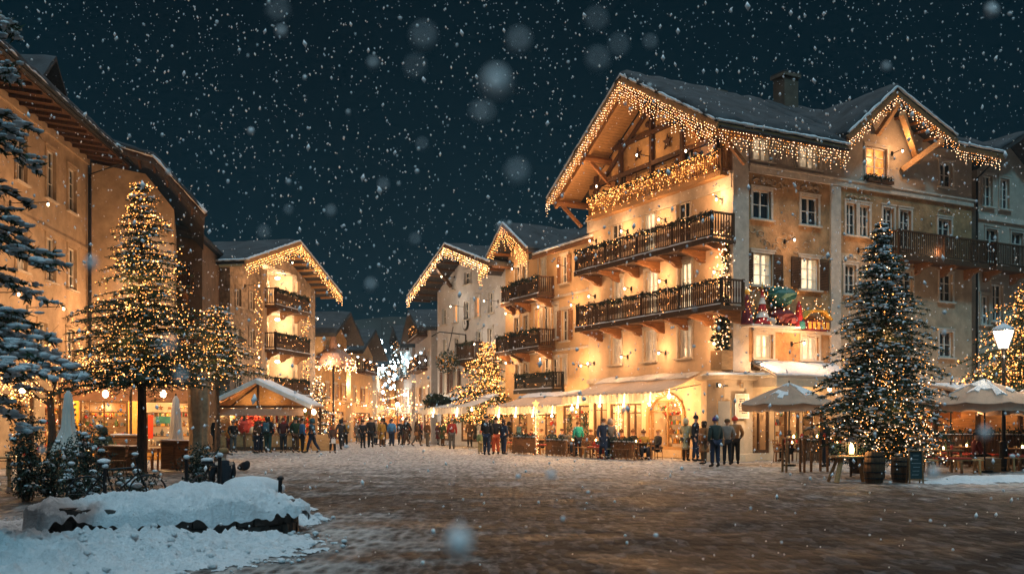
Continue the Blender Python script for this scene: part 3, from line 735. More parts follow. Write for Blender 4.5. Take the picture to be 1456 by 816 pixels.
awning('awning', 'cream awning in front of the yellow house, next to the small golden tree', 9.9, 17.6, 3.2, 2.42, 2.6, power=120, nl=4)
aw2 = awning('awning', 'pale awnings at the foot of the grey white house', 21.2, 28.5, 3.3, 2.5, 2.2, power=110, nl=2, mat=canvasw)
# snowy canopy over the side entrance, lit from the windows and an added wall lamp above
cn = thing('entrance_canopy', 'snow covered canopy above the side entrance of the hotel', 'canopy', (CX, CY, 0), ANG)
m = MB(); x0, x1 = .95, 5.6
m.slab([(-1.5, 3.4), (0, 4.05)], x0, x1, .07, 'x'); m.obj('canopy', canvas, cn)
m = MB(); m.slab([(-1.5, 3.48), (-.05, 4.13)], x0 + .05, x1 - .05, .12, 'x', jit=.06, step=.25); m.obj('canopy_snow', snow, cn, smooth=True)
m = MB(); m.box(x0, -1.5, 3.05, x1, -1.46, 3.42); m.box(x0, -1.46, 3.05, x0 + .04, -.01, 3.42); m.box(x1 - .04, -1.46, 3.05, x1, -.01, 3.42); m.obj('fascia', cream, cn)
lamp((2.2, -1.0, 2.9), 50, (1, .62, .3), .1, cn); lamp((4.4, -1.0, 2.9), 50, (1, .62, .3), .1, cn)
for x in (2.2, 4.4):
    g = MB(); g.lathe([(.02, .3), (.09, .24), (.07, .1), (.02, .06)], (x, -1.0, 2.85), 8); g.obj('bulb', lampm, cn)

# ================================================================ yellow house
SC = Matrix()
ANGL = math.atan2(-.884, .468)      # facades that look across the square: x runs towards the camera
yh = thing('yellow_house', 'yellow gabled house with flowered balconies between the hotel and the grey white house', 'house', (4.67 + 10.85 * dL[0], 50.2 + 10.85 * dL[1], 0), ANGL)
uC = lambda px: 10.85 - ray_line(px, (4.67, 50.2), dL)
rows = [(uC(736), 9.6, .6, 1.3, 'dark'), (uC(747), 9.6, .6, 1.3, 'soft'), (uC(771), 9.4, .8, 1.7, 'soft'), (uC(803), 9.3, .7, 1.5, 'dark'),
        (uC(735), 6.3, .6, 1.6, 'dark'), (uC(748), 6.3, .6, 1.6, 'dark'), (uC(765), 6.3, .7, 1.9, 'orange'), (uC(776), 6.3, .6, 1.9, 'dark'), (uC(789), 6.3, .7, 1.9, 'soft'), (uC(804), 6.1, .8, 1.7, 'dark'),
        (uC(737), 3.7, .6, 1.4, 'soft'), (uC(748), 3.7, .6, 1.4, 'dark'), (uC(777), 3.7, .7, 1.5, 'dark'), (uC(789), 3.7, .7, 1.5, 'dark'), (uC(801), 3.7, .7, 1.5, 'soft')]
holes = [hole(*r[:4]) for r in rows]
w = MB(); shC = [(.6, .3, 2.8, 2.5), (3.6, .3, 6.2, 2.5), (6.9, .3, 10.2, 2.5)]
facade(w, 0, 10.85, [(0, 11.4), (2.3, 13.0), (4.5, 11.6), (4.6, 11.15), (10.85, 11.15)], holes + shC)
w.add([(0, 0, 0), (0, 9, 0), (0, 9, 11.3), (0, 0, 11.3)], [(0, 1, 2, 3)]); w.add([(10.85, 0, 0), (10.85, 9, 0), (10.85, 9, 11.1), (10.85, 0, 11.1)], [(0, 3, 2, 1)])
w.obj('wall', yellow, yh)
for r in rows: window(yh, *r[:4], r[4], SC, woodm if r[2] > .65 and r[1] > 6 and r[4] == 'dark' else None, stone, sill=r[1] > 6)
for r in shC: shop(yh, SC, r, bright=True)
rf = MB(); sn = MB()
for pr, a0, a1, ax in (([(-.9, 10.75), (2.2, 13.15), (5.2, 11.2)], -1.3, 9, 'y'), ([(-.8, 10.9), (4.5, 13.5), (9.5, 11)], 4.4, 11.3, 'x')):
    rf.slab(pr, a0, a1, .16, ax); sn.slab(pr, a0 + .03, a1 - .03, .16, ax, lift=.162, jit=.12, step=.35)
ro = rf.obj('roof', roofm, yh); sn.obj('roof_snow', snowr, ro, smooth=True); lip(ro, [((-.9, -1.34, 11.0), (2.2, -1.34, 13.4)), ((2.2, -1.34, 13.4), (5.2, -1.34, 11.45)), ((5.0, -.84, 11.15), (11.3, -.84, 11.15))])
b = MB(); b.beam((-.9, -1.33, 10.75), (2.2, -1.33, 13.15), .06, .3); b.beam((2.2, -1.33, 13.15), (5.2, -1.33, 11.2), .06, .3); b.beam((4.9, -.82, 10.95), (11.3, -.82, 10.95), .06, .22)
for q, z in ((-.4, 11.05), (.6, 11.8), (2.2, 12.8), (3.8, 12.0), (4.8, 11.3)): b.beam((q, -1.2, z), (q, .1, z), .16, .16)
b.obj('fascia', woodm, ro)
m = MB(); m.box(0, -.06, 8.55, 10.85, -.002, 8.68); m.box(0, -.06, 5.55, 10.85, -.002, 5.68); m.obj('cornice', stone, yh)
balcony(yh, SC, uC(727), uC(748), 8.75, .7, 1.0, lights=3, name='balcony'); balcony(yh, SC, uC(749), uC(789), 8.75, 1.1, 1.0, lights=3)
balcony(yh, SC, uC(721), uC(747), 5.8, .8, 1.0, lights=3); balcony(yh, SC, uC(748), uC(790), 5.8, 1.1, 1.0, lights=3)
balcony(yh, SC, uC(748), uC(803), 3.45, .8, .9, lights=2, matr=metal, brackets=False)
for u, z, p_ in ((1.0, 8.2, 40), (5.0, 8.2, 40), (8.6, 7.9, 40), (1.0, 5.2, 40), (5.2, 5.2, 40), (9.6, 4.6, 60), (1.8, 10.8, 30), (7.2, 10.2, 45)): wall_lamp(yh, SC, u, z, p_, .5)
l = MB(); icicles(l, (-.9, -1.4, 10.7), (2.2, -1.4, 13.1), .17, (.3, 1.0), .14, .025); icicles(l, (2.2, -1.4, 13.1), (5.2, -1.4, 11.1), .17, (.3, 1.1), .14, .025)
o = l.obj('fairy_lights', [bulbw, bulbw2]); o.location = yh.location; o.rotation_euler = yh.rotation_euler; tag(o, 'icicle lights in the gable of the yellow house', 'fairy lights')

# ================================================================ grey white house
gh = thing('grey_white_house', 'grey white gabled house with dark shutters and a lit wide eave', 'house', (-.26 + 10.9 * dL[0], 59.9 + 10.9 * dL[1], 0), ANGL)
uD = lambda px: 10.9 - ray_line(px, (-.26, 59.9), dL)
def zD(px, py):
    t = ray_line(px, (-.26, 59.9), dL); return CAMZ + (HY - py) / F_PX * (59.9 + .884 * t)
spec_ = [(665, 395, 1.0, .8, 'dark', 0), (645, 406, .5, .6, 'dark', 0), (685, 388, .5, .6, 'dark', 0), (632, 450, .75, 1.1, 'dark', 1), (648, 445, .75, 1.2, 'orange', 1), (664, 441, .85, 1.2, 'dark', 1), (679, 436, .75, 1.3, 'orange', 1), (698, 430, .7, 1.3, 'dark', 1),
         (633, 494, .6, 1.1, 'soft', 0), (650, 493, .7, 1.2, 'dark', 1), (681, 485, .8, 1.3, 'dark', 1), (697, 481, .7, 1.3, 'dark', 1), (633, 544, .8, 1.5, 'soft', 1), (648, 541, .8, 1.6, 'soft', 1)]
rows = [(uD(a), zD(a, b) - h / 2, w_, h, k, s_) for a, b, w_, h, k, s_ in spec_]
w = MB(); shD = [(.6, .3, 3.0, 2.4), (4.0, .3, 6.5, 2.4), (7.4, .3, 10.2, 2.4)]
facade(w, 0, 10.9, [(0, 11.0), (5.4, 13.0), (10.9, 11.4)], [hole(*r[:4]) for r in rows] + shD)
w.add([(0, 0, 0), (0, 9, 0), (0, 9, 11), (0, 0, 11)], [(0, 1, 2, 3)]); w.add([(10.9, 0, 0), (10.9, 9, 0), (10.9, 9, 11.4), (10.9, 0, 11.4)], [(0, 3, 2, 1)])
w.obj('wall', greywall, gh)
brn = M('brown_shutter', (.10, .045, .03), .7)
for r in rows: window(gh, *r[:4], r[4], SC, (brn if r[1] < 4 else None) if r[5] else None, greywall)
for r in shD: shop(gh, SC, r, bright=True)
rf = MB(); sn = MB(); pr = [(-1.2, 10.45), (5.4, 13.15), (12.0, 11.0)]
rf.slab(pr, -1.8, 9, .16, 'y'); sn.slab(pr, -1.77, 9, .18, 'y', lift=.162, jit=.12, step=.35)
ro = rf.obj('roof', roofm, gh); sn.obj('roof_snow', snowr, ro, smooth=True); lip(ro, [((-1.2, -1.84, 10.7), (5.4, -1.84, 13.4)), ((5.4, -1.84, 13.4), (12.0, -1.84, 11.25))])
b = MB()
for (a, za), (c, zc) in zip(pr[:-1], pr[1:]):
    b.beam((a, -1.83, za), (c, -1.83, zc), .06, .3)
    for i in range(9): t = i / 8; b.beam((a + (c - a) * t, -1.7, za + (zc - za) * t - .06), (a + (c - a) * t, 0, za + (zc - za) * t - .06), .14, .14)
b.beam((2.6, -.1, 11.0), (3.2, -1.5, 12.2), .2, .2)
b.obj('fascia', wood, ro)
l = MB()
for (a, za), (c, zc) in zip(pr[:-1], pr[1:]): icicles(l, (a, -1.9, za - .05), (c, -1.9, zc - .05), .17, (.2, .7), .14, .028)
o = l.obj('fairy_lights', [bulbw, bulbp]); o.location = gh.location; o.rotation_euler = gh.rotation_euler; tag(o, 'icicle lights along the eave of the grey white house', 'fairy lights')
balcony(gh, SC, uD(664), uD(687), zD(675, 512), .8, 1.1, lights=0)
m = MB(); m.T = Matrix.Translation((uD(663), -.06, zD(663, 461))); m.lathe([(.45, -.04), (.45, 0), (.4, .02)], (0, 0, 0), 16); cl = m
cm = MB(); cm.T = Matrix.Translation((uD(663), -.02, zD(663, 461))) @ Matrix.Rotation(PI / 2, 4, 'X'); cm.lathe([(.42, 0), (.42, .08), (.34, .1)], (0, 0, 0), 16, 0); cm.lathe([(.32, .08), (.32, .104)], (0, 0, 0), 16, 1); cm.beam((0, 0, .12), (0, .25, .12), .03, .02, 0); cm.beam((0, 0, .12), (.16, .05, .12), .03, .02, 0); cm.obj('wall_clock', [metal, greywall], gh)
m = MB(); zz = zD(663, 476); m.tube([(uD(663), 0, zz), (uD(656), -1.6, zz + .2), (uD(652), -2.0, zz - .1)], .04, 6); m.tube([(uD(663), -.05, zz), (uD(663), -.06, zz - 2.6)], .05, 6); m.obj('bracket', metal, gh)
for u, z, p_ in ((3.0, 11.6, 8), (1.2, 3.0, 40), (5.0, 3.0, 40), (9.0, 3.0, 40), (8.2, 6.6, 24), (4.5, 9.4, 26), (9.6, 9.2, 16)): wall_lamp(gh, SC, u, z, p_, 1.0, col=(1, .86, .68))
# hanging flower ball and ledge planting in front of the grey house
m = MB(); wp = ray(637, 515, 64)
for i in range(900):
    d_ = Vector((R.gauss(0, 1), R.gauss(0, 1), R.gauss(0, .8))).normalized() * R.uniform(.5, .85); a = Vector((R.gauss(0, 1), R.gauss(0, 1), R.gauss(0, 1))) * .09; m.add([wp + d_, wp + d_ + a, wp + d_ - a.cross(d_)], [(0, 1, 2)], 0 if R.random() < .85 else 1)
m.tube([wp + Vector((0, 0, .7)), wp + Vector((.3, .6, 2.4))], .03, 5, 2)
tag(m.obj('flower_basket', [greend, M('goods_amber', ()), metal]), 'big dark hanging ball of greenery in front of the grey white house', 'hanging basket')
m = MB(); wp = ray(640, 571, 63)
garland(lambda t: wp + Vector((-1.6 + 3.4 * t, -.8 * t, .2 * math.sin(t * 9))), 900, .3, m); m.box(wp.x - 1.6, wp.y - .1, wp.z - .3, wp.x + 1.7, wp.y + .2, wp.z - .05, 1)
tag(m.obj('planter_hedge', [greend, wood]), 'dark green hedge in a raised box below the hanging ball', 'hedge')

# ================================================================ beige house right of the hotel
bh = thing('beige_house', 'dim beige house with a dark balcony at the right edge, behind the hotel', 'house', (CX + 15.3 * dR[0], CY + 15.3 * dR[1], 0), ANG)
xB = lambda px: xR(px) - 15.3
rows = [(xB(1404), 12.2, .7, 1.5, 'dark'), (xB(1428), 12.2, .7, 1.5, 'dark'), (xB(1410), 9.5, .9, 1.6, 'dark'), (xB(1446), 9.5, .9, 1.6, 'dark'), (xB(1418), 6.6, .8, 1.8, 'dark'), (xB(1452), 6.4, .8, 1.4, 'dark'), (xB(1400), 6.4, .6, 1.4, 'dark'), (xB(1430), 3.9, .8, 1.4, 'soft')]
w = MB(); shB = [(.6, .5, 3.2, 2.5), (4.0, .5, 8.0, 2.5)]
facade(w, 0, 12, [(0, 13.9), (2.5, 15.3), (6.5, 12.6), (12, 12.6)], [hole(*r[:4]) for r in rows] + shB)
w.add([(0, 0, 0), (0, 9, 0), (0, 9, 13.9), (0, 0, 13.9)], [(0, 1, 2, 3)])
w.obj('wall', pale, bh)
for r in rows: window(bh, *r[:4], r[4], SR, None, pale)
for r in shB: shop(bh, SR, r)
rf = MB(); pr = [(-.3, 14.1), (2.5, 15.6), (7.2, 12.5), (12, 12.5)]; rf.slab(pr, -.9, 9, .18, 'y'); ro = rf.obj('roof', roofm, bh)
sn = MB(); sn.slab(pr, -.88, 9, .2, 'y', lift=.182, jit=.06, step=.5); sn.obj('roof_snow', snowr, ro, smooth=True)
m = MB(); m.box(0, -.1, 11.5, 12, -.002, 11.75); m.obj('cornice', stone, bh)
balcony(bh, SR, .1, 7, 9.1, .95, 1.1, gar=False, dense=True, snowy=False)

# ================================================================ left side of the square
def face_root(name, label, P, d, cat='house'):
    """root whose x axis runs along d (rightwards seen from outside)"""
    return thing(name, label, cat, (P[0], P[1], 0), math.atan2(d[1], d[0]))
dF = (-.0926, .9957)
f1 = face_root('tan_house', 'tan rendered house with tall dark windows behind the tree on the left', (-18.42 - 13 * dF[0], 42 - 13 * dF[1]), dF)
uF = lambda px: 13 + ray_line(px, (-18.42, 42), dF)
rows = [(uF(72), 10.3, .95, 1.9, 'dark'), (uF(102), 10.3, .95, 1.8, 'dark'), (uF(30), 10.3, .95, 1.9, 'dark'), (uF(102), 7.1, .95, 1.7, 'dark'), (uF(72), 7.1, .95, 1.7, 'dark'), (uF(30), 7.1, .95, 1.7, 'soft'), (uF(60), 3.9, .9, 1.5, 'dark'), (uF(100), 3.9, .9, 1.5, 'dark')]
w = MB(); shF = [(.6, .3, 4.2, 2.7), (5.0, .3, 7.2, 2.7), (8.2, .3, 12.2, 2.7)]
facade(w, 0, 13, [(0, 13.1), (13, 13.1)], [hole(*r[:4]) for r in rows] + shF)
w.add([(13, 0, 0), (13, 9, 0), (13, 9, 13.1), (13, 0, 13.1)], [(0, 1, 2, 3)]); w.obj('wall', tan, f1)
for r in rows: window(f1, *r[:4], r[4], SR, None, tan)
for r in shF: shop(f1, SR, r)
for u, z, p_ in ((2.5, 5.8, 60), (6.5, 5.8, 70), (10.6, 5.8, 70), (5.0, 9.3, 30)): wall_lamp(f1, SR, u, z, p_, 1.3)  # added lamps that brighten the wall, partly hidden by the firs
m = MB(); m.box(0, -.08, 8.95, 13, -.002, 9.1); m.box(0, -.1, 12.75, 13, -.002, 13.05); m.obj('cornice', tan, f1)
rf = MB(); pr = [(-1.6, 12.95), (5, 16.3), (10, 13.8)]; rf.slab(pr, -.2, 13.6, .18, 'x'); ro = rf.obj('roof', roofm, f1); lip(ro, [((-.2, -1.72, 13.08), (13.6, -1.72, 13.08))], .16)
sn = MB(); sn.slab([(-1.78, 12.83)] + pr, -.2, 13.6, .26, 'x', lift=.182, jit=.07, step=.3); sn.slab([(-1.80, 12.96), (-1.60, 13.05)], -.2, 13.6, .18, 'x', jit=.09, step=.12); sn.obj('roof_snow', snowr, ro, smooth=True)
b = MB(); b.box(-.2, -1.62, 12.83, 13.6, -1.58, 13.1); b.add([(-.2, -1.58, 12.86), (13.6, -1.58, 12.86), (13.6, -.002, 13.08), (-.2, -.002, 13.08)], [(0, 1, 2, 3)])
for i in range(16): b.beam((.3 + i * .88, -1.55, 12.8), (.3 + i * .88, -.03, 13.0), .09, .12)
b.obj('soffit', wood, ro)
g = MB(); g.tube([(0, -1.68, 12.92), (13.6, -1.68, 12.92)], .08, 6); g.tube([(12.8, -1.6, 12.85), (12.8, -.14, 12.3), (12.8, -.12, 0)], .06, 6); g.obj('gutter', metal, f1)
dm_ = MB(); dm_.box(10.2, 1.1, 14.2, 12.4, 5, 15.5); dm_.slab([(9.9, 15.3), (11.3, 16.6), (12.7, 15.3)], .7, 5, .12, 'y'); dm_.obj('dormer', roofm, ro)
dm_ = MB(); dm_.slab([(9.9, 15.3), (11.3, 16.6), (12.7, 15.3)], .72, 5, .14, 'y', lift=.122, jit=.05, step=.4); dm_.obj('dormer_snow', snowr, ro)
# wing that looks towards the camera
dW = (.95, .312)
f2 = face_root('gabled_wing', 'ochre gabled wing behind the top of the left lit fir', (-18.35, 42.2), dW)
w = MB(); facade(w, 0, 3.4, [(0, 12.9), (2.2, 12.6), (3.4, 11.1)], [(.4, .3, 3.0, 2.7)]); w.add([(3.4, 0, 0), (3.4, 7, 0), (3.4, 7, 11.1), (3.4, 0, 11.1)], [(0, 1, 2, 3)]); w.obj('wall', tan, f2)
shop(f2, SR, (.4, .3, 3.0, 2.7))
wall_lamp(f2, SR, 1.2, 6.0, 60, 1.4); wall_lamp(f2, SR, 2.6, 8.6, 26, 1.2)  # both lamps are added to brighten the wing
rf = MB(); pr = [(-1.5, 13.55), (.2, 13.35), (2.6, 12.8), (4.7, 10.5)]; rf.slab(pr, -1.6, 7, .17, 'y'); ro = rf.obj('roof', roofm, f2); lip(ro, [((-1.5, -1.66, 13.75), (.2, -1.66, 13.55)), ((.2, -1.66, 13.55), (2.6, -1.66, 13.0)), ((2.6, -1.66, 13.0), (4.75, -1.66, 10.7))], .15)
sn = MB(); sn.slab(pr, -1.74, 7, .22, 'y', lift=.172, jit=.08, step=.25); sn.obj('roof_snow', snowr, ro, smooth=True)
b = MB()
for (a, za), (c, zc) in zip(pr[:-1], pr[1:]):
    b.beam((a, -1.62, za + .02), (c, -1.62, zc + .02), .07, .3)
    n_ = max(2, int((c - a) / .5))
    for i in range(n_): t = i / n_; b.beam((a + (c - a) * t, -1.5, za + (zc - za) * t - .08), (a + (c - a) * t, 0, za + (zc - za) * t - .08), .1, .14)
b.obj('fascia', wood, ro)
# dark house between
f3 = face_root('dark_house', 'dark timber house with small balconies squeezed between the ochre wing and the stone hotel', (-19.6, 49.6), (.99, .12))
rows = [(1.2, 3.6, .8, 1.4, 'soft'), (1.2, 6.3, .8, 1.4, 'dark'), (1.4, 8.9, .8, 1.3, 'dark')]
w = MB(); facade(w, 0, 3.6, [(0, 11.8), (3.6, 10.9)], [hole(*r[:4]) for r in rows]); w.add([(3.6, 0, 0), (3.6, 6, 0), (3.6, 6, 10.9), (3.6, 0, 10.9)], [(0, 1, 2, 3)]); w.obj('wall', brownwall, f3)
for r in rows: window(f3, *r[:4], r[4], SR, None, wood)
rf = MB(); pr = [(-1, 12.2), (3.8, 10.95)]; rf.slab(pr, -1.5, 6, .15, 'y'); ro = rf.obj('roof', roofm, f3); sn = MB(); sn.slab(pr, -1.48, 6, .14, 'y', lift=.152, jit=.05, step=.4); sn.obj('roof_snow', snowr, ro)
balcony(f3, SR, .2, 3.2, 8.4, 1.1, 1.0, lights=4); balcony(f3, SR, .2, 3.4, 5.8, 1.1, 1.0, lights=6)

# stone hotel with the bright loggia
dG = (.194, .981)
g1 = face_root('stone_hotel', 'rough stone gabled hotel with brightly lit recessed balconies behind the market stall', (-16.04, 55), dG, 'hotel')
uG = lambda px: ray_line(px, (-16.04, 55), dG)
ul, ur = 4.2, 9.2
rows = []
for z, k in ((3.6, 'dark'), (6.0, 'soft'), (8.3, 'dark')):
    rows += [(1.0, z, .6, 1.0, k), (2.7, z, .7, 1.1, 'dark'), (10.9, z, .7, 1.2, 'dark')]
w = MB(); shG = [(.4, .3, 3.6, 2.5), (4.4, .3, 9.0, 2.6), (9.8, .3, 11.9, 2.5)]
topG = [(0, 10.7), (6.2, 12.6), (12.3, 10.7)]
facade(w, 0, 12.3, topG, [hole(*r[:4]) for r in rows] + shG + [(ul, 3.3, ur, 11.3)], reveal=.3)
w.add([(0, 0, 0), (0, 8, 0), (0, 8, 10.7), (0, 0, 10.7)], [(0, 1, 2, 3)], 0); w.obj('wall', rustic, g1)
for r in rows: window(g1, *r[:4], r[4], SR, None, rustic)
for r in shG: shop(g1, SR, r)
m = MB(); d_ = 1.9
m.add([(ul, .3, 3.3), (ur, .3, 3.3), (ur, d_, 3.3), (ul, d_, 3.3), (ul, .3, 11.3), (ur, .3, 11.3), (ur, d_, 11.3), (ul, d_, 11.3)], [(0, 4, 7, 3), (1, 2, 6, 5), (3, 7, 6, 2), (4, 5, 6, 7)])
for z in (3.3, 6.05, 8.75): m.box(ul + .003, .01, z - .15, ur - .003, d_, z)
lg = m.obj('loggia', cream, g1)
for z in (3.3, 6.05, 8.75):
    for u in (5.6, 7.9): window(lg, u, z + .02, 1.0, 1.9, 'lit' if u < 6 else 'soft', SR, None, cream, sill=False, y=d_ - .22)
    balcony(g1, SR, ul - .1, ur + .1, z, .9, 1.0, lights=3)
    for u in (5.2, 8.2):
        g = MB(); g.lathe([(.05, 0), (.16, -.05), (.16, -.14), (.05, -.2)], (u, .9, z + 2.35), 10); g.obj('lamp_shade', lampm, lg); lamp((u, .8, z + 2.0), 60, (1, .70, .42), .14, g1)
for u in (4.2, 9.2):
    m = MB(); m.box(u - .22, -.16, 3, u + .22, -.003, 10.9); m.obj('pilaster', cream, g1)
rf = MB(); pr = [(-1.2, 10.35), (6.2, 12.75), (13.3, 10.4)]; rf.slab(pr, -1.5, 8, .17, 'y'); ro = rf.obj('roof', roofm, g1); lip(ro, [((-1.2, -1.54, 10.6), (6.2, -1.54, 13.0)), ((6.2, -1.54, 13.0), (13.3, -1.54, 10.65)), ((-1.25, -1.5, 10.6), (-1.25, 8, 10.6))])
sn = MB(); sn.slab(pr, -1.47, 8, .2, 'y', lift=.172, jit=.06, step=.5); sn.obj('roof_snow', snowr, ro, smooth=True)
b = MB()
for (a, za), (c, zc) in zip(pr[:-1], pr[1:]):
    b.beam((a, -1.53, za + .02), (c, -1.53, zc + .02), .07, .32)
    for i in range(10): t = i / 9; b.beam((a + (c - a) * t, -1.4, za + (zc - za) * t - .07), (a + (c - a) * t, 0, za + (zc - za) * t - .07), .13, .14)
b.obj('fascia', woodl, ro)
l = MB()
for (a, za), (c, zc) in zip(pr[:-1], pr[1:]): icicles(l, (a, -1.6, za - .05), (c, -1.6, zc - .05), .17, (.2, .8), .14, .028)
for i in range(260): l.octa((R.choice((3.2, 9.9, 10.6)) + R.gauss(0, .25), -.2, R.uniform(3, 10)), .028, R.choice((0, 1)))
o = l.obj('fairy_lights', [bulbw, bulbw2]); o.location = g1.location; o.rotation_euler = g1.rotation_euler; tag(o, 'icicle lights along the gable of the stone hotel', 'fairy lights')
for u, z, p_ in ((1.8, 9.6, 25), (1.8, 5.4, 25), (10.6, 8.6, 30), (10.8, 5.2, 35), (6.5, 11.7, 30)): wall_lamp(g1, SR, u, z, p_, .9)
# lean-to canopy at its shaded corner
lt_ = thing('lean_to_canopy', 'snowy lean to canopy at the shaded corner of the stone hotel', 'canopy', (-15.1, 53.2, 0), 0)
m = MB(); m.slab([(-2.6, 7.3), (0, 6.1)], 0, 1.9, .12, 'y'); m.obj('roof_panel', wood, lt_); m = MB(); m.slab([(-2.6, 7.3), (0, 6.1)], .03, 1.85, .1, 'y', lift=.122, jit=.05, step=.3); m.obj('roof_snow', snowr, lt_)
for x in (-2.3, -1.2): m = MB(); m.beam((x, .3, 7.1 - (x + 2.6) * .46), (x, 1.95, 6.0), .12, .12); m.obj('bracket', wood, lt_)

# ---------------------------------------------------------------- houses further up the street
def far_house(name, label, P, Q, H, Hr, mat, floors, nw, seed, lit=.5, bal=True, D=8, snowy=True, lights=True, lp=50):
    rr = random.Random(seed); P = Vector(P); Q = Vector(Q); d_ = Q - P; L = d_.length
    r_ = face_root(name, label, P, (d_.x / L, d_.y / L)); rows = []
    for f_ in range(floors):
        for i in range(nw):
            u = L * (i + .5) / nw; z = 3.3 + f_ * 2.6
            if z + 1.3 < H: rows.append((u, z, .75, 1.15, rr.choice(('lit', 'soft', 'orange')) if rr.random() < lit else 'dark', 1 if rr.random() < .5 else 0))
    sh = [(L * (i + .12) / max(1, nw // 2), .3, L * (i + .88) / max(1, nw // 2), 2.4) for i in range(max(1, nw // 2))]
    w = MB(); facade(w, 0, L, [(0, H), (L / 2, Hr - .15), (L, H)], [hole(*q[:4]) for q in rows] + sh)
    w.add([(0, 0, 0), (0, D, 0), (0, D, H), (0, 0, H)], [(0, 1, 2, 3)]); w.add([(L, 0, 0), (L, D, 0), (L, D, H), (L, 0, H)], [(0, 3, 2, 1)]); w.obj('wall', mat, r_)
    for q in rows: window(r_, *q[:4], q[4], SR, woodm if q[5] else None, stone)
    for q in sh: shop(r_, SR, q, bright=rr.random() < .5)
    rf = MB(); pr = [(-.9, H - .35), (L / 2, Hr), (L + .9, H - .35)]; rf.slab(pr, -1.2, D, .15, 'y'); ro = rf.obj('roof', roofm, r_)
    sn = MB(); sn.slab(pr, -1.18, D, .2, 'y', lift=.152, jit=.06, step=.6); sn.obj('roof_snow', snowr, ro)
    if bal:
        for f_ in range(1, floors): balcony(r_, SR, L * .2, L * .8, 3.2 + f_ * 2.6, .8, .95, slat=.25, sw=.12, lights=3, gar=False, brackets=False)
    for i in range(2): wall_lamp(r_, SR, L * (.25 + .5 * i), 3.0, lp, .8)
    if lights:
        l = MB()
        for i in range(int(L * 6)): l.octa((R.random() * L, -R.uniform(.1, 1.4), R.choice((R.uniform(1.6, 3.4), R.uniform(1.6, 6.5)))), R.choice((.02, .025, .03, .06)), R.choice((0, 1, 0)))
        l.obj('string_lights', [bulbw, bulbp], r_)
    return r_
far_house('narrow_house', 'narrow decorated house just beyond the stone hotel', (-13.6, 69.5), (-13.0, 76), 8.0, 9.6, ochre, 2, 3, 1, .7)
far_house('street_house', 'ochre shop house further up the left side of the street', (-13.0, 78), (-12.4, 86), 7.4, 9.2, yellow, 2, 3, 2, .7)
far_house('street_house', 'low lit house at the far left of the street, before the closing row', (-12.6, 90), (-13.0, 100), 7.0, 9.0, cream, 2, 4, 3, .7)
far_house('arched_house', 'pale house with a dark balcony past the grey white house', (-8.4, 84), (-6.1, 73), 8.8, 10.4, greywall, 3, 4, 4, .35)
far_house('street_house', 'hazy pale house further up the right side of the street', (-11.6, 99), (-9.0, 87), 8.6, 10.6, greywall, 3, 4, 5, .4)
far_house('closing_house', 'wide gabled house closing the street on the left', (-21, 116), (-14.5, 115), 7.2, 9.8, ochre, 2, 5, 6, .6, lp=120)
far_house('closing_house', 'wide pale house closing the street on the right', (-14, 117), (-7, 115), 6.4, 9.0, greywall, 2, 5, 7, .5, lp=120)
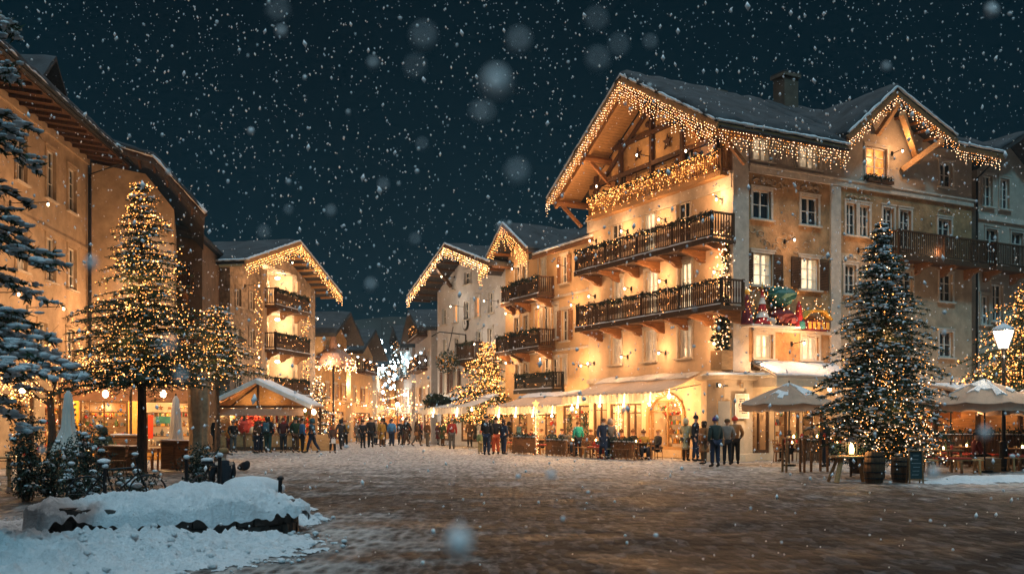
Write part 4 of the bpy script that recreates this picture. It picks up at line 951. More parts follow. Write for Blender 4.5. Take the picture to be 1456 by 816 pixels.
# ================================================================ trees
def fir(name, label, loc, H, cb, rad_, levels, seed, light=None, nb=0, snowy=.15, blade=.12, dens=1.0, spread=1.0, droop=.25, az=None, trunk_r=.13, lean=0, light_label=None, group=None, bulb=.02, power=0, pw=.9, green_=None, padk=1, bias=0, foot=0):
    rr = random.Random(seed); t = thing(name, label, 'tree', loc, 0, group)
    tr = MB(); pts = [(lean * i / 8 + .03 * math.sin(i), .03 * math.cos(i * 2), H * i / 8) for i in range(9)]
    tr.tube(pts, [trunk_r * (1 - .93 * i / 8) for i in range(9)], 8); tr.obj('trunk', bark, t)
    cr = MB(); bo = MB(); s_ = MB(); bl = []
    for k in range(levels):
        q = (k + rr.random() * .7) / levels; z = cb + (H - cb) * q
        Lm = rad_ * (1 - q) ** pw + .12
        if foot: Lm *= min(1, 1 - foot + foot * q / .22)
        n = max(4, int((6 + 5 * (1 - q)) * dens))
        for i in range(n):
            a = 2 * PI * (i + rr.random() * .8) / n + k * 1.3
            if az and math.cos(a) < az: continue
            L = Lm * (rr.uniform(.5, 1.18) if rr.random() < .8 else rr.uniform(.25, .5)); d = Vector((math.cos(a), math.sin(a), 0)); side = Vector((-d.y, d.x, 0))
            up0 = rr.uniform(.0, .3) * (1.2 if q > .7 else 1)
            P = []
            m = max(4, int(L / .22))
            for j in range(m + 1):
                s = j / m; P.append(Vector((lean * z / H, 0, z)) + d * L * s + Vector((0, 0, L * (up0 * s - droop * s * s))) + side * L * .06 * math.sin(s * 4 + i))
            bo.tube(P, [.028 * (1 - .8 * j / m) * (.5 + L / 2.5) for j in range(m + 1)], 4)
            for j in range(1, m + 1):
                s = j / m; wd = L * .36 * (1 - s * .75) * spread + .08
                for sg in (-1, 1):
                    tl = wd * rr.uniform(.6, 1.15)
                    tip = P[j] + (side * sg * .85 + d * .6).normalized() * tl + Vector((0, 0, -tl * rr.uniform(.05, .35)))
                    nn = max(3, int(tl / (blade * .28) * dens))
                    for b_ in range(nn):
                        c = P[j].lerp(tip, (b_ + rr.random()) / nn)
                        v = ((tip - P[j]).normalized() * rr.uniform(.3, 1) + Vector((rr.gauss(0, .6), rr.gauss(0, .6), rr.gauss(-.1, .5)))).normalized() * blade * rr.uniform(.7, 1.3)
                        w_ = v.cross(Vector((rr.gauss(0, 1), rr.gauss(0, 1), rr.gauss(0, 1)))).normalized() * blade * .16
                        cr.add([c - w_, c + w_, c + v], [(0, 1, 2)])
                    if rr.random() < snowy:
                        for _p in range(padk): c = P[j].lerp(tip, rr.uniform(.1, 1)); r_ = blade * rr.uniform(.25, .75) * (.8 if padk > 1 else 1); s_.blob((c.x + rr.gauss(0, .03), c.y + rr.gauss(0, .03), c.z + blade * .22), r_, rr.uniform(.3, .7), n=5, m=3, jit=.4)
                    bl.append(tip + Vector((0, 0, .02)) + d * .04)
                if rr.random() < snowy * 1.2:
                    r_ = blade * rr.uniform(.4, 1.0); s_.blob((P[j].x, P[j].y, P[j].z + blade * .25), r_, .4, n=6, m=4, jit=.25)
                bl.append(P[j] + Vector((0, 0, .05)))
    bo.obj('branches', bark, t); cr.obj('crown', green_ or green, t)
    if s_.v: s_.obj('snow_pads', snow, t, smooth=True)
    if nb:
        l = MB(); bl2 = [rr.choice(bl) for _ in range(nb)]
        if bias: bl2 = [p for p in bl2 if rr.random() > bias * max(0, (p.z - cb) / (H - cb)) ** .7]
        for p in bl2:
            q = p + Vector((rr.gauss(0, .06), rr.gauss(0, .06), rr.gauss(0, .06))); l.octa(q, bulb * rr.choice((.7, .9, 1, 1.15, 1.8 if rr.random() < .35 else 1)), rr.choice((0, 1, 1, 2, 2)))
        o = l.obj('fairy_lights', list(light) + [bulbd]); o.location = loc; tag(o, light_label, 'fairy lights')
    if power:
        for f_ in (.2, .5): 
            for a in (0.6, 2.7, 4.8):
                lamp((rad_ * .55 * (1 - f_) * math.cos(a), rad_ * .55 * (1 - f_) * math.sin(a), cb + (H - cb) * f_), power / 6, (1, .52, .18), .35, t)
    return t
def at(px, py): return gnd(px, py)
L1 = at(201, 676)
fir('fir_tree', 'tall fir wrapped in golden lights on a bare trunk, standing on the left terrace', L1, 8.8, 2.7, 2.35, 36, 3, [bulbw, bulbw2], 2700, .12, .10, 1.15, trunk_r=.17, light_label='golden fairy lights on the tall left fir', bulb=.018, power=130, pw=.85)
L2 = at(272, 664)
fir('fir_tree', 'shorter wide fir with golden lights behind the tall left fir, near the dark house', (L2.x, L2.y + 3, 0), 6.1, 3.4, 1.6, 17, 5, [bulbw, bulbw2], 520, .12, .11, 1.1, light_label='golden fairy lights on the shorter fir by the dark house', bulb=.022, power=70, pw=.7)
L3 = at(1253, 678.5)
fir('fir_tree', 'dark Christmas fir with snow dusting and white gold lights in front of the hotel', L3, 7.35, .6, 2.15, 50, 11, [bulbp, bulbw2], 2700, .40, .095, 1.55, bias=.75, trunk_r=.12, light_label='white gold fairy lights on the big fir in front of the hotel', bulb=.0145, foot=.5, power=80, pw=.85, droop=.32)
l = MB(); 
for k, (x0, sg) in enumerate(((-.1, 1), (.35, 1), (.9, -1), (-.5, 1))):
    for i in range(70):
        t_ = i / 70; l.octa((L3.x + x0 + .3 * math.sin(t_ * 5 + k) + R.gauss(0, .13), L3.y - 1.5 + .8 * t_ + R.gauss(0, .12), .5 + 2.9 * t_), .013 * R.uniform(.7, 1.3), R.choice((0, 1)))
tag(l.obj('fairy_lights', [bulbp, bulbw2]), 'thick hanging strands of lights down the front of the big fir', 'fairy lights')
P4 = ray(697, 590, 61)
fir('fir_tree', 'small golden glowing fir at the end of the terrace awnings, before the grey white house', (P4.x, P4.y, 0), 6.7, 1.7, 2.8, 24, 17, [bulbw, bulbw2], 3400, .04, .15, 1.1, light_label='dense golden lights on the small fir before the grey white house', bulb=.032, power=260, pw=.6)
P5 = ray(1476, 560, 35.5)
fir('fir_tree', 'wide fir with orange gold lights reaching in at the right edge behind the street lamp', (P5.x, P5.y, 0), 7.0, 2.6, 3.4, 22, 23, [bulbw, bulbw2], 3200, .05, .13, 1.0, light_label='orange gold fairy lights on the wide fir at the right edge', bulb=.025, power=140, pw=.75)
fir('fir_tree', 'snow laden dark fir without lights at the left edge, closest to the camera', (-7.9, 11.0, 0), 9.6, 2.3, 2.3, 44, 31, None, 0, .95, .10, 1.5, padk=7, droop=.36, az=-.15, trunk_r=.2, pw=.42, spread=.85)
P6 = ray(452, 600, 62)
fir('fir_tree', 'small fir dotted with lights beside the right corner of the stone hotel', (P6.x, P6.y, 0), 4.6, .6, 1.3, 16, 37, [bulbw, bulbp], 500, .1, .13, .9, light_label='sparse lights on the small fir beside the stone hotel', bulb=.03, power=20)

# bare tree with hanging lights, far left
def bare_tree(loc, H, seed, label, nb, light_label):
    rr = random.Random(seed); t = thing('bare_tree', label, 'tree', loc); tr = MB(); br_ = MB(); tips = []
    tr.tube([(0, 0, 0), (.04, .02, H * .25), (-.03, 0, H * .5)], [.16, .12, .1], 8)
    def grow(p, d, L, r_, dep):
        pts = [p]; q = Vector(p); dd = Vector(d)
        for i in range(4):
            dd = (dd + Vector((rr.gauss(0, .18), rr.gauss(0, .18), rr.gauss(0, .12)))).normalized(); q = q + dd * L / 4; pts.append(q.copy()); tips.append(q.copy())
        br_.tube(pts, [r_ * (1 - .5 * i / 4) for i in range(5)], 5)
        if dep:
            for _ in range(3): grow(pts[rr.choice((2, 3, 4))], (dd + Vector((rr.gauss(0, .7), rr.gauss(0, .7), rr.gauss(-.05, .45)))).normalized(), L * rr.uniform(.55, .8), r_ * .5, dep - 1)
    for i in range(6):
        a = i * PI / 3 + rr.random(); grow(Vector((-.03, 0, H * rr.uniform(.4, .5))), Vector((math.cos(a), math.sin(a), .65)), H * .28, .05, 3)
    tr.obj('trunk', bark, t); br_.obj('crown', bark, t)
    l = MB()
    for _ in range(nb): p = rr.choice(tips); l.octa(p + Vector((rr.gauss(0, .06), rr.gauss(0, .06), -rr.random() ** 2 * .7)), .02 * rr.uniform(.7, 1.4), rr.choice((0, 1)))
    o = l.obj('fairy_lights', [bulbw, bulbw2]); o.location = loc; tag(o, light_label, 'fairy lights')
    lamp((0, -.3, H * .62), 40, (1, .5, .16), .4, t)
bare_tree(at(72, 672), 5.2, 5, 'bare twisted tree hung with golden lights at the left edge', 900, 'golden lights in the bare tree at the left edge')

# ================================================================ people
TEMPL = {}
def skinmesh(chains, name, smooth=True, sub=1):
    """chains: list of (points with radii, edges); each island is grown by the skin modifier"""
    me = bpy.data.meshes.new(name); v = []; e = []; rr = []; roots = []
    for pts, ed in chains:
        b = len(v); roots.append(b); v += [p[:3] for p in pts]; rr += [p[3] for p in pts]; e += [(b + i, b + j) for i, j in ed]
    me.from_pydata(v, e, []); me.skin_vertices.new() if hasattr(me.skin_vertices, 'new') and not me.skin_vertices else None
    o = bpy.data.objects.new('tmp', me); COL.objects.link(o)
    m = o.modifiers.new('s', 'SKIN'); m.use_smooth_shade = True
    s = o.modifiers.new('u', 'SUBSURF'); s.levels = sub; s.render_levels = sub
    if not me.skin_vertices:
        bpy.context.view_layer.objects.active = o; o.select_set(True); bpy.ops.mesh.customdata_skin_add()
    for i, r_ in enumerate(rr): sv = me.skin_vertices[0].data[i]; sv.radius = (r_, r_); sv.use_root = i in roots
    dg = bpy.context.evaluated_depsgraph_get(); out = bpy.data.meshes.new_from_object(o.evaluated_get(dg)); out.name = name
    bpy.data.objects.remove(o); bpy.data.meshes.remove(me)
    return out
def pose_points(pose):
    hz, kz, az_ = .92, .5, .09; st = {'stand': .03, 'talk': .05, 'walk': .24, 'pockets': .04, 'phone': .03, 'sit': 0}[pose]
    dz = 0
    J = {}
    J['pel'] = (0, 0, .96); J['sp'] = (0, 0, 1.14); J['ch'] = (0, .01, 1.36); J['ne'] = (0, 0, 1.5); J['ja'] = (0, -.02, 1.58); J['he'] = (0, -.015, 1.665); J['to'] = (0, 0, 1.73)
    for s, n in ((-1, 'l'), (1, 'r')):
        f = s * st
        J['hp' + n] = (s * .09, 0, .9); J['kn' + n] = (s * .10, -f * .55 - .02, .5); J['an' + n] = (s * .105, -f + (.10 if f < 0 and pose == 'walk' else 0), .10 if not (pose == 'walk' and f < 0) else .17); J['te' + n] = (s * .13, -f - .14 + (.10 if f < 0 and pose == 'walk' else 0), .04)
        J['sh' + n] = (s * .185, 0, 1.42)
        if pose == 'walk': J['el' + n] = (s * .25, f * .6 + .03, 1.15); J['wr' + n] = (s * .25, f * 1.3 - .06, .93)
        elif pose == 'talk' and s > 0: J['el' + n] = (s * .24, -.02, 1.14); J['wr' + n] = (s * .14, -.26, 1.22)
        elif pose == 'phone': J['el' + n] = (s * .23, -.03, 1.15); J['wr' + n] = (s * .07, -.24, 1.28)
        elif pose == 'pockets': J['el' + n] = (s * .29, .06, 1.16); J['wr' + n] = (s * .2, -.06, .98)
        elif pose == 'sit': J['el' + n] = (s * .24, -.06, 1.16); J['wr' + n] = (s * .13, -.28, 1.04)
        else: J['el' + n] = (s * .245, .03, 1.15); J['wr' + n] = (s * .26, -.05, .91)
    if pose == 'sit':
        for k in list(J):
            if k[:2] in ('kn',): J[k] = (J[k][0] * 1.3, -.42, .96)
            if k[:2] == 'an': J[k] = (J[k][0] * 1.2, -.42, .55)
            if k[:2] == 'te': J[k] = (J[k][0] * 1.1, -.58, .49)
    return J
def person_template(pose, long_=False, hat='beanie', bulk=1.0):
    key = (pose, long_, hat, bulk)
    if key in TEMPL: return TEMPL[key]
    J = pose_points(pose); dz = -.46 if pose == 'sit' else 0
    def p(k, r_, off=(0, 0, 0)): a = J[k]; return (a[0] + off[0], a[1] + off[1], a[2] + off[2] + dz, r_)
    pts = [p('pel', .13), p('sp', .12), p('ch', .14), p('ne', .055), p('ja', .07), p('he', .098), p('to', .06)]; ed = [(0, 1), (1, 2), (2, 3), (3, 4), (4, 5), (5, 6)]
    fing = []
    for n, s in (('l', -1), ('r', 1)):
        b = len(pts); pts += [p('sh' + n, .06), p('el' + n, .045), p('wr' + n, .028)]; ed += [(2, b), (b, b + 1), (b + 1, b + 2)]
        e_ = Vector(J['el' + n]); w_ = Vector(J['wr' + n]); d = (w_ - e_).normalized(); hand = w_ + d * .07
        pts.append((hand.x, hand.y, hand.z + dz, .034)); ed.append((b + 2, b + 3))
        ax = d.cross(Vector((0, 1, .2)) if abs(d.y) < .8 else Vector((0, 0, 1))).normalized(); ax = ax.cross(d).normalized()
        for q in range(4):
            o = (q - 1.5) * .018; k0 = hand + ax * o + d * .01; ln = (.065, .078, .072, .055)[q]; bend = Vector((-s, -.3, 0)) * .012
            fing.append(([(*(k0 + Vector((0, 0, dz))), .009), (*(k0 + d * ln * .6 + Vector((0, 0, dz))), .008), (*(k0 + d * ln + bend + Vector((0, 0, dz))), .007)], [(0, 1), (1, 2)]))
        k0 = hand - d * .02 + ax * -.025; fing.append(([(*(k0 + Vector((0, 0, dz))), .010), (*(k0 - ax * .022 + d * .03 + Vector((0, 0, dz))), .009), (*(k0 - ax * .03 + d * .055 + Vector((0, 0, dz))), .008)], [(0, 1), (1, 2)]))
        b = len(pts); pts += [p('hp' + n, .085), p('kn' + n, .058), p('an' + n, .04), p('te' + n, .035)]; ed += [(0, b), (b, b + 1), (b + 1, b + 2), (b + 2, b + 3)]
    body = skinmesh([(pts, ed)] + fing, 'body')
    # nose, ears and eyes belong to the body mesh
    bm = MB(); hz = J['he'][2] + dz; hy = J['he'][1]
    body_v = [tuple(v.co) for v in body.vertices]; body_f = [tuple(f.vertices) for f in body.polygons]
    bm.add(body_v, body_f, 0); bm.add([(-.016, hy - .088, hz - .03), (.016, hy - .088, hz - .03), (0, hy - .118, hz - .026), (0, hy - .09, hz + .02)], [(0, 1, 2), (1, 3, 2), (3, 0, 2)], 0)
    for s in (-1, 1): bm.blob((s * .034, hy - .086, hz + .005), .012, 1, 1, 6, 4); bm.blob((s * .092, hy + .005, hz - .01), .024, 1.3, 0, 6, 4)
    bm.box(-.025, hy - .094, hz - .058, .025, hy - .086, hz - .05, 2)
    body = bm.mesh('body', [skin, metal, M('lips', (.3, .1, .08))], True)
    k = bulk
    pts = [p('pel', .155 * k, (0, 0, -.06 if not long_ else -.1)), p('sp', .15 * k), p('ch', .165 * k), p('ne', .085)]; ed = [(0, 1), (1, 2), (2, 3)]
    for n in 'lr':
        b = len(pts); pts += [p('sh' + n, .085 * k), p('el' + n, .068 * k), p('wr' + n, .052 * k)]; ed += [(2, b), (b, b + 1), (b + 1, b + 2)]
    if long_ and pose != 'sit':
        b = len(pts); pts += [(0, 0, .62, .2 * k), (0, .01, .46, .23 * k)]; ed += [(0, b), (b, b + 1)]
    coat = skinmesh([(pts, ed)], 'coat')
    pts = [p('pel', .14 * k)]; ed = []
    for n in 'lr':
        b = len(pts); pts += [p('hp' + n, .11 * k), p('kn' + n, .082 * k), p('an' + n, .068 * k, (0, 0, .02))]; ed += [(0, b), (b, b + 1), (b + 1, b + 2)]
    trou = skinmesh([(pts, ed)], 'trousers')
    ch = []
    for n in 'lr': ch.append(([p('an' + n, .06, (0, .02, .06)), p('an' + n, .058, (0, .02, -.03)), p('te' + n, .046, (0, .02, .01)), p('te' + n, .035, (0, -.04, .0))], [(0, 1), (1, 2), (2, 3)]))
    boots = skinmesh(ch, 'boots')
    m = MB(); hx, hy, hz = 0, J['he'][1], J['he'][2] + dz
    if hat == 'beanie': m.lathe([(.112, -.005), (.118, .03), (.108, .075), (.07, .12), (.02, .135)], (hx, hy + .01, hz), 12, wob=.1); m.blob((hx, hy + .01, hz + .15), .032)
    elif hat == 'hood': m.lathe([(.13, -.14), (.135, -.02), (.128, .06), (.09, .12), (.02, .145)], (hx, hy + .035, hz), 12, wob=.15)
    elif hat == 'cap': m.lathe([(.11, .02), (.115, .06), (.09, .11), (.02, .125)], (hx, hy, hz), 12); m.box(-.07, hy - .2, hz + .03, .07, hy - .06, hz + .045)
    elif hat == 'hair': m.lathe([(.06, -.2), (.10, -.12), (.118, 0), (.112, .07), (.07, .115), (.02, .125)], (hx, hy + .03, hz), 12, wob=.25)
    else: m.lathe([(.10, -.02), (.112, .03), (.1, .08), (.06, .11), (.02, .118)], (hx, hy + .02, hz), 12, wob=.2)
    hatm = m.mesh('hat', metal, True)
    m = MB(); m.lathe([(.09, -.03), (.11, 0), (.105, .045), (.075, .065)], (0, J['ne'][1] - .005, J['ne'][2] + dz), 12, wob=.5); scarf = m.mesh('scarf', metal, True)
    TEMPL[key] = (body, coat, trou, boots, hatm, scarf); return TEMPL[key]
BLK, NAV, DGR, BRN = (.018, .018, .022), (.02, .03, .06), (.035, .05, .045), (.10, .055, .03)
def person(loc, face, label, coat=BLK, tr=BLK, pose='stand', long_=False, hat='beanie', hatc=BLK, h=1.75, bulk=1.0, scarf=None, extra=None, group='people in the square'):
    tp = person_template(pose, long_, hat, bulk)
    o = thing('person', label, 'person', loc, face, group); o.scale = (h / 1.75,) * 3
    link('body', tp[0], o)
    items = [('coat', tp[1], coat), ('trousers', tp[2], tr), ('boots', tp[3], (.03, .022, .018)), ('hair' if hat in ('hair', 'short') else 'hat', tp[4], hatc)]
    if scarf: items.append(('scarf', tp[5], scarf))
    for n_, me, c in items:
        k = link(n_, me, o)
        if not me.materials: me.materials.append(C(c))
        k.material_slots[0].link = 'OBJECT'; k.material_slots[0].material = C(c)
    if extra == 'bag':
        m = MB(); m.bbox(-.30, -.12, .78, -.20, .14, 1.02, .02); m.tube([(-.24, 0, 1.02), (-.1, -.17, 1.25), (.14, -.1, 1.5)], .012, 5); m.obj('shoulder_bag', C((.25, .12, .05)), o)
    if extra == 'pack':
        m = MB(); m.bbox(-.15, .13, 1.02, .15, .32, 1.46, .04); m.blob((0, .3, 1.16), .12, 1); m.obj('backpack', C((.05, .12, .16)), o)
    if extra == 'whitebag':
        m = MB(); m.bbox(-.14, -.3, .62, .14, -.2, .92, .02); m.tube([(-.08, -.25, .92), (0, -.25, 1.04), (.08, -.25, .92)], .01, 4); m.obj('carrier_bag', C((.7, .68, .65)), o)
    return o
def pp(px, py, Y=None): return gnd(px, py) if Y is None else Vector(((px - 728) / F_PX * Y, Y, 0))
A_ = rad
def tp_(px, n):
    O = (CX - dR[0] * n, CY - dR[1] * n); t = ray_line(px, O, dL); return Vector((O[0] + dL[0] * t, O[1] + dL[1] * t, 0))
cream_c, red_c, teal_c, blue_c, org_c = (.55, .40, .2), (.40, .04, .03), (.02, .26, .22), (.05, .18, .38), (.55, .16, .03)
person(tp_(975, 1.9), A_(150), 'person in a long cream yellow coat with pale fur hat by the arched door', cream_c, BRN, 'talk', True, 'hood', (.6, .5, .3), 1.72, 1.1)
person(tp_(989, 1.8), A_(60), 'person in a dark jacket and black hat between cream coat and patterned coat', BLK, NAV, 'talk', False, 'beanie', BLK, 1.84)
person(pp(1001, 660), A_(-60), 'person in a long rust patterned coat facing the dark green jacket', (.30, .13, .05), BRN, 'talk', True, 'hair', (.05, .03, .02), 1.62, 1.15)
person(pp(1017, 664), A_(200), 'person in dark green jacket and purple hat with a shoulder bag near the poster', DGR, NAV, 'stand', False, 'beanie', (.08, .04, .18), 1.74, 1.1, extra='bag')
person(pp(1034, 661), A_(170), 'person in a grey coat half hidden behind the red hatted figure', (.2, .18, .16), BLK, 'pockets', False, 'short', (.1, .06, .03), 1.70)
person(pp(1045, 660), A_(175), 'person in a brown coat and red hat standing under the framed poster', (.24, .14, .07), BLK, 'pockets', False, 'beanie', (.55, .05, .03), 1.76, 1.1)
person(tp_(822, 3.1), A_(200), 'person in a teal green jacket on the terrace edge under the long awning', teal_c, BLK, 'stand', False, 'short', (.15, .07, .03), 1.62, 1.1)
person(tp_(858, 3.6), A_(0), 'person in a dark open coat with long cream scarf walking out of the terrace', NAV, NAV, 'walk', True, 'short', (.12, .07, .04), 1.74, 1.05, scarf=(.6, .5, .38))
person(tp_(868, 3.3), A_(20), 'person in a grey hooded coat just behind the cream scarf', (.12, .11, .10), BLK, 'stand', False, 'hood', (.3, .26, .22), 1.72)
person(tp_(799, 1.7), A_(40), 'person with dark hair seated at the terrace table beside the teal jacket', (.05, .06, .10), BLK, 'sit', False, 'short', (.05, .03, .02), 1.7)
person(tp_(936, 1.6), A_(-70), 'person in a black jacket with bright face seated before the arched door', BLK, BLK, 'sit', False, 'short', (.3, .16, .06), 1.72)
person(pp(692, 647), A_(170), 'tall person in black with a black cap, left of the three at the terrace corner', BLK, NAV, 'talk', False, 'cap', BLK, 1.86, 1.1)
person(pp(705, 646), A_(190), 'person in a black jacket over orange red trousers at the terrace corner', BLK, (.45, .08, .03), 'stand', False, 'beanie', BLK, 1.8, 1.15)
person(pp(716, 646), A_(140), 'person in a dark blue jacket leaning to the terrace corner table', NAV, NAV, 'talk', False, 'hair', (.04, .02, .02), 1.7)
person(pp(683, 645), A_(30), 'child in a green and cream snowsuit by the terrace corner', (.16, .2, .09), (.3, .24, .12), 'stand', False, 'beanie', (.4, .1, .05), 1.15, 1.25)
person(pp(668, 635), A_(190), 'person in a brown coat beside the small golden tree', (.12, .07, .04), BLK, 'stand', True, 'hair', (.04, .025, .02), 1.72)
person(pp(676, 634), A_(160), 'person in a long black coat right of the brown coat near the golden tree', BLK, BLK, 'stand', True, 'beanie', BLK, 1.74)
person(pp(661, 629), A_(200), 'person in a light blue jacket before the white awnings', (.08, .26, .42), NAV, 'stand', False, 'beanie', (.1, .25, .4), 1.66, 1.1)
person(pp(650, 629), A_(170), 'person in a red jacket before the white awnings', (.32, .04, .04), BLK, 'stand', False, 'short', (.06, .03, .02), 1.76, 1.1)
person(pp(641, 629), A_(185), 'person in dark clothes left of the red jacket', BLK, BLK, 'pockets', False, 'short', BRN, 1.74)
person(pp(516, 637), A_(175), 'person in black at the left of the pair in the middle of the square', BLK, BLK, 'stand', False, 'beanie', BLK, 1.7)
person(pp(527, 636), A_(190), 'tall person in black jacket, right of the dark pair in mid square', BLK, BLK, 'stand', False, 'short', (.06, .04, .03), 1.88, 1.15)
person(pp(545, 633), A_(160), 'person in a black padded jacket just left of the blue jacket in the middle', BLK, BLK, 'pockets', False, 'hood', BLK, 1.86, 1.15)
person(pp(557, 634), A_(180), 'person in a mid blue jacket in the middle of the square', blue_c, NAV, 'stand', False, 'beanie', NAV, 1.76, 1.15)
person(pp(570, 632), A_(195), 'person in black with a pale hat right of the mid blue jacket', BLK, BLK, 'walk', False, 'beanie', (.3, .28, .26), 1.76, 1.1)
person(pp(594, 628), A_(160), 'person in navy at the left of the close trio left of the hanging ball', NAV, BLK, 'stand', False, 'short', BRN, 1.74, 1.1)
person(pp(601, 628), A_(200), 'person with a purple red top inside the close trio', (.22, .04, .08), NAV, 'talk', False, 'short', BRN, 1.72)
person(pp(609, 628), A_(150), 'person in black at the right of the close trio', BLK, BLK, 'stand', False, 'beanie', BLK, 1.74)
person(pp(616, 627), A_(185), 'tall person in a dark long coat next to the close trio', BLK, BLK, 'stand', True, 'short', BRN, 1.84)
person(pp(624, 626), A_(175), 'person in a rust brown jacket at the end of the row of people', (.25, .07, .04), BLK, 'stand', False, 'short', BRN, 1.76)
person(pp(581, 625), A_(180), 'small person in an orange red jacket far up the street', org_c, BLK, 'stand', False, 'beanie', red_c, 1.5, 1.15)
person(pp(485, 639), A_(170), 'person in a dark hooded jacket walking right of the child with the white bag', (.03, .03, .035), BLK, 'walk', False, 'hood', BLK, 1.74, 1.1)
person(pp(473, 644), A_(20), 'small person in dark brown clothes carrying a white bag', (.09, .05, .035), BLK, 'walk', False, 'hair', (.25, .1, .04), 1.42, 1.1, extra='whitebag')
person(pp(444, 643.5), A_(-100), 'person in a dark teal coat walking towards the market stall', (.02, .06, .09), NAV, 'walk', False, 'hood', (.03, .09, .12), 1.76, 1.1)
person(pp(403, 643.5), A_(0), 'person in an open black jacket over a red shirt before the stall', (.06, .02, .02), BLK, 'pockets', False, 'short', (.12, .05, .03), 1.8, 1.1, scarf=(.35, .04, .04))
person(pp(381, 643.5), A_(170), 'tall person in black with a dark green backpack before the middle of the stall', BLK, (.02, .06, .06), 'stand', False, 'hair', (.04, .03, .02), 1.88, 1.15, extra='pack')
person(pp(363, 643), A_(-60), 'child in a cream and brown coat holding out an arm before the stall', (.36, .26, .16), NAV, 'talk', False, 'beanie', BRN, 1.42, 1.15)
person(pp(326, 642.6), A_(-150), 'person in a bright orange snow jacket bending at the left of the stall', org_c, (.1, .03, .03), 'talk', False, 'beanie', (.04, .03, .06), 1.32, 1.25)
person(pp(307, 643), A_(150), 'tall person in black at the left post of the stall', BLK, BLK, 'stand', False, 'short', (.05, .03, .02), 1.86, 1.15)
person(pp(147, 668), A_(190), 'person in a dark green padded jacket seated on the left terrace', (.03, .055, .045), BLK, 'sit', False, 'hood', (.02, .03, .025), 1.9, 1.25, group='seated guests')
person(pp(1175, 664), A_(-120), 'person in black with a brimmed hat behind the standing table near the fir', BLK, BLK, 'talk', False, 'cap', BLK, 1.75, group='seated guests')
person(pp(1122, 652), A_(20), 'seated person in a blue jacket inside the side entrance terrace', blue_c, BLK, 'sit', False, 'short', BRN, 1.7, group='seated guests')
person(pp(1135, 651), A_(160), 'seated person with long blond hair and blue top beside the blue jacket', (.03, .10, .22), BLK, 'sit', False, 'hair', (.5, .3, .1), 1.66, group='seated guests')
person(pp(1388, 668), A_(90), 'person in dark red slumped on the bench under the right parasol', (.15, .03, .03), BLK, 'sit', False, 'beanie', BLK, 1.7, group='seated guests')
sp_ = person(pp(318, 722), A_(215), 'person with fair hair in a dark coat sitting low behind the snow bank', (.02, .022, .028), BLK, 'sit', False, 'short', (.26, .13, .055), 1.5, 1.0, group='seated guests')
for i, px in enumerate((455, 462, 498, 505, 537, 586, 590)):
    person(pp(px, 622.5 + (i % 3)), A_(170 + i * 20), ['person in brown before the narrow decorated house', 'person in grey close to the small fir by the stone hotel', 'distant person in dark red at the left of the street', 'distant person in black at the left of the street', 'distant person in green in the middle of the street', 'distant person in a yellow brown coat before the hazy house', 'distant person in purple before the hazy house'][i],
           [(.12, .06, .03), (.1, .1, .1), (.25, .03, .03), BLK, (.03, .12, .06), (.3, .17, .05), (.1, .03, .14)][i], BLK, ('walk', 'stand')[i % 2], False, ('beanie', 'short')[i % 2], BRN, 1.72, 1.1)

CN = {'black': BLK, 'navy': NAV, 'brown': (.12, .065, .035), 'grey': (.14, .135, .13), 'red': (.38, .04, .03), 'beige': (.42, .32, .2), 'dark green': (.03, .07, .04), 'orange': (.5, .17, .04), 'blue': (.05, .16, .34), 'maroon': (.16, .025, .03), 'white': (.6, .58, .55), 'mustard': (.45, .27, .05)}
crow = random.Random(12); seen = set(); CN = {k: tuple(x * .6 for x in q) for k, q in CN.items()}
spots = [('by the far market tents', (452, 612), (618.6, 622), 20), ('before the white awnings', (618, 690), (622, 627), 10), ('in mid square', (488, 640), (628, 635), 12), ('around the market stall', (318, 446), (642.6, 644), 5), ('near the terrace corner', (630, 740), (631, 641), 7)]
for anchor, xr, yr, n_ in spots:
    for i in range(n_):
        for _ in range(50):
            a_, b_, h_ = crow.choice(list(CN)[:12]), crow.choice(['black', 'navy', 'brown', 'grey']), crow.choice([('beanie', 'knitted hat'), ('hood', 'hood up'), ('short', 'short hair'), ('hair', 'long hair'), ('cap', 'cap')])
            if (a_, h_[0], anchor) not in seen: break
        seen.add((a_, h_[0], anchor)); px = xr[0] + (xr[1] - xr[0]) * (i + crow.random()) / n_; P_ = pp(px, crow.uniform(*yr))
        hc = CN[crow.choice(list(CN))] if h_[0] in ('beanie', 'cap') else CN[a_] if h_[0] == 'hood' else (.07, .04, .025)
        person(P_, crow.random() * 2 * PI, 'person in a %s coat and %s trousers with %s, %s' % (a_, b_, h_[1], anchor), CN[a_], CN[b_], crow.choice(('stand', 'walk', 'talk', 'pockets')), crow.random() < .35, h_[0], hc, crow.uniform(1.58, 1.86), crow.choice((1.0, 1.1, 1.15)), extra=crow.choice((None, None, None, 'pack', 'bag')))
for i, (px, n_) in enumerate(((756, 1.5), (770, 2.3), (785, 1.6), (840, 1.4), (884, 2.2), (900, 1.5), (915, 2.4), (744, 2.8), (812, 2.2), (872, 1.2))):
    a_ = ['red', 'beige', 'navy', 'brown', 'orange', 'black', 'mustard', 'maroon', 'grey', 'blue'][i]
    person(tp_(px, n_), ANGL + crow.uniform(-2, 2), 'guest in a %s top seated at a table under the awnings' % a_, CN[a_], BLK, 'sit', False, crow.choice(('short', 'hair', 'beanie')), (.10, .055, .03), 1.68, 1.1, group='seated guests')
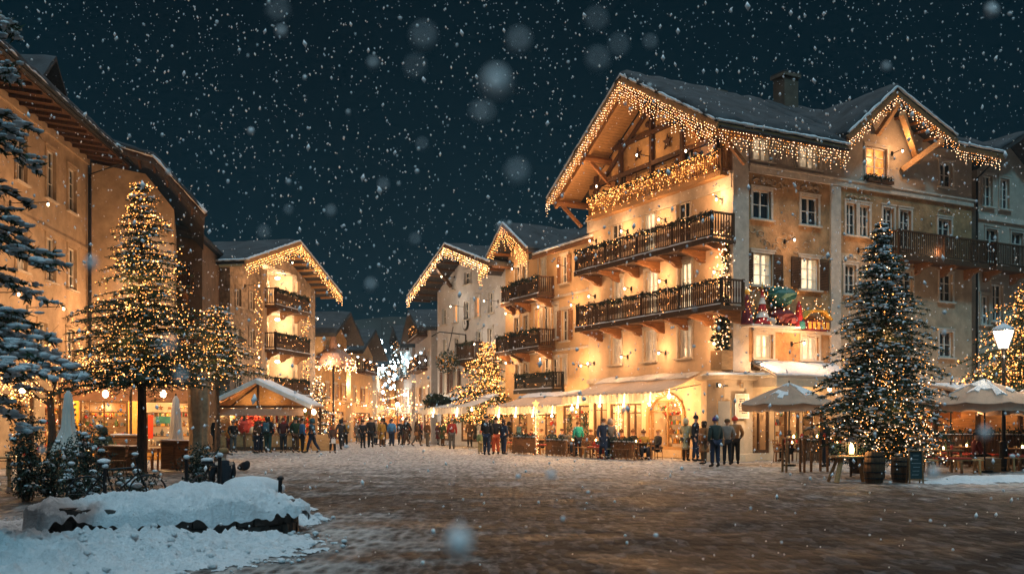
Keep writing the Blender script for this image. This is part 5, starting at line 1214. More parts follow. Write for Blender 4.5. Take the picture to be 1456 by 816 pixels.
for i, (x_, n_) in enumerate(((1.9, 1.2), (2.7, 2.4), (4.5, 1.3), (5.0, 2.6), (3.4, 1.0))):
    a_ = ['red', 'grey', 'mustard', 'maroon', 'white'][i]
    person(Vector((CX, CY, 0)) + Vector((dR[0] * x_ - dL[0] * n_, dR[1] * x_ - dL[1] * n_, 0)), ANG + crow.uniform(-2, 2), 'guest in a %s top seated on the side terrace under the grey parasol' % a_, CN[a_], BLK, 'sit', False, crow.choice(('short', 'hair')), (.10, .055, .03), 1.68, 1.1, group='seated guests')

# ================================================================ market stall
st = thing('market_stall', 'gabled wooden market stall with snowy roof selling lit sweets and red goods', 'market stall', (0, 0, 0))
S0 = pp(302, 640.6); S1 = pp(440, 640.6); Ws = S1.x - S0.x; YS = S0.y; st.location = (S0.x, YS, 0)
def sz(py, Y=YS): return CAMZ + (HY - py) / F_PX * Y
eL, pk = sz(578), sz(543)
m = MB(); m.slab([(-.25, eL), (Ws * .47, pk), (Ws + .2, eL - .05)], -.5, 3.2, .09, 'y'); sr_ = m.obj('roof', woodm, st)
m = MB(); m.slab([(-.25, eL), (Ws * .47, pk), (Ws + .2, eL - .05)], -.5, 3.2, .13, 'y', lift=.092, jit=.06, step=.25); m.obj('roof_snow', snow, sr_, smooth=True)
for x, y in ((0, 0), (Ws * .33, 0), (Ws * .92, 0), (0, 3), (Ws, 3)): m = MB(); m.beam((x, y, 0), (x, y, eL), .12, .12); m.obj('post', wood, st)
m = MB()
m.beam((-.1, 0, eL), (Ws + .05, 0, eL), .14, .16); m.beam((Ws * .47, 0, eL), (Ws * .47, 0, pk - .1), .12, .12); m.beam((Ws * .2, -.02, eL + .05), (Ws * .47, -.02, pk - .15), .08, .1)
m.obj('frame', wood, st)
m = MB(); m.beam((-.25, -.53, eL + .02), (Ws * .47, -.53, pk + .02), .05, .2); m.beam((Ws * .47, -.53, pk + .02), (Ws + .2, -.53, eL - .03), .05, .2); m.obj('barge_board', white, st)
m = MB(); m.box(0, -.08, eL - .5, Ws * .94, -.05, eL - .1); m.obj('sign_board', canvasg, st)
m = MB(); m.add([(0.1, .5, eL), (Ws - .1, .5, eL), (Ws * .47, .5, pk - .12)], [(0, 1, 2)]); m.obj('gable_board', woodl, st)
m = MB(); m.box(.1, 2.6, .1, Ws - .1, 2.7, eL - .05); m.box(.06, .3, .1, .1, 2.6, eL - .1); m.box(Ws - .1, .8, .1, Ws - .06, 2.6, eL - .1); m.obj('back_wall', woodl, st)
m = MB(); m.box(.15, .0, .02, Ws * .92, .55, .22, 1); m.box(.15, .08, .22, Ws * .9, .16, .95, 0); m.box(.1, .0, .95, Ws * .92, .8, 1.03, 0)
for i in range(16): m.box(.2 + i * Ws * .055, .05, .28, .2 + i * Ws * .055 + .16, .079, .9, 0)
m.obj('counter', [woodl, wood], st)
m = MB()
for z in (1.3, 1.65, 2.0): m.box(.2, 2.2, z, Ws - .2, 2.58, z + .03, 4)
for z in (1.035, 1.33, 1.68, 2.03):
    x = .25
    while x < Ws - .35:
        w_ = R.uniform(.08, .2); hh = R.uniform(.12, .28); y = 2.3 if z > 1.2 else .3
        c_ = 0 if .28 < x / Ws < .42 else R.randrange(6)
        m.lathe([(w_ * .4, 0), (w_ * .5, hh * .5), (w_ * .3, hh)], (x + w_ / 2, y, z), 7, c_); x += w_ + .02
for i in range(70):
    x = R.uniform(.3, Ws - .4); m.blob((x, R.uniform(.3, 1.8), R.uniform(1.7, eL - .15)), R.uniform(.05, .12), R.uniform(.8, 1.8), 0 if .25 < x / Ws < .5 else R.randrange(6), 6, 4)
for i in range(16): x = Ws * R.uniform(.62, .9); z = R.uniform(1.6, 2.2); m.box(x, .2, z - .5, x + .1, .24, z, R.choice((0, 3, 3, 5)))
k = m.obj('goods', goods_m, st); k['kind'] = 'stuff'
m = MB(); m.blob((Ws * .33, .3, 1.35), .45, 1.15, 0, 12, 8, .1); m.blob((Ws * .40, .2, 1.15), .18, 1.2, 3, 8, 6); m.obj('red_heap', [goods_m[0], goods_m[3], goods_m[3], goods_m[3]], st)
for x in (.3, .95, 1.7, 2.5, 3.4, 4.3, 5.0):
    if x < Ws: lamp((x, .9, eL - .35), 26, (1, .60, .26), .1, st); g = MB(); g.blob((x, .9, eL - .2), .07, 1.2); g.tube([(x, .9, eL - .15), (x, .9, eL)], .01, 4); g.obj('bulb', lampm, st)
lamp((Ws * .35, -.1, eL + .35), 12, (1, .6, .26), .1, st); lamp((Ws * .6, -.1, eL + .35), 12, (1, .6, .26), .1, st)
l = MB()
for x in (-.12, Ws + .3):
    l.blob((x, -.3, eL - .3), .13, 1.2)
l.obj('globe_lamp', lampm, st); lamp((-.15, -.55, eL - .4), 30, parent=st); lamp((Ws + .3, -.55, eL - .4), 40, (1, .66, .4), parent=st)
m = MB(); m.box(Ws + .1, .2, 0, Ws + 1.2, .9, .9, 0); m.box(Ws * .88, -.3, 0, Ws * .98, .0, .85, 1); m.obj('side_counter', [woodl, goods_m[1]], st)

# ---------------------------------------------------------------- stalls and lit canopies up the street
def tent(label, P, w_, h, mat, power, group='market tents up the street', seed=0, peak=.7, D=2.4):
    t = thing('market_tent', label, 'market tent', P, 0, group); m = MB()
    m.slab([(-w_ / 2, h), (0, h + peak), (w_ / 2, h)], -D / 2, D / 2, .05, 'y'); m.obj('canopy', mat, t, smooth=False)
    for x in (-w_ / 2 + .1, w_ / 2 - .1):
        for y in (-D / 2 + .1, D / 2 - .1): m = MB(); m.beam((x, y, 0), (x, y, h), .06); m.obj('post', metalg, t)
    m = MB(); m.box(-w_ / 2 + .2, -D / 2 + .3, 0, w_ / 2 - .2, -D / 2 + .9, .95, 0); m.box(-w_ / 2 + .1, D / 2 - .3, 0, w_ / 2 - .1, D / 2 - .25, h - .1, 1); m.obj('counter', [woodl, woodm], t)
    rr = random.Random(seed); m = MB()
    for i in range(40): m.blob((rr.uniform(-w_ / 2 + .3, w_ / 2 - .3), rr.uniform(-D / 2 + .3, D / 2 - .5), rr.choice((1.02, 1.4, 1.8, 2.1))), rr.uniform(.06, .14), 1, rr.randrange(6), 6, 4)
    k = m.obj('goods', goods_m, t); k['kind'] = 'stuff'
    for x in (-w_ * .25, w_ * .25): g = MB(); g.blob((x, 0, h - .2), .1, 1.2); g.obj('bulb', lampm, t); lamp((x, -.1, h - .45), power, (1, .64, .34), .15, t)
tent('white pitched market tent behind the middle group of people', pp(556, 624), 4.5, 2.2, canvasw, 70, seed=1)
tent('orange lit market tent right of the middle group', pp(592, 621), 4.2, 2.3, canvas, 90, seed=2)
tent('low lit market tent behind the walking pair on the left', pp(470, 623), 4.0, 2.4, canvas, 70, seed=3)
tent('small red and gold tent at the far left of the street', pp(500, 619.5), 4.5, 2.3, C((.5, .15, .05)), 110, seed=4)
tent('far pale tent in the centre of the street', pp(535, 617.5), 4.5, 2.2, canvasw, 110, seed=5)

# strings of lights across the street and the cool chandelier cluster
def catenary(name, label, A, B, sag, n, mats, r=.05, wire=True):
    m = MB(); A = Vector(A); B = Vector(B); pts = []
    for i in range(n + 1):
        t = i / n; p = A.lerp(B, t); p.z -= sag * 4 * t * (1 - t); pts.append(p); m.octa((p.x, p.y, p.z - .05), r * R.uniform(.8, 1.2), R.randrange(len(mats)))
    m.tube(pts, .012, 3, len(mats)); return tag(m.obj(name, list(mats) + [metal]), label, 'string lights', 'light strings across the street')
catenary('string_lights', 'string of white lights high across the street in front of the cool cluster', ray(482, 490, 72), ray(622, 503, 74), 1.2, 16, [bulbc, bulbp], .07)
catenary('string_lights', 'warm string of lights low across the street', ray(505, 556, 92), ray(600, 540, 92), 1.2, 26, [bulbw, bulbp], .08)
catenary('string_lights', 'string of lights from the narrow house to the cool cluster', ray(495, 520, 80), ray(545, 512, 92), .8, 10, [bulbp], .08)
catenary('string_lights', 'string of lights from the cool cluster to the arched house', ray(545, 510, 92), ray(620, 480, 74), .9, 12, [bulbc], .08)
m = MB(); cc = ray(543, 522, 92)
for i in range(150):
    d_ = Vector((R.gauss(0, 2.0), R.gauss(0, 1.2), R.gauss(0, 1.3))); m.blob(cc + d_, R.choice((.03, .04, .05, .08, .08, .15)), 1, 0, 6, 4)
    if i % 6 == 0: m.tube([cc + d_, cc + Vector((d_.x * .3, d_.y * .3, 2.6))], .015, 3, 1)
m.tube([cc + Vector((0, 0, 4.5)), cc + Vector((0, 0, 2.6))], .02, 4, 1); m.blob(cc, .32, 1, 0, 8, 6); m.blob(cc + Vector((-1.9, 0, .1)), .26, 1, 0, 8, 6); m.blob(cc + Vector((1.2, .3, -.8)), .2, 1, 0, 8, 6)
cl = tag(m.obj('light_cluster', [ME('cluster_bulb', (.62, .9, 1), 20), metal]), 'cluster of cool white bulbs hanging over the far end of the street', 'hanging lights')
lamp(cc, 260, (.6, .88, 1), .8)
m = MB(); pc_ = ray(474, 505, 70)
m.lathe([(1.5, -.8), (1.55, -.5), (1.1, .1), (.35, .5), (.12, 1.6), (.02, 2.2)], pc_, 12, 0)
for i in range(500): a = R.random() * 2 * PI; r_ = R.uniform(.9, 1.7); m.octa((pc_.x + r_ * math.cos(a), pc_.y + r_ * math.sin(a), pc_.z + .5 - r_ * .75 + R.uniform(-.5, .3)), .035, R.choice((1, 2)))
m.beam((pc_.x, pc_.y, 0), (pc_.x, pc_.y, pc_.z), .12, .12, 3)
tag(m.obj('carousel_top', [M('copper_roof', (.35, .2, .14), .6), bulbp, bulbw, metal]), 'pointed little roof dressed in white gold lights beyond the stone hotel', 'kiosk'); lamp(pc_ + Vector((0, -2, -.5)), 130, (1, .66, .4), .5)
# lit glass balls in the street
for i, (px, py, Y) in enumerate(((473, 523, 74), (497, 566, 84), (503, 530, 84), (565, 575, 90), (618, 545, 80), (490, 546, 78), (528, 583, 96), (583, 558, 96))):
    p = ray(px, py, Y); g = MB(); g.blob((0, 0, 0), .2, 1, 0, 8, 6); g.tube([(0, 0, -.2), (0, 0, -p.z)], .04, 5, 1); o = g.obj('street_lantern', [lampm, metal]); o.location = p
    tag(o, ['ball lamp before the narrow decorated house', 'low ball lamp on the left of the far street', 'high ball lamp on the left of the far street', 'ball lamp among the market tents', 'ball lamp by the arched house', 'ball lamp between the two ochre street houses', 'ball lamp in front of the closing houses', 'ball lamp before the hazy pale house'][i], 'lamp', 'ball lamps up the street')
    lamp(p + Vector((0, -.5, 0)), 90, (1, .68, .42), .25)

# ================================================================ terrace furniture
def proto_chair():
    t = thing('chair', 'x', 'chair'); m = MB()
    m.bbox(-.21, -.21, .43, .21, .21, .46, .01); m.obj('seat', woodm, t)
    m = MB(); m.tube([(-.19, .2, .46), (-.18, .26, .9)], .016, 5); m.tube([(.19, .2, .46), (.18, .26, .9)], .016, 5)
    for z in (.6, .72, .86): m.beam((-.18, .22 + (z - .46) * .1, z), (.18, .22 + (z - .46) * .1, z), .02, .07)
    m.obj('backrest', woodm, t)
    for x in (-.18, .18):
        for y in (-.18, .18): g = MB(); g.tube([(x, y, .43), (x * 1.1, y * 1.1, 0)], .018, 5); g.obj('leg', woodm, t)
    return t
def proto_table(w_=.5, h=.74, mat=woodm, name='table'):
    t = thing(name, 'x', 'table'); m = MB(); m.bbox(-w_, -w_ * .8, h - .04, w_, w_ * .8, h, .01); m.obj('table_top', mat, t)
    for sx in (-1, 1):
        for sy in (-1, 1): g = MB(); g.beam((sx * w_ * .85, sy * w_ * .65, h - .04), (sx * w_ * .9, sy * w_ * .7, 0), .06, .06); g.obj('leg', mat, t)
    m = MB(); m.lathe([(.035, 0), (.04, .12), (.015, .16), (.014, .22)], (.1, 0, h), 7, 0); m.lathe([(.05, 0), (.055, .06), (.02, .065)], (-.15, .05, h), 7, 1); m.lathe([(.03, 0), (.03, .07), (.005, .1)], (-.02, -.12, h), 6, 2); m.lathe([(.04, 0), (.05, .1), (.03, .14)], (.25, -.1, h), 6, 3); o = m.obj('tableware', [goods_m[2], goods_m[3], candle, goods_m[0]], t)
    return t
ch0 = proto_chair(); tb0 = proto_table(); used = {}
def put(proto, loc, rz, label, group):
    if proto.name not in used: used[proto.name] = 1; proto.location = loc; proto.rotation_euler = (0, 0, rz); tag(proto, label, None, group); return proto
    return copy_tree(proto, loc, rz, label, group)
def lpos(u, n): v = Vector((CX, CY, 0)) + Vector((dL[0] * u - dR[0] * n, dL[1] * u - dR[1] * n, 0)); return v
bench0 = thing('bench', 'x', 'bench'); m = MB(); m.bbox(-.9, -.15, .42, .9, .15, .46, .01); m.obj('seat', woodl, bench0); m = MB(); m.bbox(-.6, -.17, .462, .5, .17, .52, .02); m.obj('cushion', C((.42, .06, .03)), bench0)
for x in (-.75, .75): m = MB(); m.beam((x, -.12, .42), (x, -.16, 0), .06); m.beam((x, .12, .42), (x, .16, 0), .06); m.beam((x, -.12, .2), (x, .12, .2), .04); m.obj('leg', woodl, bench0)
labs = ['nearest the arched door', 'second from the arched door', 'under the middle of the long awning', 'beside the teal jacket', 'at the gap between the two awnings', 'behind the child in green', 'at the terrace corner with the orange trousers', 'last before the golden tree']
for i, u in enumerate((3.2, 4.8, 6.4, 8.0, 9.8, 11.8, 13.6, 15.4)):
    n = 2.5 + .25 * (i % 2); put(tb0, lpos(u, n), ANGL + .1 * (i % 3), 'wooden terrace table ' + labs[i], 'tables under the awnings')
    for s in (-1, 1):
        if i % 3 == 1: put(bench0, lpos(u + .1, n + s * .75), ANGL + .05 * s, 'wooden bench on the %s side of the table %s' % ('square' if s > 0 else 'wall', labs[i]), 'benches under the awnings')
        else:
            for q in (-.25, .3): put(ch0, lpos(u + q, n + s * .75), ANGL + (0 if s > 0 else PI) + R.uniform(-.3, .3), 'brown chair %s of the table %s' % ({(1, -.25): 'near left', (1, .3): 'near right', (-1, -.25): 'far left', (-1, .3): 'far right'}[(s, q)], labs[i]), 'chairs under the awnings')
def rpos(x, n): return Vector((CX, CY, 0)) + Vector((dR[0] * x + dL[0] * -n, dR[1] * x - dL[1] * n, 0))
labs = ['by the poster corner', 'before the shop door with bright shelves', 'under the grey parasol', 'next to the fir']
for i, x in enumerate((1.6, 2.9, 4.1, 5.2)):
    n = 1.6 + .7 * (i % 2); put(tb0, rpos(x, n), ANG + .1 * i, 'side terrace table ' + labs[i], 'tables of the side terrace')
    for s in (-1, 1): put(ch0, rpos(x + .62 * s, n + .1), ANG - s * PI / 2 + R.uniform(-.3, .3), 'chair on the %s of the side terrace table %s' % ('right' if s > 0 else 'left', labs[i]), 'chairs of the side terrace')
tb1 = proto_table(.32, 1.1, woodm, 'standing_table')
for i, (px, py, lb) in enumerate(((1128, 671, 'left'), (1160, 670, 'right'))): put(tb1, pp(px, py), .2 * i, 'tall dark standing table, %s of the two left of the trestle' % lb, 'standing tables')
# slatted barrier and planters
def fence_panel(P, rz, w_, h, label, mat=wood, group='barriers of the terraces'):
    t = thing('barrier', label, 'barrier', P, rz, group); m = MB(); n_ = int(w_ / .12)
    for i in range(n_): m.box(i * .12, 0, .08, i * .12 + .08, .03, h)
    m.box(-.02, -.02, h, w_ + .02, .05, h + .05); m.box(0, .03, .15, w_, .05, .22); m.obj('slat_panel', mat, t)
    for x in (0, w_): m = MB(); m.beam((x, .02, 0), (x, .02, h), .06); m.obj('post', mat, t)
    m = MB(); garland(lambda q: (q * w_, .02, h + .12), int(w_ * 150), .12, m); m.obj('garland', greend, t)
    m = MB(); m.slab([(-.06, h + .06), (.08, h + .06)], 0, w_, .05, 'x', jit=.05, step=.1); m.obj('snow_cap', snow, t)
fence_panel(rpos(.95, 2.9), ANG, 1.3, .85, 'dark slatted barrier right of the people by the poster')
fence_panel(rpos(3.2, 3.3), ANG, 1.6, .85, 'dark slatted barrier under the grey parasol')
fence_panel(lpos(12.4, 3.7), ANGL, 2.2, .8, 'long low barrier with garland at the terrace corner', woodm)
fence_panel(lpos(9.2, 3.6), ANGL, 1.8, .7, 'low barrier with red cushions left of the teal jacket', woodm)
fence_panel(lpos(4.4, 3.3), ANGL, 2.0, .7, 'low barrier between the cream coat and the red rocking boat', woodm)
# red boat shaped planter
m = MB(); N_ = 14
for s in (0, 1):
    pts = []
v = []; f = []
for i in range(N_ + 1):
    t_ = i / N_ * 2 - 1; wd = .32 * math.sqrt(max(.02, 1 - t_ * t_)); z0 = .18 + .32 * t_ * t_
    for (y, z) in ((-wd, .62 + .1 * t_ * t_), (-wd * .6, z0 + .1), (0, z0), (wd * .6, z0 + .1), (wd, .62 + .1 * t_ * t_)): v.append((t_ * 1.05, y, z))
for i in range(N_):
    for j in range(4): f.append((i * 5 + j, i * 5 + 5 + j, i * 5 + 6 + j, i * 5 + 1 + j))
m.add(v, f); m.beam((-.6, 0, .02), (.6, 0, .02), .06, .05); m.beam((-.5, 0, 0), (-.3, 0, .3), .06); m.beam((.5, 0, 0), (.3, 0, .3), .06)
m.blob((0, 0, .62), .3, .5, 1); m.blob((.4, 0, .66), .25, .5, 1); m.blob((-.4, 0, .66), .25, .5, 1)
o = m.obj('boat_planter', [red, greend], None, True); o.location = lpos(4.9, 3.1) ; o.rotation_euler = (0, 0, ANGL); tag(o, 'red boat shaped planter on the terrace below the arched door', 'planter')
# white Christmas figure lights column on the terrace
def light_column(P, h, label, r_=.13):
    t = thing('light_column', label, 'light decoration', P, 0, 'light columns'); m = MB(); m.beam((0, 0, 0), (0, 0, h), .07); m.obj('post', white, t)
    l = MB()
    for i in range(240): a = R.random() * 2 * PI; z = R.random() * h; l.octa((r_ * math.cos(a), r_ * math.sin(a), z), .015, R.choice((0, 1, 1)))
    star(l, (0, -.05, h + .22), .2, .05, 1); l.obj('string_lights', [bulbp, bulbw2], t)
light_column(lpos(11.0, 3.2), 2.3, 'white column of lights with a star between the awnings')
light_column(lpos(15.6, 3.0), 2.1, 'white column of lights with a star left of the terrace corner')
light_column(lpos(7.4, .7), 2.4, 'column of lights against the wall beside the bright window')
for i, (u, n, lb) in enumerate(((10.2, .8, 'right'), (11.7, .8, 'left'))):
    t = thing('potted_conifer', 'slim dark potted conifer on the %s of the awning gap' % lb, 'plant', lpos(u, n), 0, 'potted conifers'); m = MB()
    for _ in range(900): z = R.random(); r_ = .26 * (1 - z * .7); a = R.random() * 2 * PI; c = Vector((r_ * math.cos(a) * R.uniform(.6, 1), r_ * math.sin(a), .4 + z * 1.6)); a_ = Vector((R.gauss(0, 1), R.gauss(0, 1), R.gauss(0, 1))) * .06; m.add([c, c + a_, c + a_.cross(c).normalized() * .05], [(0, 1, 2)])
    m.obj('crown', greend, t); m = MB(); m.lathe([(.16, 0), (.2, .4), (.22, .42)], (0, 0, 0), 10); m.obj('pot', woodm, t)

# ---------------------------------------------------------------- parasols
def parasol(P, r_, ze, zt, label, mat=canvasg, n=8, rot=0, val=.22, group='open parasols', sag=.10, sq=1.0):
    t = thing('parasol', label, 'parasol', P, rot, group); m = MB(); v = []; f = []; K = 7; S = n * 5
    for th in (0, .02):
        for i in range(K + 1):
            q = i / K
            for k in range(S):
                a = 2 * PI * k / S; c = abs(math.sin(a * n / 2)); rr = r_ * q * (1 - .06 * c); z = zt + (ze - zt) * q - sag * c * math.sin(PI * q) * .6 - .06 * c * q + th + .05 * math.sin(PI * q)
                v.append((rr * math.cos(a), rr * math.sin(a) * sq, z))
    B = (K + 1) * S
    for i in range(K):
        for k in range(S):
            a, b, c, d = i * S + k, i * S + (k + 1) % S, (i + 1) * S + (k + 1) % S, (i + 1) * S + k
            f += [(a, d, c, b), (B + a, B + b, B + c, B + d)]
    b0 = len(v)
    for k in range(S):
        a = 2 * PI * k / S; c = abs(math.sin(a * n / 2)); rr = r_ * (1 - .06 * c); v.append((rr * 1.0 * math.cos(a), rr * math.sin(a) * sq, ze - .06 * c - val + .04 * math.cos(k * 2.2)))
    for k in range(S): f.append((K * S + k, K * S + (k + 1) % S, b0 + (k + 1) % S, b0 + k))
    m.add(v, f); m.obj('canopy', mat, t, smooth=True)
    m = MB(); m.tube([(0, 0, 0), (0, 0, zt + .12)], .028, 8); m.lathe([(.25, 0), (.25, .06), (.04, .09)], (0, 0, 0), 12)
    for k in range(n): a = 2 * PI * k / n; m.beam((0, 0, zt - .1), (r_ * .97 * math.cos(a), r_ * .97 * math.sin(a) * sq, ze - .03), .02)
    m.obj('pole', metal, t)
    m = MB(); sd = R.random() * 50
    for i in range(K):
        for k in range(S):
            a0 = 2 * PI * (k + .5) / S
            if noise.noise(Vector((math.cos(a0) * 1.3 + sd, math.sin(a0) * 1.3, i * .45))) - .02 - i * .06 < 0: continue
            q = [i * S + k, i * S + (k + 1) % S, (i + 1) * S + (k + 1) % S, (i + 1) * S + k]; vs = [Vector(v[B + j]) for j in q]
            m.add([p + Vector((0, 0, .002)) for p in vs] + [p + Vector((0, 0, .035)) for p in vs], [(7, 6, 5, 4), (0, 1, 5, 4), (1, 2, 6, 5), (2, 3, 7, 6), (3, 0, 4, 7)])
    m.obj('snow_patch', snow, t)
    return t
parasol(pp(1122, 0, 35.5), 1.75, 2.25, 3.0, 'big grey beige parasol over the side terrace of the hotel')
parasol(pp(1400, 0, 31), 1.6, 2.2, 2.95, 'beige parasol left of the street lamp, over the dark benches', canvasg)
parasol(pp(1462, 0, 33), 1.7, 2.1, 2.7, 'grey parasol cut by the right edge behind the street lamp', canvasg)
parasol(pp(1352, 0, 36), 1.5, 2.35, 3.0, 'small far parasol between the big fir and the beige parasol', canvasg)
lamp(pp(1105, 0, 35.5) + Vector((0, 0, 2.0)), 25, size=.1); lamp(pp(1385, 0, 33) + Vector((0, 0, 2.0)), 28, (1, .5, .2), .1); lamp(pp(1440, 0, 35) + Vector((0, 0, 2.0)), 20, (1, .6, .3), .1)
def closed_parasol(P, h, r_, label, mat=canvasw, cover=None):
    t = thing('closed_parasol', label, 'parasol', P, 0, 'folded parasols'); m = MB(); n = 30; v = []; f = []
    prof = [(.03, h), (.09, h - .12), (.13, h * .8), (.16, h * .6), (.8 * r_, h * .42), (r_, h * .32)]
    for r0, z in prof:
        for k in range(n):
            a = 2 * PI * k / n; rr = r0 * (1 + .22 * math.cos(a * 8)); v.append((rr * math.cos(a), rr * math.sin(a), z + (.05 * math.cos(a * 3) if z < h * .4 else 0)))
    for i in range(len(prof) - 1):
        for k in range(n): f.append((i * n + k, (i + 1) * n + k, (i + 1) * n + (k + 1) % n, i * n + (k + 1) % n))
    m.add(v, f); m.obj('canopy', mat, t, smooth=True); m = MB(); m.tube([(0, 0, 0), (0, 0, h + .08)], .03, 8); m.lathe([(.28, 0), (.28, .07), (.05, .1)], (0, 0, 0), 12); m.obj('pole', wood, t)
    return t
closed_parasol(pp(97, 0, 26), 2.45, .40, 'folded white parasol far left, in front of the lit wall')
closed_parasol(pp(250, 0, 33), 2.5, .27, 'folded white parasol right of the tall fir trunk')
t = thing('fabric_column', 'tall post wrapped in brown fabric right of the folded parasol', 'post', pp(283, 0, 31)); m = MB(); n = 30; v = []; f = []
for r0, z in ((.34, 0), (.3, .5), (.26, 1.2), (.3, 2.0), (.33, 3.2)):
    for k in range(n): a = 2 * PI * k / n; rr = r0 * (1 + .18 * math.cos(a * 7 + z)); v.append((rr * math.cos(a), rr * math.sin(a), z))
for i in range(4):
    for k in range(n): f.append((i * n + k, i * n + (k + 1) % n, (i + 1) * n + (k + 1) % n, (i + 1) * n + k))
m.add(v, f); m.obj('drape', C((.42, .29, .18)), t, True); m = MB(); m.beam((0, 0, 0), (0, 0, 3.3), .12); m.obj('post', wood, t)
# big orange brown awning of the left restaurant
a_ = thing('restaurant_awning', 'orange brown awning of the left restaurant behind the fir trunk', 'awning', (-18.6, 40.2, 0), math.atan2(.312, .95)); m = MB()
m.slab([(-2.3, 2.85), (0, 3.7)], 0, 5.3, .05, 'x'); m.box(0, -2.33, 2.45, 5.3, -2.3, 2.9); m.obj('canopy', M('orange_canvas', (.5, .26, .12), .85, trans=.35), a_)
for x in (.8, 2.6, 4.5): lamp((x, -1.0, 2.55), 80, (1, .58, .22), .12, a_); g = MB(); g.blob((x, -1.0, 2.75), .08, 1.2); g.obj('bulb', lampm, a_)
for x in (.1, 2.7, 5.2): m = MB(); m.beam((x, -2.28, 0), (x, -2.28, 2.9), .1); m.obj('post', wood, a_)
fb_ = thing('shop_front', 'glazed shop front of the left restaurant under the orange brown awning', 'shop front', (-18.4, 40.4, 0), math.atan2(.312, .95)); m = MB()
rs = [(.3, .3, 2.2, 2.5), (2.9, .3, 5.0, 2.5)]; facade(m, 0, 5.3, [(0, 2.8), (5.3, 2.8)], rs); m.add([(5.3, 0, 0), (5.3, 1.5, 0), (5.3, 1.5, 2.8), (5.3, 0, 2.8)], [(0, 1, 2, 3)]); m.obj('wall', M('orange_render', (.6, .34, .1)), fb_)
for r in rs: shop(fb_, SR, r, bright=(r[0] > 2))
m = MB(); m.box(.0, -.10, .9, .28, -.02, 2.7, 0); 
for i in range(6): m.box(.09, -.112, 1.2 + i * .22, .17 + .03 * (i % 2), -.101, 1.3 + i * .22, 1)
m.obj('banner', [M('amber_paint', (.7, .36, .04)), metal], fb_)
m = MB(); m.box(2.9, -.12, 2.02, 4.2, -.05, 2.44, 0); star(m, (3.5, -.122, 2.22), .13, .01, 1); m.box(3.8, -.131, 2.15, 4.05, -.121, 2.25, 1); m.box(3.3, -.1, 1.55, 3.9, -.05, 1.85, 2); m.box(3.0, -.1, .9, 3.2, -.05, 1.9, 3); m.obj('shop_sign', [canvas, goods_m[4], M('teal_paint', (.03, .15, .15)), red], fb_)
# two terraces: tables and chairs on the left
for i, (px, py, lb) in enumerate(((160, 668, 'beside the tall fir trunk'), (128, 676, 'behind the snowy bush'), (240, 668, 'below the folded parasol by the trunk'), (40, 676, 'at the far left by the bare tree'), (20, 690, 'at the left frame edge'))):
    P = pp(px, py); put(tb0, P, .3 * i, 'left terrace table ' + lb, 'tables of the left terrace')
    for s in (-1, 1): put(ch0, P + Vector((.8 * s, .1, 0)), -s * PI / 2 + .2, 'chair %s of the left terrace table %s' % ('right' if s > 0 else 'left', lb), 'chairs of the left terrace')
def cabinet(P, w_, d, h, rz, label, mat=woodm):
    t = thing('cabinet', label, 'cabinet', P, rz, 'wooden cabinets of the left terrace'); m = MB(); m.bbox(-w_ / 2, -d / 2, .08, w_ / 2, d / 2, h, .01); m.bbox(-w_ / 2 - .05, -d / 2 - .05, h, w_ / 2 + .05, d / 2 + .05, h + .05, .012); m.obj('carcass', mat, t)
    for s in (-1, 1): m = MB(); m.bbox(s * w_ / 4 - w_ / 4 + .03, -d / 2 - .025, .15, s * w_ / 4 + w_ / 4 - .03, -d / 2 - .002, h - .08, .008); m.obj('door', mat, t)
    m = MB(); m.slab([(-w_ / 2, h + .052), (w_ / 2, h + .052)], -d / 2, d / 2, .03, 'y', jit=.05, step=.12); m.obj('snow_dust', snow, t)
cabinet(pp(183, 0, 34), 1.1, .6, 1.1, .2, 'tall wooden cabinet behind the fir trunk')
cabinet(pp(172, 0, 30.5), 1.3, .6, .8, .1, 'low wooden cabinet left of the fir trunk')
cabinet(pp(252, 0, 31.5), .9, .6, .95, .1, 'wooden cabinet under the folded parasol')
for i, (px, py, lb) in enumerate(((205, 560, 'above the cabinet'), (29, 540, 'bright lamp on the left restaurant wall'), (100, 560, 'behind the first folded parasol'))):
    pass
for px, py, Y, pw_ in ((32, 553, 31.5, 130), (150, 560, 36.5, 60), (232, 560, 36.5, 60)):
    p = ray(px, py, Y); g = MB(); g.blob((0, 0, 0), .12, 1.2, 0, 8, 6); g.tube([(0, 0, .1), (0, 0, .5)], .015, 4, 1); o = g.obj('hanging_lamp', [lampm, metal]); o.location = p; tag(o, {32: 'bright globe lamp at the far left above the terrace', 150: 'globe lamp behind the seated green jacket', 232: 'globe lamp over the cabinet right of the trunk'}[px], 'lamp', 'globe lamps of the left terrace'); lamp(p + Vector((0, -.3, -.1)), pw_, (1, .6, .28), .15)

# ---------------------------------------------------------------- street lamp
lp = thing('street_lamp', 'black iron street lamp with glowing lantern at the right', 'street lamp', pp(1427, 669)); Yl = lp.location.y
zl = CAMZ + (HY - 478) / F_PX * Yl
m = MB(); m.lathe([(.2, 0), (.2, .1), (.14, .14), (.13, .9), (.16, .95), (.09, 1.0), (.065, 1.1), (.055, zl - .75), (.09, zl - .7), (.05, zl - .62), (.05, zl - .5), (.14, zl - .42), (.14, zl - .4)], (0, 0, 0), 12); m.beam((-.35, 0, zl - .8), (.35, 0, zl - .8), .03); m.obj('pole', metal, lp)
m = MB(); m.lathe([(.16, zl - .39), (.36, zl + .16)], (0, 0, 0), 6); m.obj('lamp_glass', ME('street_lamp_glass', (1, .80, .58), 7), lp)
m = MB(); m.lathe([(.40, zl + .16), (.39, zl + .19), (.2, zl + .32), (.07, zl + .37), (.02, zl + .46)], (0, 0, 0), 6)
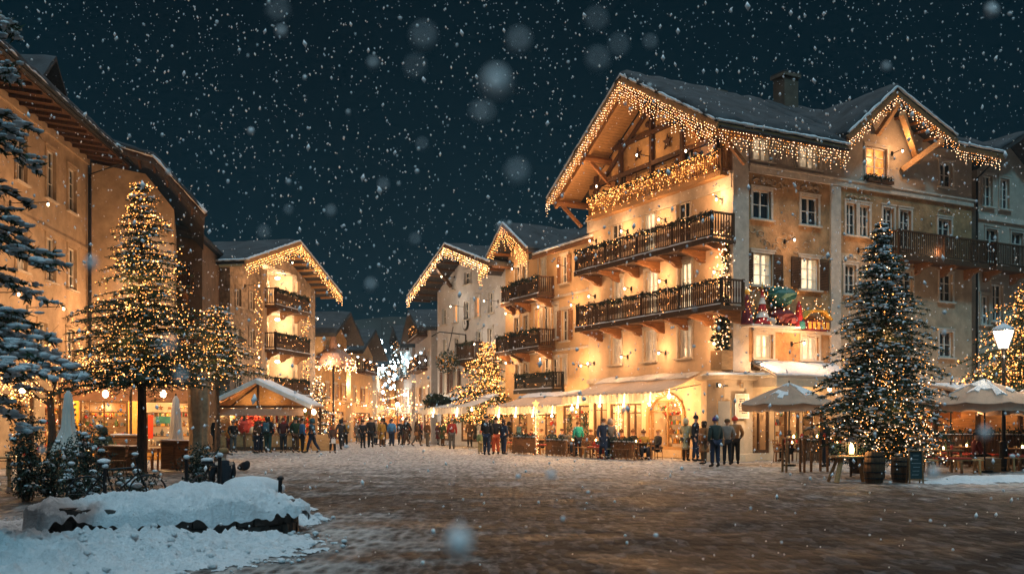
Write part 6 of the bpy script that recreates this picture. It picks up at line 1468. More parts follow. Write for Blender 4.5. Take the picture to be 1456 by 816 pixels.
for k in range(6): a = 2 * PI * k / 6; m.beam((.165 * math.cos(a), .165 * math.sin(a), zl - .4), (.37 * math.cos(a), .37 * math.sin(a), zl + .16), .024)
m.obj('lamp_cap', metal, lp); m = MB(); m.lathe([(.38, 0), (.33, .07), (.12, .19), (.02, .24)], (0, 0, zl + .20), 10, wob=.2); m.obj('snow_cap', snow, lp)
lamp((0, -.42, zl - .15), 150, (1, .72, .46), .2, lp); lamp((0, .42, zl - .15), 60, (1, .72, .46), .2, lp)

# trestle table with lantern, barrels, chalkboard
t = thing('trestle_table', 'wooden trestle table holding a glowing lantern beside the big fir', 'table', pp(1209, 685), .1); m = MB(); m.bbox(-.5, -.28, .66, .5, .28, .71, .012); m.obj('table_top', woodl, t)
for sx in (-1, 1):
    for sy in (-1, 1): g = MB(); g.beam((sx * .3, sy * .12, .66), (sx * .5, sy * .26, 0), .11, .07); g.obj('leg', woodl, t)
t2 = thing('lantern', 'glowing glass lantern on the trestle table', 'lantern', pp(1209, 685) + Vector((.03, 0, .713))); m = MB(); m.bbox(-.13, -.13, 0, .13, .13, .04, .01); m.lathe([(.17, .36), (.12, .43), (.04, .48), (.03, .52)], (0, 0, 0), 8)
for x in (-.11, .11):
    for y in (-.11, .11): m.beam((x, y, .04), (x, y, .36), .018)
m.obj('lantern_frame', metal, t2); m = MB(); m.lathe([(.06, .05), (.075, .16), (.05, .26), (.01, .33)], (0, 0, 0), 8); m.obj('flame', candle, t2); lamp((0, -.22, .3), 22, (1, .55, .2), .08, t2)
for i, (dx, dy, r_) in enumerate(((-.35, .12, .1), (.32, .1, .13), (-.26, -.1, .07))):
    pass
m = MB()
for i in range(220): a = Vector((R.uniform(-.48, .46), R.uniform(0, .25), .73 + R.random() * .3)); d_ = Vector((R.gauss(0, 1), R.gauss(0, 1), R.gauss(0, 1))) * .06; m.add([a, a + d_, a + d_.cross(Vector((0, 0, 1)))], [(0, 1, 2)])
o = m.obj('evergreen_sprigs', green); o.location = pp(1209, 685); tag(o, 'evergreen sprigs heaped behind the lantern on the trestle table', 'greenery')
def barrel(P, label, r_=.3, h=.85, mat=wood):
    m = MB(); m.lathe([(r_ * .8, 0), (r_ * .95, h * .25), (r_, h * .5), (r_ * .95, h * .75), (r_ * .8, h), (r_ * .7, h - .02)], (0, 0, 0), 14, 0)
    for z in (.15, .35, .65, .85): m.lathe([(r_ * (.8 + .2 * math.sin(z * PI)) + .012, h * z - .02), (r_ * (.8 + .2 * math.sin(z * PI)) + .014, h * z + .02)], (0, 0, 0), 14, 1)
    o = m.obj('barrel', [mat, metal]); o.location = P; return tag(o, label, 'barrel', 'barrels by the big fir')
barrel(pp(1243, 686), 'dark barrel between the trestle table and the fir', .27, .82); barrel(pp(1280, 685), 'barrel right under the front of the fir', .24, .66); barrel(pp(1222, 672), 'barrel behind the trestle table', .3, 1.0)
t = thing('armchair', 'dark padded armchair left of the fir trunk beside the barrels', 'armchair', pp(1247, 680) + Vector((-.05, .6, 0)), .3); m = MB(); m.bbox(-.35, -.3, .3, .35, .3, .48, .04); m.obj('seat', C((.03, .035, .04)), t); m = MB(); m.bbox(-.36, .26, .3, .36, .42, 1.25, .05); m.obj('backrest', C((.03, .035, .04)), t)
for x in (-.3, .3):
    for y in (-.24, .36): g = MB(); g.beam((x, y, 0), (x, y, .3), .05); g.obj('leg', wood, t)
cb = thing('chalkboard', 'small black chalkboard on the ground right of the big fir', 'chalkboard', pp(1303, 687), -.1); m = MB(); m.beam((-.17, 0, 0), (-.17, .05, .85), .035); m.beam((.17, 0, 0), (.17, .05, .85), .035); m.beam((-.17, .05, .85), (.17, .05, .85), .035); m.beam((-.17, .005, .1), (.17, .005, .1), .035); m.beam((-.17, .3, 0), (-.17, .06, .83), .03); m.beam((.17, .3, 0), (.17, .06, .83), .03); m.obj('board_frame', woodm, cb)
m = MB(); m.add([(-.15, .01, .12), (.15, .01, .12), (.15, .055, .83), (-.15, .055, .83), (-.15, .03, .12), (.15, .03, .12), (.15, .075, .83), (-.15, .075, .83)], [(0, 1, 2, 3), (7, 6, 5, 4)], 0)
for i in range(6): z = .22 + i * .1; m.box(-.11 + .02 * (i % 3), .003 + z * .06, z, .06 + .02 * (i % 4), .008 + z * .06, z + .012, 1)
m.obj('board', [M('slate', (.02, .045, .05), .6), M('chalk', (.3, .32, .32))], cb)
# right terrace benches behind fence
for i, (px, py, lb) in enumerate(((1340, 672, 'behind the chalkboard'), (1372, 664, 'under the beige parasol'), (1450, 668, 'at the right frame edge'))):
    P = pp(px, py); put(tb0, P, .2 * i, 'right terrace table ' + lb, 'tables of the right terrace'); put(bench0, P + Vector((0, -.8, 0)), .1, 'bench in front of the right terrace table ' + lb, 'benches of the right terrace'); put(bench0, P + Vector((0, .8, 0)), .1, 'bench behind the right terrace table ' + lb, 'benches of the right terrace')
fence_panel(pp(1335, 0, 35), .1, 3.0, 1.1, 'dark barrier across the back of the right terrace')
fence_panel(pp(1432, 0, 34), .1, 2.6, 1.1, 'dark barrier at the right edge behind the lamp')
t = thing('wooden_crate', 'small pale wooden box in the snow left of the street lamp foot', 'box', pp(1407, 670), .2); m = MB(); m.bbox(-.28, -.2, 0, .28, .2, .42, .012); m.obj('box_body', woodl, t)
m = MB(); m.slab([(-.3, .42), (.3, .42)], -.22, .22, .05, 'y', jit=.05, step=.1); m.obj('snow_cap', snow, t)
g = MB(); g.blob((0, 0, 0), .045, 1); o = g.obj('ground_light', [lampm]); o.location = pp(1397, 668) + Vector((0, 0, .25)); tag(o, 'tiny warm ground light beside the pale box', 'lamp')
# right side kiosk: pergola posts
t = thing('pergola', 'dark timber pergola of the right terrace with orange lit board', 'pergola', pp(1330, 0, 36.5), .1)
for x in (0, 1.7, 3.4, 5.0): m = MB(); m.beam((x, 0, 0), (x, 0, 2.4), .14); m.obj('post', wood, t)
m = MB()
m.beam((-.1, 0, 2.4), (5.2, 0, 2.4), .16, .2); m.box(.05, -.03, .0, 5.0, .03, .95); m.obj('frame', wood, t); m = MB(); m.box(.1, -.12, 1.75, .95, -.08, 2.2); m.obj('board', orange, t)
m = MB(); m.box(1.0, 1.6, .9, 5.0, 1.65, 2.4); m.obj('back_panel', woodm, t); lamp((1.8, .8, 2.1), 30, (1, .5, .18), .1, t); lamp((4.2, .8, 2.1), 22, (1, .6, .25), .1, t)
m = MB(); m.slab([(-1.6, 2.7), (.3, 2.95)], -.2, 5.3, .06, 'x'); m.obj('awning_panel', canvasg, t); m = MB(); m.slab([(-1.6, 2.77), (.3, 3.02)], -.15, 5.2, .09, 'x', jit=.05, step=.3); m.obj('roof_snow', snow, t)
# ================================================================ foreground: raised bed, snow bank, bushes, bikes
def bank_h(x, y):
    """height of the snow bank above the paving"""
    def g(cx, cy, sx, sy, a, rot=0):
        dx, dy = x - cx, y - cy; c, s = math.cos(rot), math.sin(rot); u, v = dx * c + dy * s, -dx * s + dy * c
        return a * math.exp(-((u / sx) ** 4 + (v / sy) ** 2))
    b = g(-5.3, 12.0, 2.6, 1.15, .17, .3) + g(-6.9, 10.8, 2.6, 1.6, .13) + g(-3.9, 15.6, .8, 1.1, .11) + g(-5.0, 17.8, 1.2, .6, .13) + g(-8.2, 12.2, 1.2, 3, .12) + g(-4.6, 11.0, 1.6, 1.0, .05)
    n = noise.noise(Vector((x * 1.7, y * 1.7, 1))) * .10 + noise.noise(Vector((x * 5, y * 5, 2))) * .10 + abs(noise.noise(Vector((x * 9, y * 9, 3)))) * .12 + abs(noise.noise(Vector((x * 19, y * 19, 5)))) * .035
    return b * .9 + (n - .02) * min(1, b * 9) + .05 * max(0, noise.noise(Vector((x * 3.1, y * 3.1, 9)))) * min(1, b * 12) + .045 * abs(noise.noise(Vector((x * 13, y * 13, 7)))) * min(1, b * 12) - .045
def heightfield(x0, x1, y0, y1, step, fn, floor=-.03, edge=None):
    nx = int((x1 - x0) / step); ny = int((y1 - y0) / step); idx = {}; v = []; f = []
    H = [[fn(x0 + i * step, y0 + j * step) for j in range(ny + 1)] for i in range(nx + 1)]
    def vid(i, j):
        if (i, j) not in idx: idx[(i, j)] = len(v); v.append((x0 + i * step, y0 + j * step, max(floor(x0 + i * step, y0 + j * step) if callable(floor) else floor, H[i][j])))
        return idx[(i, j)]
    for i in range(nx):
        for j in range(ny):
            if max(H[i][j], H[i + 1][j], H[i][j + 1], H[i + 1][j + 1]) > 0: f.append((vid(i, j), vid(i + 1, j), vid(i + 1, j + 1), vid(i, j + 1)))
    m = MB(); m.add(v, f); return m
hf = heightfield(-9.5, -1.6, 8.8, 19.2, .032, bank_h); tag(hf.obj('ploughed_snow', snow, None, True), None, None, None, 'stuff')
# raised bed: an oval ring of rough stones heaped with snow
A0 = Vector((-6.5, 13.3)); A1 = Vector((-3.25, 14.5)); d_ = (A1 - A0); Lb = d_.length; rzb = math.atan2(d_.y, d_.x); bc = (A0 + A1) / 2
bed = thing('raised_bed', 'long low oval stone bed heaped with snow in the left foreground', 'planter', (bc.x, bc.y, 0), rzb)
HA, HB = Lb / 2, .72
def oval(a, k=1.0, off=0): c, s = math.cos(a), math.sin(a); return ((HA * k + off) * math.copysign(abs(c) ** .75, c), (HB * k + off) * math.copysign(abs(s) ** .8, s))
m = MB(); ns = 40
for i in range(ns):
    for row in range(3):
        a0, a1 = 2 * PI * (i + .5 * row) / ns, 2 * PI * (i + .5 * row + .94) / ns; z0, z1 = row * .15 - .02, row * .15 + .135 + R.uniform(-.02, .02); o = R.uniform(-.03, .03)
        p0, p1, q0, q1 = oval(a0, 1, o), oval(a1, 1, o), oval(a0, 1, o - .25), oval(a1, 1, o - .25); mm = ((p0[0] + p1[0]) / 2 * 1.01, (p0[1] + p1[1]) / 2 * 1.02)
        rim = [(p0[0], p0[1], z0), (mm[0], mm[1], z0), (p1[0], p1[1], z0), (p1[0], p1[1], z1 - .02), (mm[0], mm[1], z1), (p0[0], p0[1], z1 - .02)]
        v = rim + [(q0[0], q0[1], z0), (q1[0], q1[1], z0), (q1[0], q1[1], z1 - .01), (q0[0], q0[1], z1 - .01)]
        m.add(v, [(0, 1, 4, 5), (1, 2, 3, 4), (2, 7, 8, 3), (0, 5, 9, 6), (5, 4, 3, 8, 9)])
m.obj('stone_edge', M('wet_dark_stone', (.06, .052, .046), .55, .6, 3, .9, 8, .4), bed)
def cap(x, y):
    r_ = (abs(x / HA) ** 2.6 + abs(y / HB) ** 2.4) ** .4; wv = .05 * noise.noise(Vector((x * 2.3, y * 2, 8))) + .05 * noise.noise(Vector((x * 7, y * 7, 8)))
    e = (1.13 + wv * .7 - r_) * HB
    if e < 0: return -1
    return .37 + .24 * (1 - math.exp(-e * 6)) + .08 * noise.noise(Vector((x * 1.3, y * 2, 4))) + .08 * noise.noise(Vector((x * 3.5, y * 3.5, 4))) + .05 * abs(noise.noise(Vector((x * 9, y * 9, 4)))) + .04 * noise.noise(Vector((x * 20, y * 20, 4))) + .05 * math.sin(x * 1.9 + .5)
cm = heightfield(-HA - .2, HA + .2, -HB - .2, HB + .2, .024, cap, floor=lambda x, y: .20 + .16 * noise.noise(Vector((x * 2.6, 3, y))) + .09 * noise.noise(Vector((x * 9, 5, y * 3)))); cm.obj('snow_cap', snow, bed, smooth=True)
# loose lumps
m = MB()
for i in range(1100):
    x, y = R.uniform(-8.8, -2.0), R.uniform(9.6, 16.8); h = bank_h(x, y)
    if h > -.03: r_ = R.choice((.01, .014, .018, .025, .03, .05)) * R.uniform(.7, 1.2); h = max(h, 0); m.blob((x, y, h + r_ * .2), r_, .7, n=6, m=4, jit=.3)
tag(m.obj('snow_lumps', snow, None, True), None, None, None, 'stuff')
# bushes
def bush(P, w_, h, label, seed, n=1500, snowy=30, stems=14, leaf=.055, mat=greend, group='dark bushes of the left terrace'):
    rr = random.Random(seed); t = thing('bush', label, 'bush', P, 0, group); st_ = MB(); cr = MB(); s_ = MB(); tips = []
    for i in range(stems):
        a = rr.random() * 2 * PI; r_ = rr.uniform(.1, 1) * w_; hh = h * rr.uniform(.55, 1.05); pts = [Vector((r_ * .2 * math.cos(a), r_ * .2 * math.sin(a), 0))]
        for k in range(1, 7): q = k / 6; pts.append(Vector((r_ * (.2 + .8 * q) * math.cos(a + q * .6), r_ * (.2 + .8 * q) * math.sin(a + q * .6), hh * q)) + Vector((rr.gauss(0, .03), rr.gauss(0, .03), 0)))
        st_.tube(pts, [.016 * (1 - .7 * k / 6) for k in range(7)], 5); tips += pts[1:]
    for _ in range(n):
        c = rr.choice(tips) + Vector((rr.gauss(0, .08), rr.gauss(0, .08), rr.gauss(0, .07))); v = Vector((rr.gauss(0, 1), rr.gauss(0, 1), rr.gauss(.1, .8))).normalized() * leaf * rr.uniform(.7, 1.4); w2 = v.cross(Vector((rr.gauss(0, 1), rr.gauss(0, 1), rr.gauss(0, 1)))).normalized() * leaf * .4
        cr.add([c, c + v * .5 + w2, c + v, c + v * .5 - w2], [(0, 1, 2, 3)])
    for _ in range(snowy): c = rr.choice(tips); s_.blob((c.x, c.y, c.z + .03), rr.uniform(.035, .10), .55, n=8, m=5, jit=.2)
    st_.obj('stems', bark, t); cr.obj('foliage', mat, t)
    if snowy: s_.obj('snow_pads', snow, t, smooth=True)
bush(pp(38, 712), .55, 1.7, 'tall dark bush at the far left behind the snow bank', 1, 2600, 16)
bush(pp(70, 706), .5, 1.05, 'dark bush between the tall far left bush and the snowy one', 2, 1700, 22)
bush(pp(132, 712), .55, 1.5, 'dark bush with big round snow caps in front of the low cabinet', 3, 1700, 44)
bush(pp(108, 722), .55, .8, 'low snowy bush at the edge of the stone bed', 4, 1300, 30)
bush(pp(185, 722), .5, .75, 'twiggy low bush half buried in snow beside the metal stand', 5, 700, 36, stems=22)
bush(pp(287, 700), .5, 1.0, 'dark snowy bush between the posts behind the stone bed', 6, 1600, 36)
bush(pp(100, 690), .6, 1.1, 'wide dark bush before the far left folded parasol', 7, 1800, 18)
# bicycle leaning in the snow
def bicycle(P, rz, label, tilt=0):
    t = thing('bicycle', label, 'bicycle', P, rz, 'snowy bicycles'); 
    def wheel(x):
        m = MB(); m.tube([(x + .32 * math.cos(a * PI / 12), 0, .33 + .32 * math.sin(a * PI / 12)) for a in range(25)], .018, 6, 0)
        for k in range(10): a = k * PI / 5; m.beam((x, 0, .33), (x + .31 * math.cos(a), 0, .33 + .31 * math.sin(a)), .005, .005, 1)
        m.obj('wheel', [metal, metalg], t)
    wheel(-.5); wheel(.52)
    m = MB(); q = lambda a, b: m.tube([a, b], .016, 6)
    q((-.5, 0, .33), (-.05, 0, .3)); q((-.05, 0, .3), (-.2, 0, .82)); q((-.18, 0, .76), (.33, 0, .8)); q((-.05, 0, .3), (.36, 0, .7)); q((-.5, 0, .33), (-.18, 0, .76)); q((.52, 0, .33), (.36, 0, .72)); q((.36, 0, .7), (.31, 0, .98)); m.obj('bicycle_frame', metal, t)
    m = MB(); m.tube([(.22, -.27, 1.0), (.33, -.12, 1.02), (.33, .12, 1.02), (.22, .27, 1.0)], .014, 6); m.obj('handlebar', metal, t)
    m = MB(); m.blob((-.22, 0, .87), .12, .35); m.obj('saddle', metal, t); m = MB(); m.blob((-.22, 0, .92), .12, .35); m.blob((.3, 0, 1.04), .06, .5); m.obj('snow_cap', snow, t)
    t.rotation_euler = (tilt, 0, rz); return t
bicycle(pp(303, 724), rad(80), 'black bicycle seen end on behind the right end of the stone bed')
bicycle(pp(166, 726), rad(25), 'black bicycle leaning in the snow between the low bushes', .15)
def post(px, py, h, label, top=False, r_=.035):
    P = pp(px, py); t = thing('metal_post', label, 'post', P, 0, 'dark posts at the stone bed'); m = MB(); m.tube([(0, 0, 0), (.02, 0, h)], r_, 8); m.obj('shaft', metal, t)
    m = MB(); m.blob((.02, 0, h + .02), r_ * 1.8, .7); m.obj('snow_cap', snow if top else metal, t)
post(264, 726, .95, 'slim dark post left of the snowy bush', True); post(311, 728, 1.0, 'dark post beside the bicycle', True); post(397, 733, .62, 'short dark post at the right end of the snow bank'); post(148, 728, .8, 'slim dark post left of the leaning bicycle', True)
# basket planter with snow dome
t = thing('wicker_planter', 'round wicker planter topped by a dome of snow right of the seated person', 'planter', pp(357, 722)); m = MB()
for i in range(26):
    a = 2 * PI * i / 26; m.box(-.022, -.022, 0, .022, .022, .26); 
m = MB()
for i in range(30): a = 2 * PI * i / 30; m.beam((.46 * math.cos(a), .42 * math.sin(a), 0), (.5 * math.cos(a), .46 * math.sin(a), .3), .07, .02)
for z in (.05, .15, .25): m.tube([(.5 * math.cos(a * PI / 12), .46 * math.sin(a * PI / 12), z) for a in range(25)], .014, 4)
m.lathe([(.44, 0), (.47, .28)], (0, 0, 0), 16); m.obj('basket', woodl, t)
m = MB(); m.lathe([(.50, .0), (.60, .05), (.58, .14), (.48, .24), (.30, .31), (.08, .335), (.01, .34)], (0, 0, .26), 28, wob=.12); m.obj('snow_dome', snow, t, smooth=True)
t = thing('snow_shovel_bag', 'small dark bag lying on the paving beyond the snow dome', 'bag', pp(347, 668), .4); m = MB(); m.blob((0, 0, .13), .2, .75, 0, 9, 6, .3); m.blob((.1, 0, .2), .1, 1.2, 0, 8, 5); m.obj('bag_body', C((.015, .016, .02)), t); t.name = 'dark_bag'
# low snow ridges at right
hf = heightfield(9.0, 22, 22.5, 33, .09, lambda x, y: .20 * math.exp(-((y - 26.4 - .35 * (x - 12.5)) / .9) ** 2) * min(1, max(0, (x - 10.6) / 1.5)) + .07 * noise.noise(Vector((x * 1.3, y * 1.3, 0))) + .04 * noise.noise(Vector((x * 5, y * 5, 0))) - .07)
tag(hf.obj('snow_ridge', snow, None, True), None, None, None, 'stuff')

# ================================================================ paving
def ground_mat():
    m, nt, b = newmat('cobbles'); N = nt.nodes; L = nt.links
    tc = N.new('ShaderNodeTexCoord')
    br = N.new('ShaderNodeTexVoronoi'); br.inputs['Scale'].default_value = 6.5; br.inputs['Randomness'].default_value = .75; ml = N.new('ShaderNodeMapping'); ml.inputs['Scale'].default_value = (1.1, .36, 1); L.new(tc.outputs['Object'], ml.inputs['Vector']); L.new(ml.outputs[0], br.inputs['Vector'])
    bw = N.new('ShaderNodeRGBToBW'); L.new(br.outputs['Color'], bw.inputs[0])
    dome = N.new('ShaderNodeMapRange'); dome.inputs[1].default_value = .18; dome.inputs[2].default_value = .62; dome.inputs[3].default_value = 1; dome.inputs[4].default_value = 0; L.new(br.outputs['Distance'], dome.inputs[0])
    n2 = N.new('ShaderNodeTexNoise'); n2.inputs['Scale'].default_value = 7; n2.inputs['Detail'].default_value = 8; n2.inputs['Roughness'].default_value = .78; L.new(ml.outputs[0], n2.inputs['Vector'])
    mp = N.new('ShaderNodeMapping'); mp.inputs['Scale'].default_value = (.5, .8, 1); mp.inputs['Rotation'].default_value = (0, 0, .3); L.new(tc.outputs['Object'], mp.inputs['Vector'])
    n3 = N.new('ShaderNodeTexNoise'); n3.inputs['Scale'].default_value = .8; n3.inputs['Detail'].default_value = 9; n3.inputs['Roughness'].default_value = .72; n3.inputs['Distortion'].default_value = .6; L.new(mp.outputs[0], n3.inputs['Vector'])
    def mth(op, a, b_=None):
        n = N.new('ShaderNodeMath'); n.operation = op; n.use_clamp = False
        for k, q in enumerate((a, b_)):
            if q is None: continue
            if isinstance(q, (int, float)): n.inputs[k].default_value = q
            else: L.new(q, n.inputs[k])
        return n.outputs[0]
    def rng(v, a, b_, c=0, d=1):
        n = N.new('ShaderNodeMapRange'); L.new(v, n.inputs[0]); n.inputs[1].default_value = a; n.inputs[2].default_value = b_; n.inputs[3].default_value = c; n.inputs[4].default_value = d; return n.outputs[0]
    cm = N.new('ShaderNodeMix'); cm.data_type = 'RGBA'; cm.inputs[6].default_value = (.003, .004, .005, 1); cm.inputs[7].default_value = (.075, .075, .077, 1)
    L.new(mth('MULTIPLY', rng(bw.outputs[0], .48, .66), rng(n2.outputs['Fac'], .40, .60)), cm.inputs[0])
    sx = N.new('ShaderNodeSeparateXYZ'); L.new(tc.outputs['Object'], sx.inputs[0])
    far = rng(sx.outputs['Y'], 12, 38, -.17, .13)  # dusting thickens with distance, putting the lamplit brightness into the paving colour
    n6 = N.new('ShaderNodeTexNoise'); n6.inputs['Scale'].default_value = 2.4; n6.inputs['Detail'].default_value = 6; n6.inputs['Roughness'].default_value = .75; L.new(ml.outputs[0], n6.inputs['Vector'])
    near = N.new('ShaderNodeVectorMath'); near.operation = 'DISTANCE'; L.new(tc.outputs['Object'], near.inputs[0]); near.inputs[1].default_value = (-6.5, 12.5, 0)
    slush = rng(near.outputs['Value'], 2.5, 7.5, .36, 0)
    near2 = N.new('ShaderNodeVectorMath'); near2.operation = 'DISTANCE'; L.new(tc.outputs['Object'], near2.inputs[0]); near2.inputs[1].default_value = (14.5, 27, 0)
    slush2 = rng(near2.outputs['Value'], 1.5, 6.5, .24, 0)
    amt = mth('ADD', mth('ADD', mth('MULTIPLY', n3.outputs['Fac'], .55), mth('MULTIPLY', n6.outputs['Fac'], .5)), mth('ADD', far, mth('ADD', slush, slush2)))
    joint = mth('SUBTRACT', 1.0, dome.outputs[0])
    k1 = mth('MULTIPLY', joint, rng(amt, .46, .66, 0, .8))
    k2 = mth('MULTIPLY', rng(mth('ADD', amt, mth('MULTIPLY', bw.outputs[0], .16)), .64, .82, 0, .9), rng(n2.outputs['Fac'], .42, .56, .05, 1))
    k3 = rng(amt, .86, 1.0, 0, .9)
    kk = mth('MAXIMUM', k1, mth('MAXIMUM', k2, k3))
    cs = N.new('ShaderNodeMix'); cs.data_type = 'RGBA'; L.new(kk, cs.inputs[0]); L.new(cm.outputs[2], cs.inputs[6]); cs.inputs[7].default_value = (.50, .47, .45, 1)
    L.new(cs.outputs[2], b.inputs['Base Color'])
    ro = N.new('ShaderNodeMapRange'); ro.inputs[1].default_value = .35; ro.inputs[2].default_value = .65; ro.inputs[3].default_value = .45; ro.inputs[4].default_value = .85; L.new(n3.outputs['Fac'], ro.inputs[0]); L.new(ro.outputs[0], b.inputs['Roughness'])
    bp = N.new('ShaderNodeBump'); bp.inputs['Strength'].default_value = 1; bp.inputs['Distance'].default_value = .05
    h = N.new('ShaderNodeMath'); h.operation = 'ADD'; L.new(dome.outputs[0], h.inputs[0]); L.new(n2.outputs['Fac'], h.inputs[1]); L.new(h.outputs[0], bp.inputs['Height']); L.new(bp.outputs[0], b.inputs['Normal'])
    b.inputs['Specular IOR Level'].default_value = .17
    return m
def gh_(x, y): return .02 * noise.noise(Vector((x * .35, y * .35, 0))) + .008 * noise.noise(Vector((x * 1.5, y * 1.5, 0)))
m = MB(); N1 = 150; xs = [-30 + 60 * i / N1 for i in range(N1 + 1)]; ys = [2 + 78 * i / 190 for i in range(191)]
xs = [-400, -120] + xs + [120, 400]; ys = [-60, -10] + ys + [140, 500]
v = [(x, y, min(0, gh_(x, y) - .02)) for x in xs for y in ys]; ny = len(ys)
m.add(v, [(i * ny + j, (i + 1) * ny + j, (i + 1) * ny + j + 1, i * ny + j + 1) for i in range(len(xs) - 1) for j in range(ny - 1)])
tag(m.obj('ground', ground_mat(), None, True), None, None, None, 'structure')
# wooded slopes that close the valley
m = MB(); v = []; nn = 60
for i in range(nn + 1):
    a = PI * (.1 + .8 * i / nn); r0 = 330
    for k, (rr_, hh) in enumerate(((r0, -2), (r0 + 70, 22), (r0 + 160, 50), (r0 + 200, 48))): v.append((rr_ * math.cos(a), rr_ * math.sin(a), hh * (1 + .35 * noise.noise(Vector((i * .23, k, 0)))) if k else -2))
m.add(v, [(i * 4 + k, i * 4 + 4 + k, i * 4 + 5 + k, i * 4 + 1 + k) for i in range(nn) for k in range(3)]); tag(m.obj('hills', M('dark_forest_slope', (.02, .03, .03), .95, .5, .05, 0)), None, None, None, 'structure')

# ================================================================ falling snow
def flakes(n, box, rlo, rhi, seed, ymin=0):
    rr = random.Random(seed); m = MB(); v = m.v; f = m.f
    for _ in range(n):
        x, y, z = (rr.uniform(box[0], box[1]), rr.uniform(box[2], box[3]), rr.uniform(box[4], box[5])); r_ = rlo + (rhi - rlo) * rr.random() ** 3
        b = len(v); q = rr.uniform(.7, 2.0); sx_ = rr.uniform(-.5, .5) * r_
        v += [(x + r_, y, z), (x, y + r_, z), (x - r_, y, z), (x, y - r_, z), (x + sx_, y, z + r_ * q), (x - sx_, y, z - r_ * q)]
        f += [(b, b + 1, b + 4), (b + 1, b + 2, b + 4), (b + 2, b + 3, b + 4), (b + 3, b, b + 4), (b + 1, b, b + 5), (b + 2, b + 1, b + 5), (b + 3, b + 2, b + 5), (b, b + 3, b + 5)]
    m.m = [0] * len(f); return m
flake_m = M('snowflake', (.92, .94, .96), .8, .02, 3, 0, trans=.3)
fm = flakes(24000, (-26, 26, 12, 46, .1, 25), .009, .042, 3)
rr = random.Random(5)
for _ in range(2600): x, y, z = rr.uniform(-8, 8), rr.uniform(2.2, 12), rr.uniform(.2, 7.5); fm.blob((x, y, z), .004 + .0095 * rr.random() ** 2 * min(1, y / 6), rr.uniform(.8, 1.5), 0, 6, 4, .3)
for px, py, Y, r_ in ((705, 118, .5, .0045), (652, 771, .55, .0055), (602, 52, .45, .0022), (738, 58, .5, .0024), (850, 85, .5, .0020), (880, 65, .55, .0018), (735, 245, .5, .0024), (690, 160, .55, .0018), (848, 28, .5, .0018), (395, 15, .5, .002), (680, 158, .6, .0018), (590, 95, .5, .0016), (240, 490, .6, .0026), (257, 535, .8, .003), (655, 740, .9, .0015), (783, 675, 1.2, .004), (1410, 15, 1.2, .005), (530, 90, 1.0, .003), (400, 45, 1.1, .0035), (527, 405, 1.0, .003), (715, 325, .9, .0025), (590, 340, 1.0, .002), (410, 298, 1.2, .002), (1327, 672, 1.0, .004), (1400, 615, .9, .0035), (1260, 95, 1.3, .003), (130, 375, .9, .004), (60, 640, 1.5, .003), (545, 262, 1.0, .0022), (375, 330, .9, .002), (600, 205, .9, .0018), (925, 60, .8, .002), (1005, 215, .8, .0016), (470, 300, 1.1, .0026)):
    p = ray(px, py, Y); fm.blob(tuple(p), r_ * 1.25, 1.25, 0, 8, 5, .2)
for q in range(30):
    p = (R.uniform(-1.6, 1.6), R.uniform(.5, 2), R.uniform(.6, 2.8)); fm.blob(p, R.uniform(.0012, .003), 1.1, 0, 7, 4, .15)
tag(fm.obj('snowfall', flake_m, None, True), None, None, None, 'stuff')

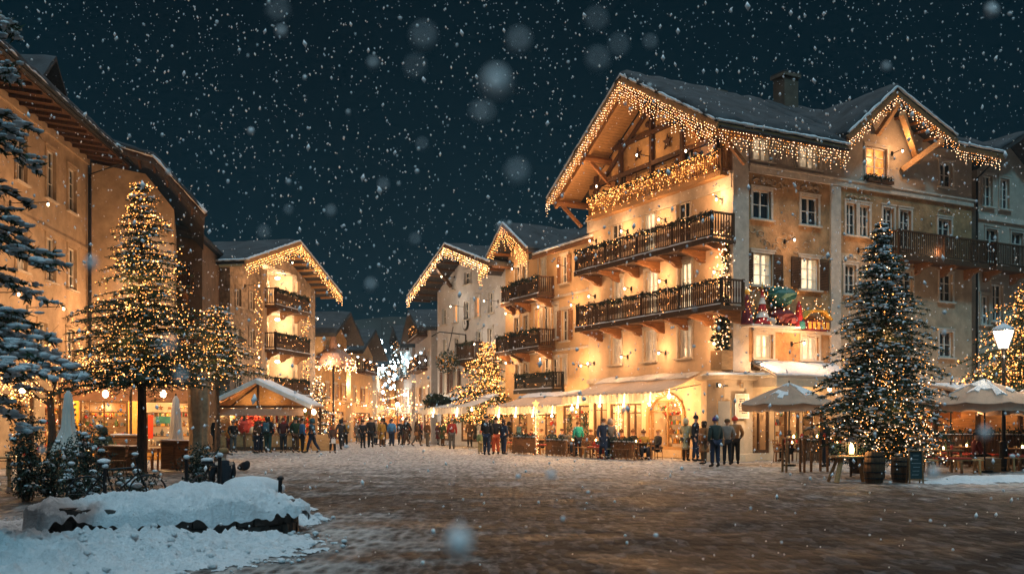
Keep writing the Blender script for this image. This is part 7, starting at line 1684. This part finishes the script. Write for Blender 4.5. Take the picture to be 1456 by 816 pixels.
# ================================================================ sky, moonlight, camera
w = bpy.data.worlds.new('World'); sc.world = w; w.use_nodes = True; nt = w.node_tree; N = nt.nodes; bg = N['Background']
tc = N.new('ShaderNodeTexCoord'); sx = N.new('ShaderNodeSeparateXYZ'); nt.links.new(tc.outputs['Generated'], sx.inputs[0])
rp = N.new('ShaderNodeValToRGB'); rp.color_ramp.elements[0].position = .0; rp.color_ramp.elements[0].color = (.0004, .0120, .0200, 1); e_ = rp.color_ramp.elements.new(.24); e_.color = (.0002, .0058, .0108, 1); rp.color_ramp.elements[1].position = .6; rp.color_ramp.elements[1].color = (.0002, .0030, .0062, 1)
cn_ = N.new('ShaderNodeTexNoise'); cn_.inputs['Scale'].default_value = 2.2; cn_.inputs['Detail'].default_value = 5; nt.links.new(tc.outputs['Generated'], cn_.inputs['Vector']); ma_ = N.new('ShaderNodeMath'); ma_.operation = 'MULTIPLY_ADD'; ma_.inputs[1].default_value = .55; ma_.inputs[2].default_value = -.27; nt.links.new(cn_.outputs['Fac'], ma_.inputs[0]); mb_ = N.new('ShaderNodeMath'); mb_.operation = 'ADD'; nt.links.new(sx.outputs['Z'], mb_.inputs[0]); nt.links.new(ma_.outputs[0], mb_.inputs[1]); nt.links.new(mb_.outputs[0], rp.inputs[0]); nt.links.new(rp.outputs[0], bg.inputs['Color']); bg.inputs['Strength'].default_value = 1.0
sl_ = bpy.data.lights.new('moon', 'SUN'); sl_.energy = 1.05; sl_.angle = rad(6); sl_.color = (.24, .74, 1.0)
so_ = bpy.data.objects.new('moon', sl_); COL.objects.link(so_); so_.rotation_euler = (-Vector((.15, -.52, .84))).to_track_quat('-Z', 'Y').to_euler()
cam = bpy.data.cameras.new('camera'); co = bpy.data.objects.new('camera', cam); COL.objects.link(co); sc.camera = co
co.location = (0, 0, CAMZ); co.rotation_euler = (PI / 2, 0, 0); cam.sensor_width = 36; cam.lens = F_PX * 36 / 1456; cam.shift_y = (HY - 408) / 1456; cam.clip_end = 2000; cam.clip_start = .05
cam.dof.use_dof = True; cam.dof.focus_distance = 38; cam.dof.aperture_fstop = 2.8
sc.view_settings.view_transform = 'Standard'; sc.view_settings.look = 'None'; sc.view_settings.exposure = .25; sc.view_settings.gamma = 1
cy = sc.cycles; cy.use_denoising = True; cy.max_bounces = 5; cy.diffuse_bounces = 3; cy.glossy_bounces = 2; cy.transmission_bounces = 4; cy.transparent_max_bounces = 6; cy.sample_clamp_indirect = 2.5; cy.sample_clamp_direct = 0; cy.caustics_reflective = False; cy.caustics_refractive = False; cy.use_light_tree = True
cy.use_adaptive_sampling = True; cy.adaptive_threshold = .015; cy.volume_bounces = 0

# snow filled air that fades the far end of the street
m = MB(); m.box(-70, -8, -3.5, 70, 150, 24)
hz = newmat('haze'); hm, hnt, hb = hz; hnt.nodes.remove(hb); pv = hnt.nodes.new('ShaderNodeVolumePrincipled'); pv.inputs['Color'].default_value = (.55, .85, 1, 1); pv.inputs['Density'].default_value = .00045; pv.inputs['Anisotropy'].default_value = .35
hnt.links.new(pv.outputs[0], hnt.nodes['Material Output'].inputs['Volume'])
tag(m.obj('haze', hm), None, None, None, 'stuff')
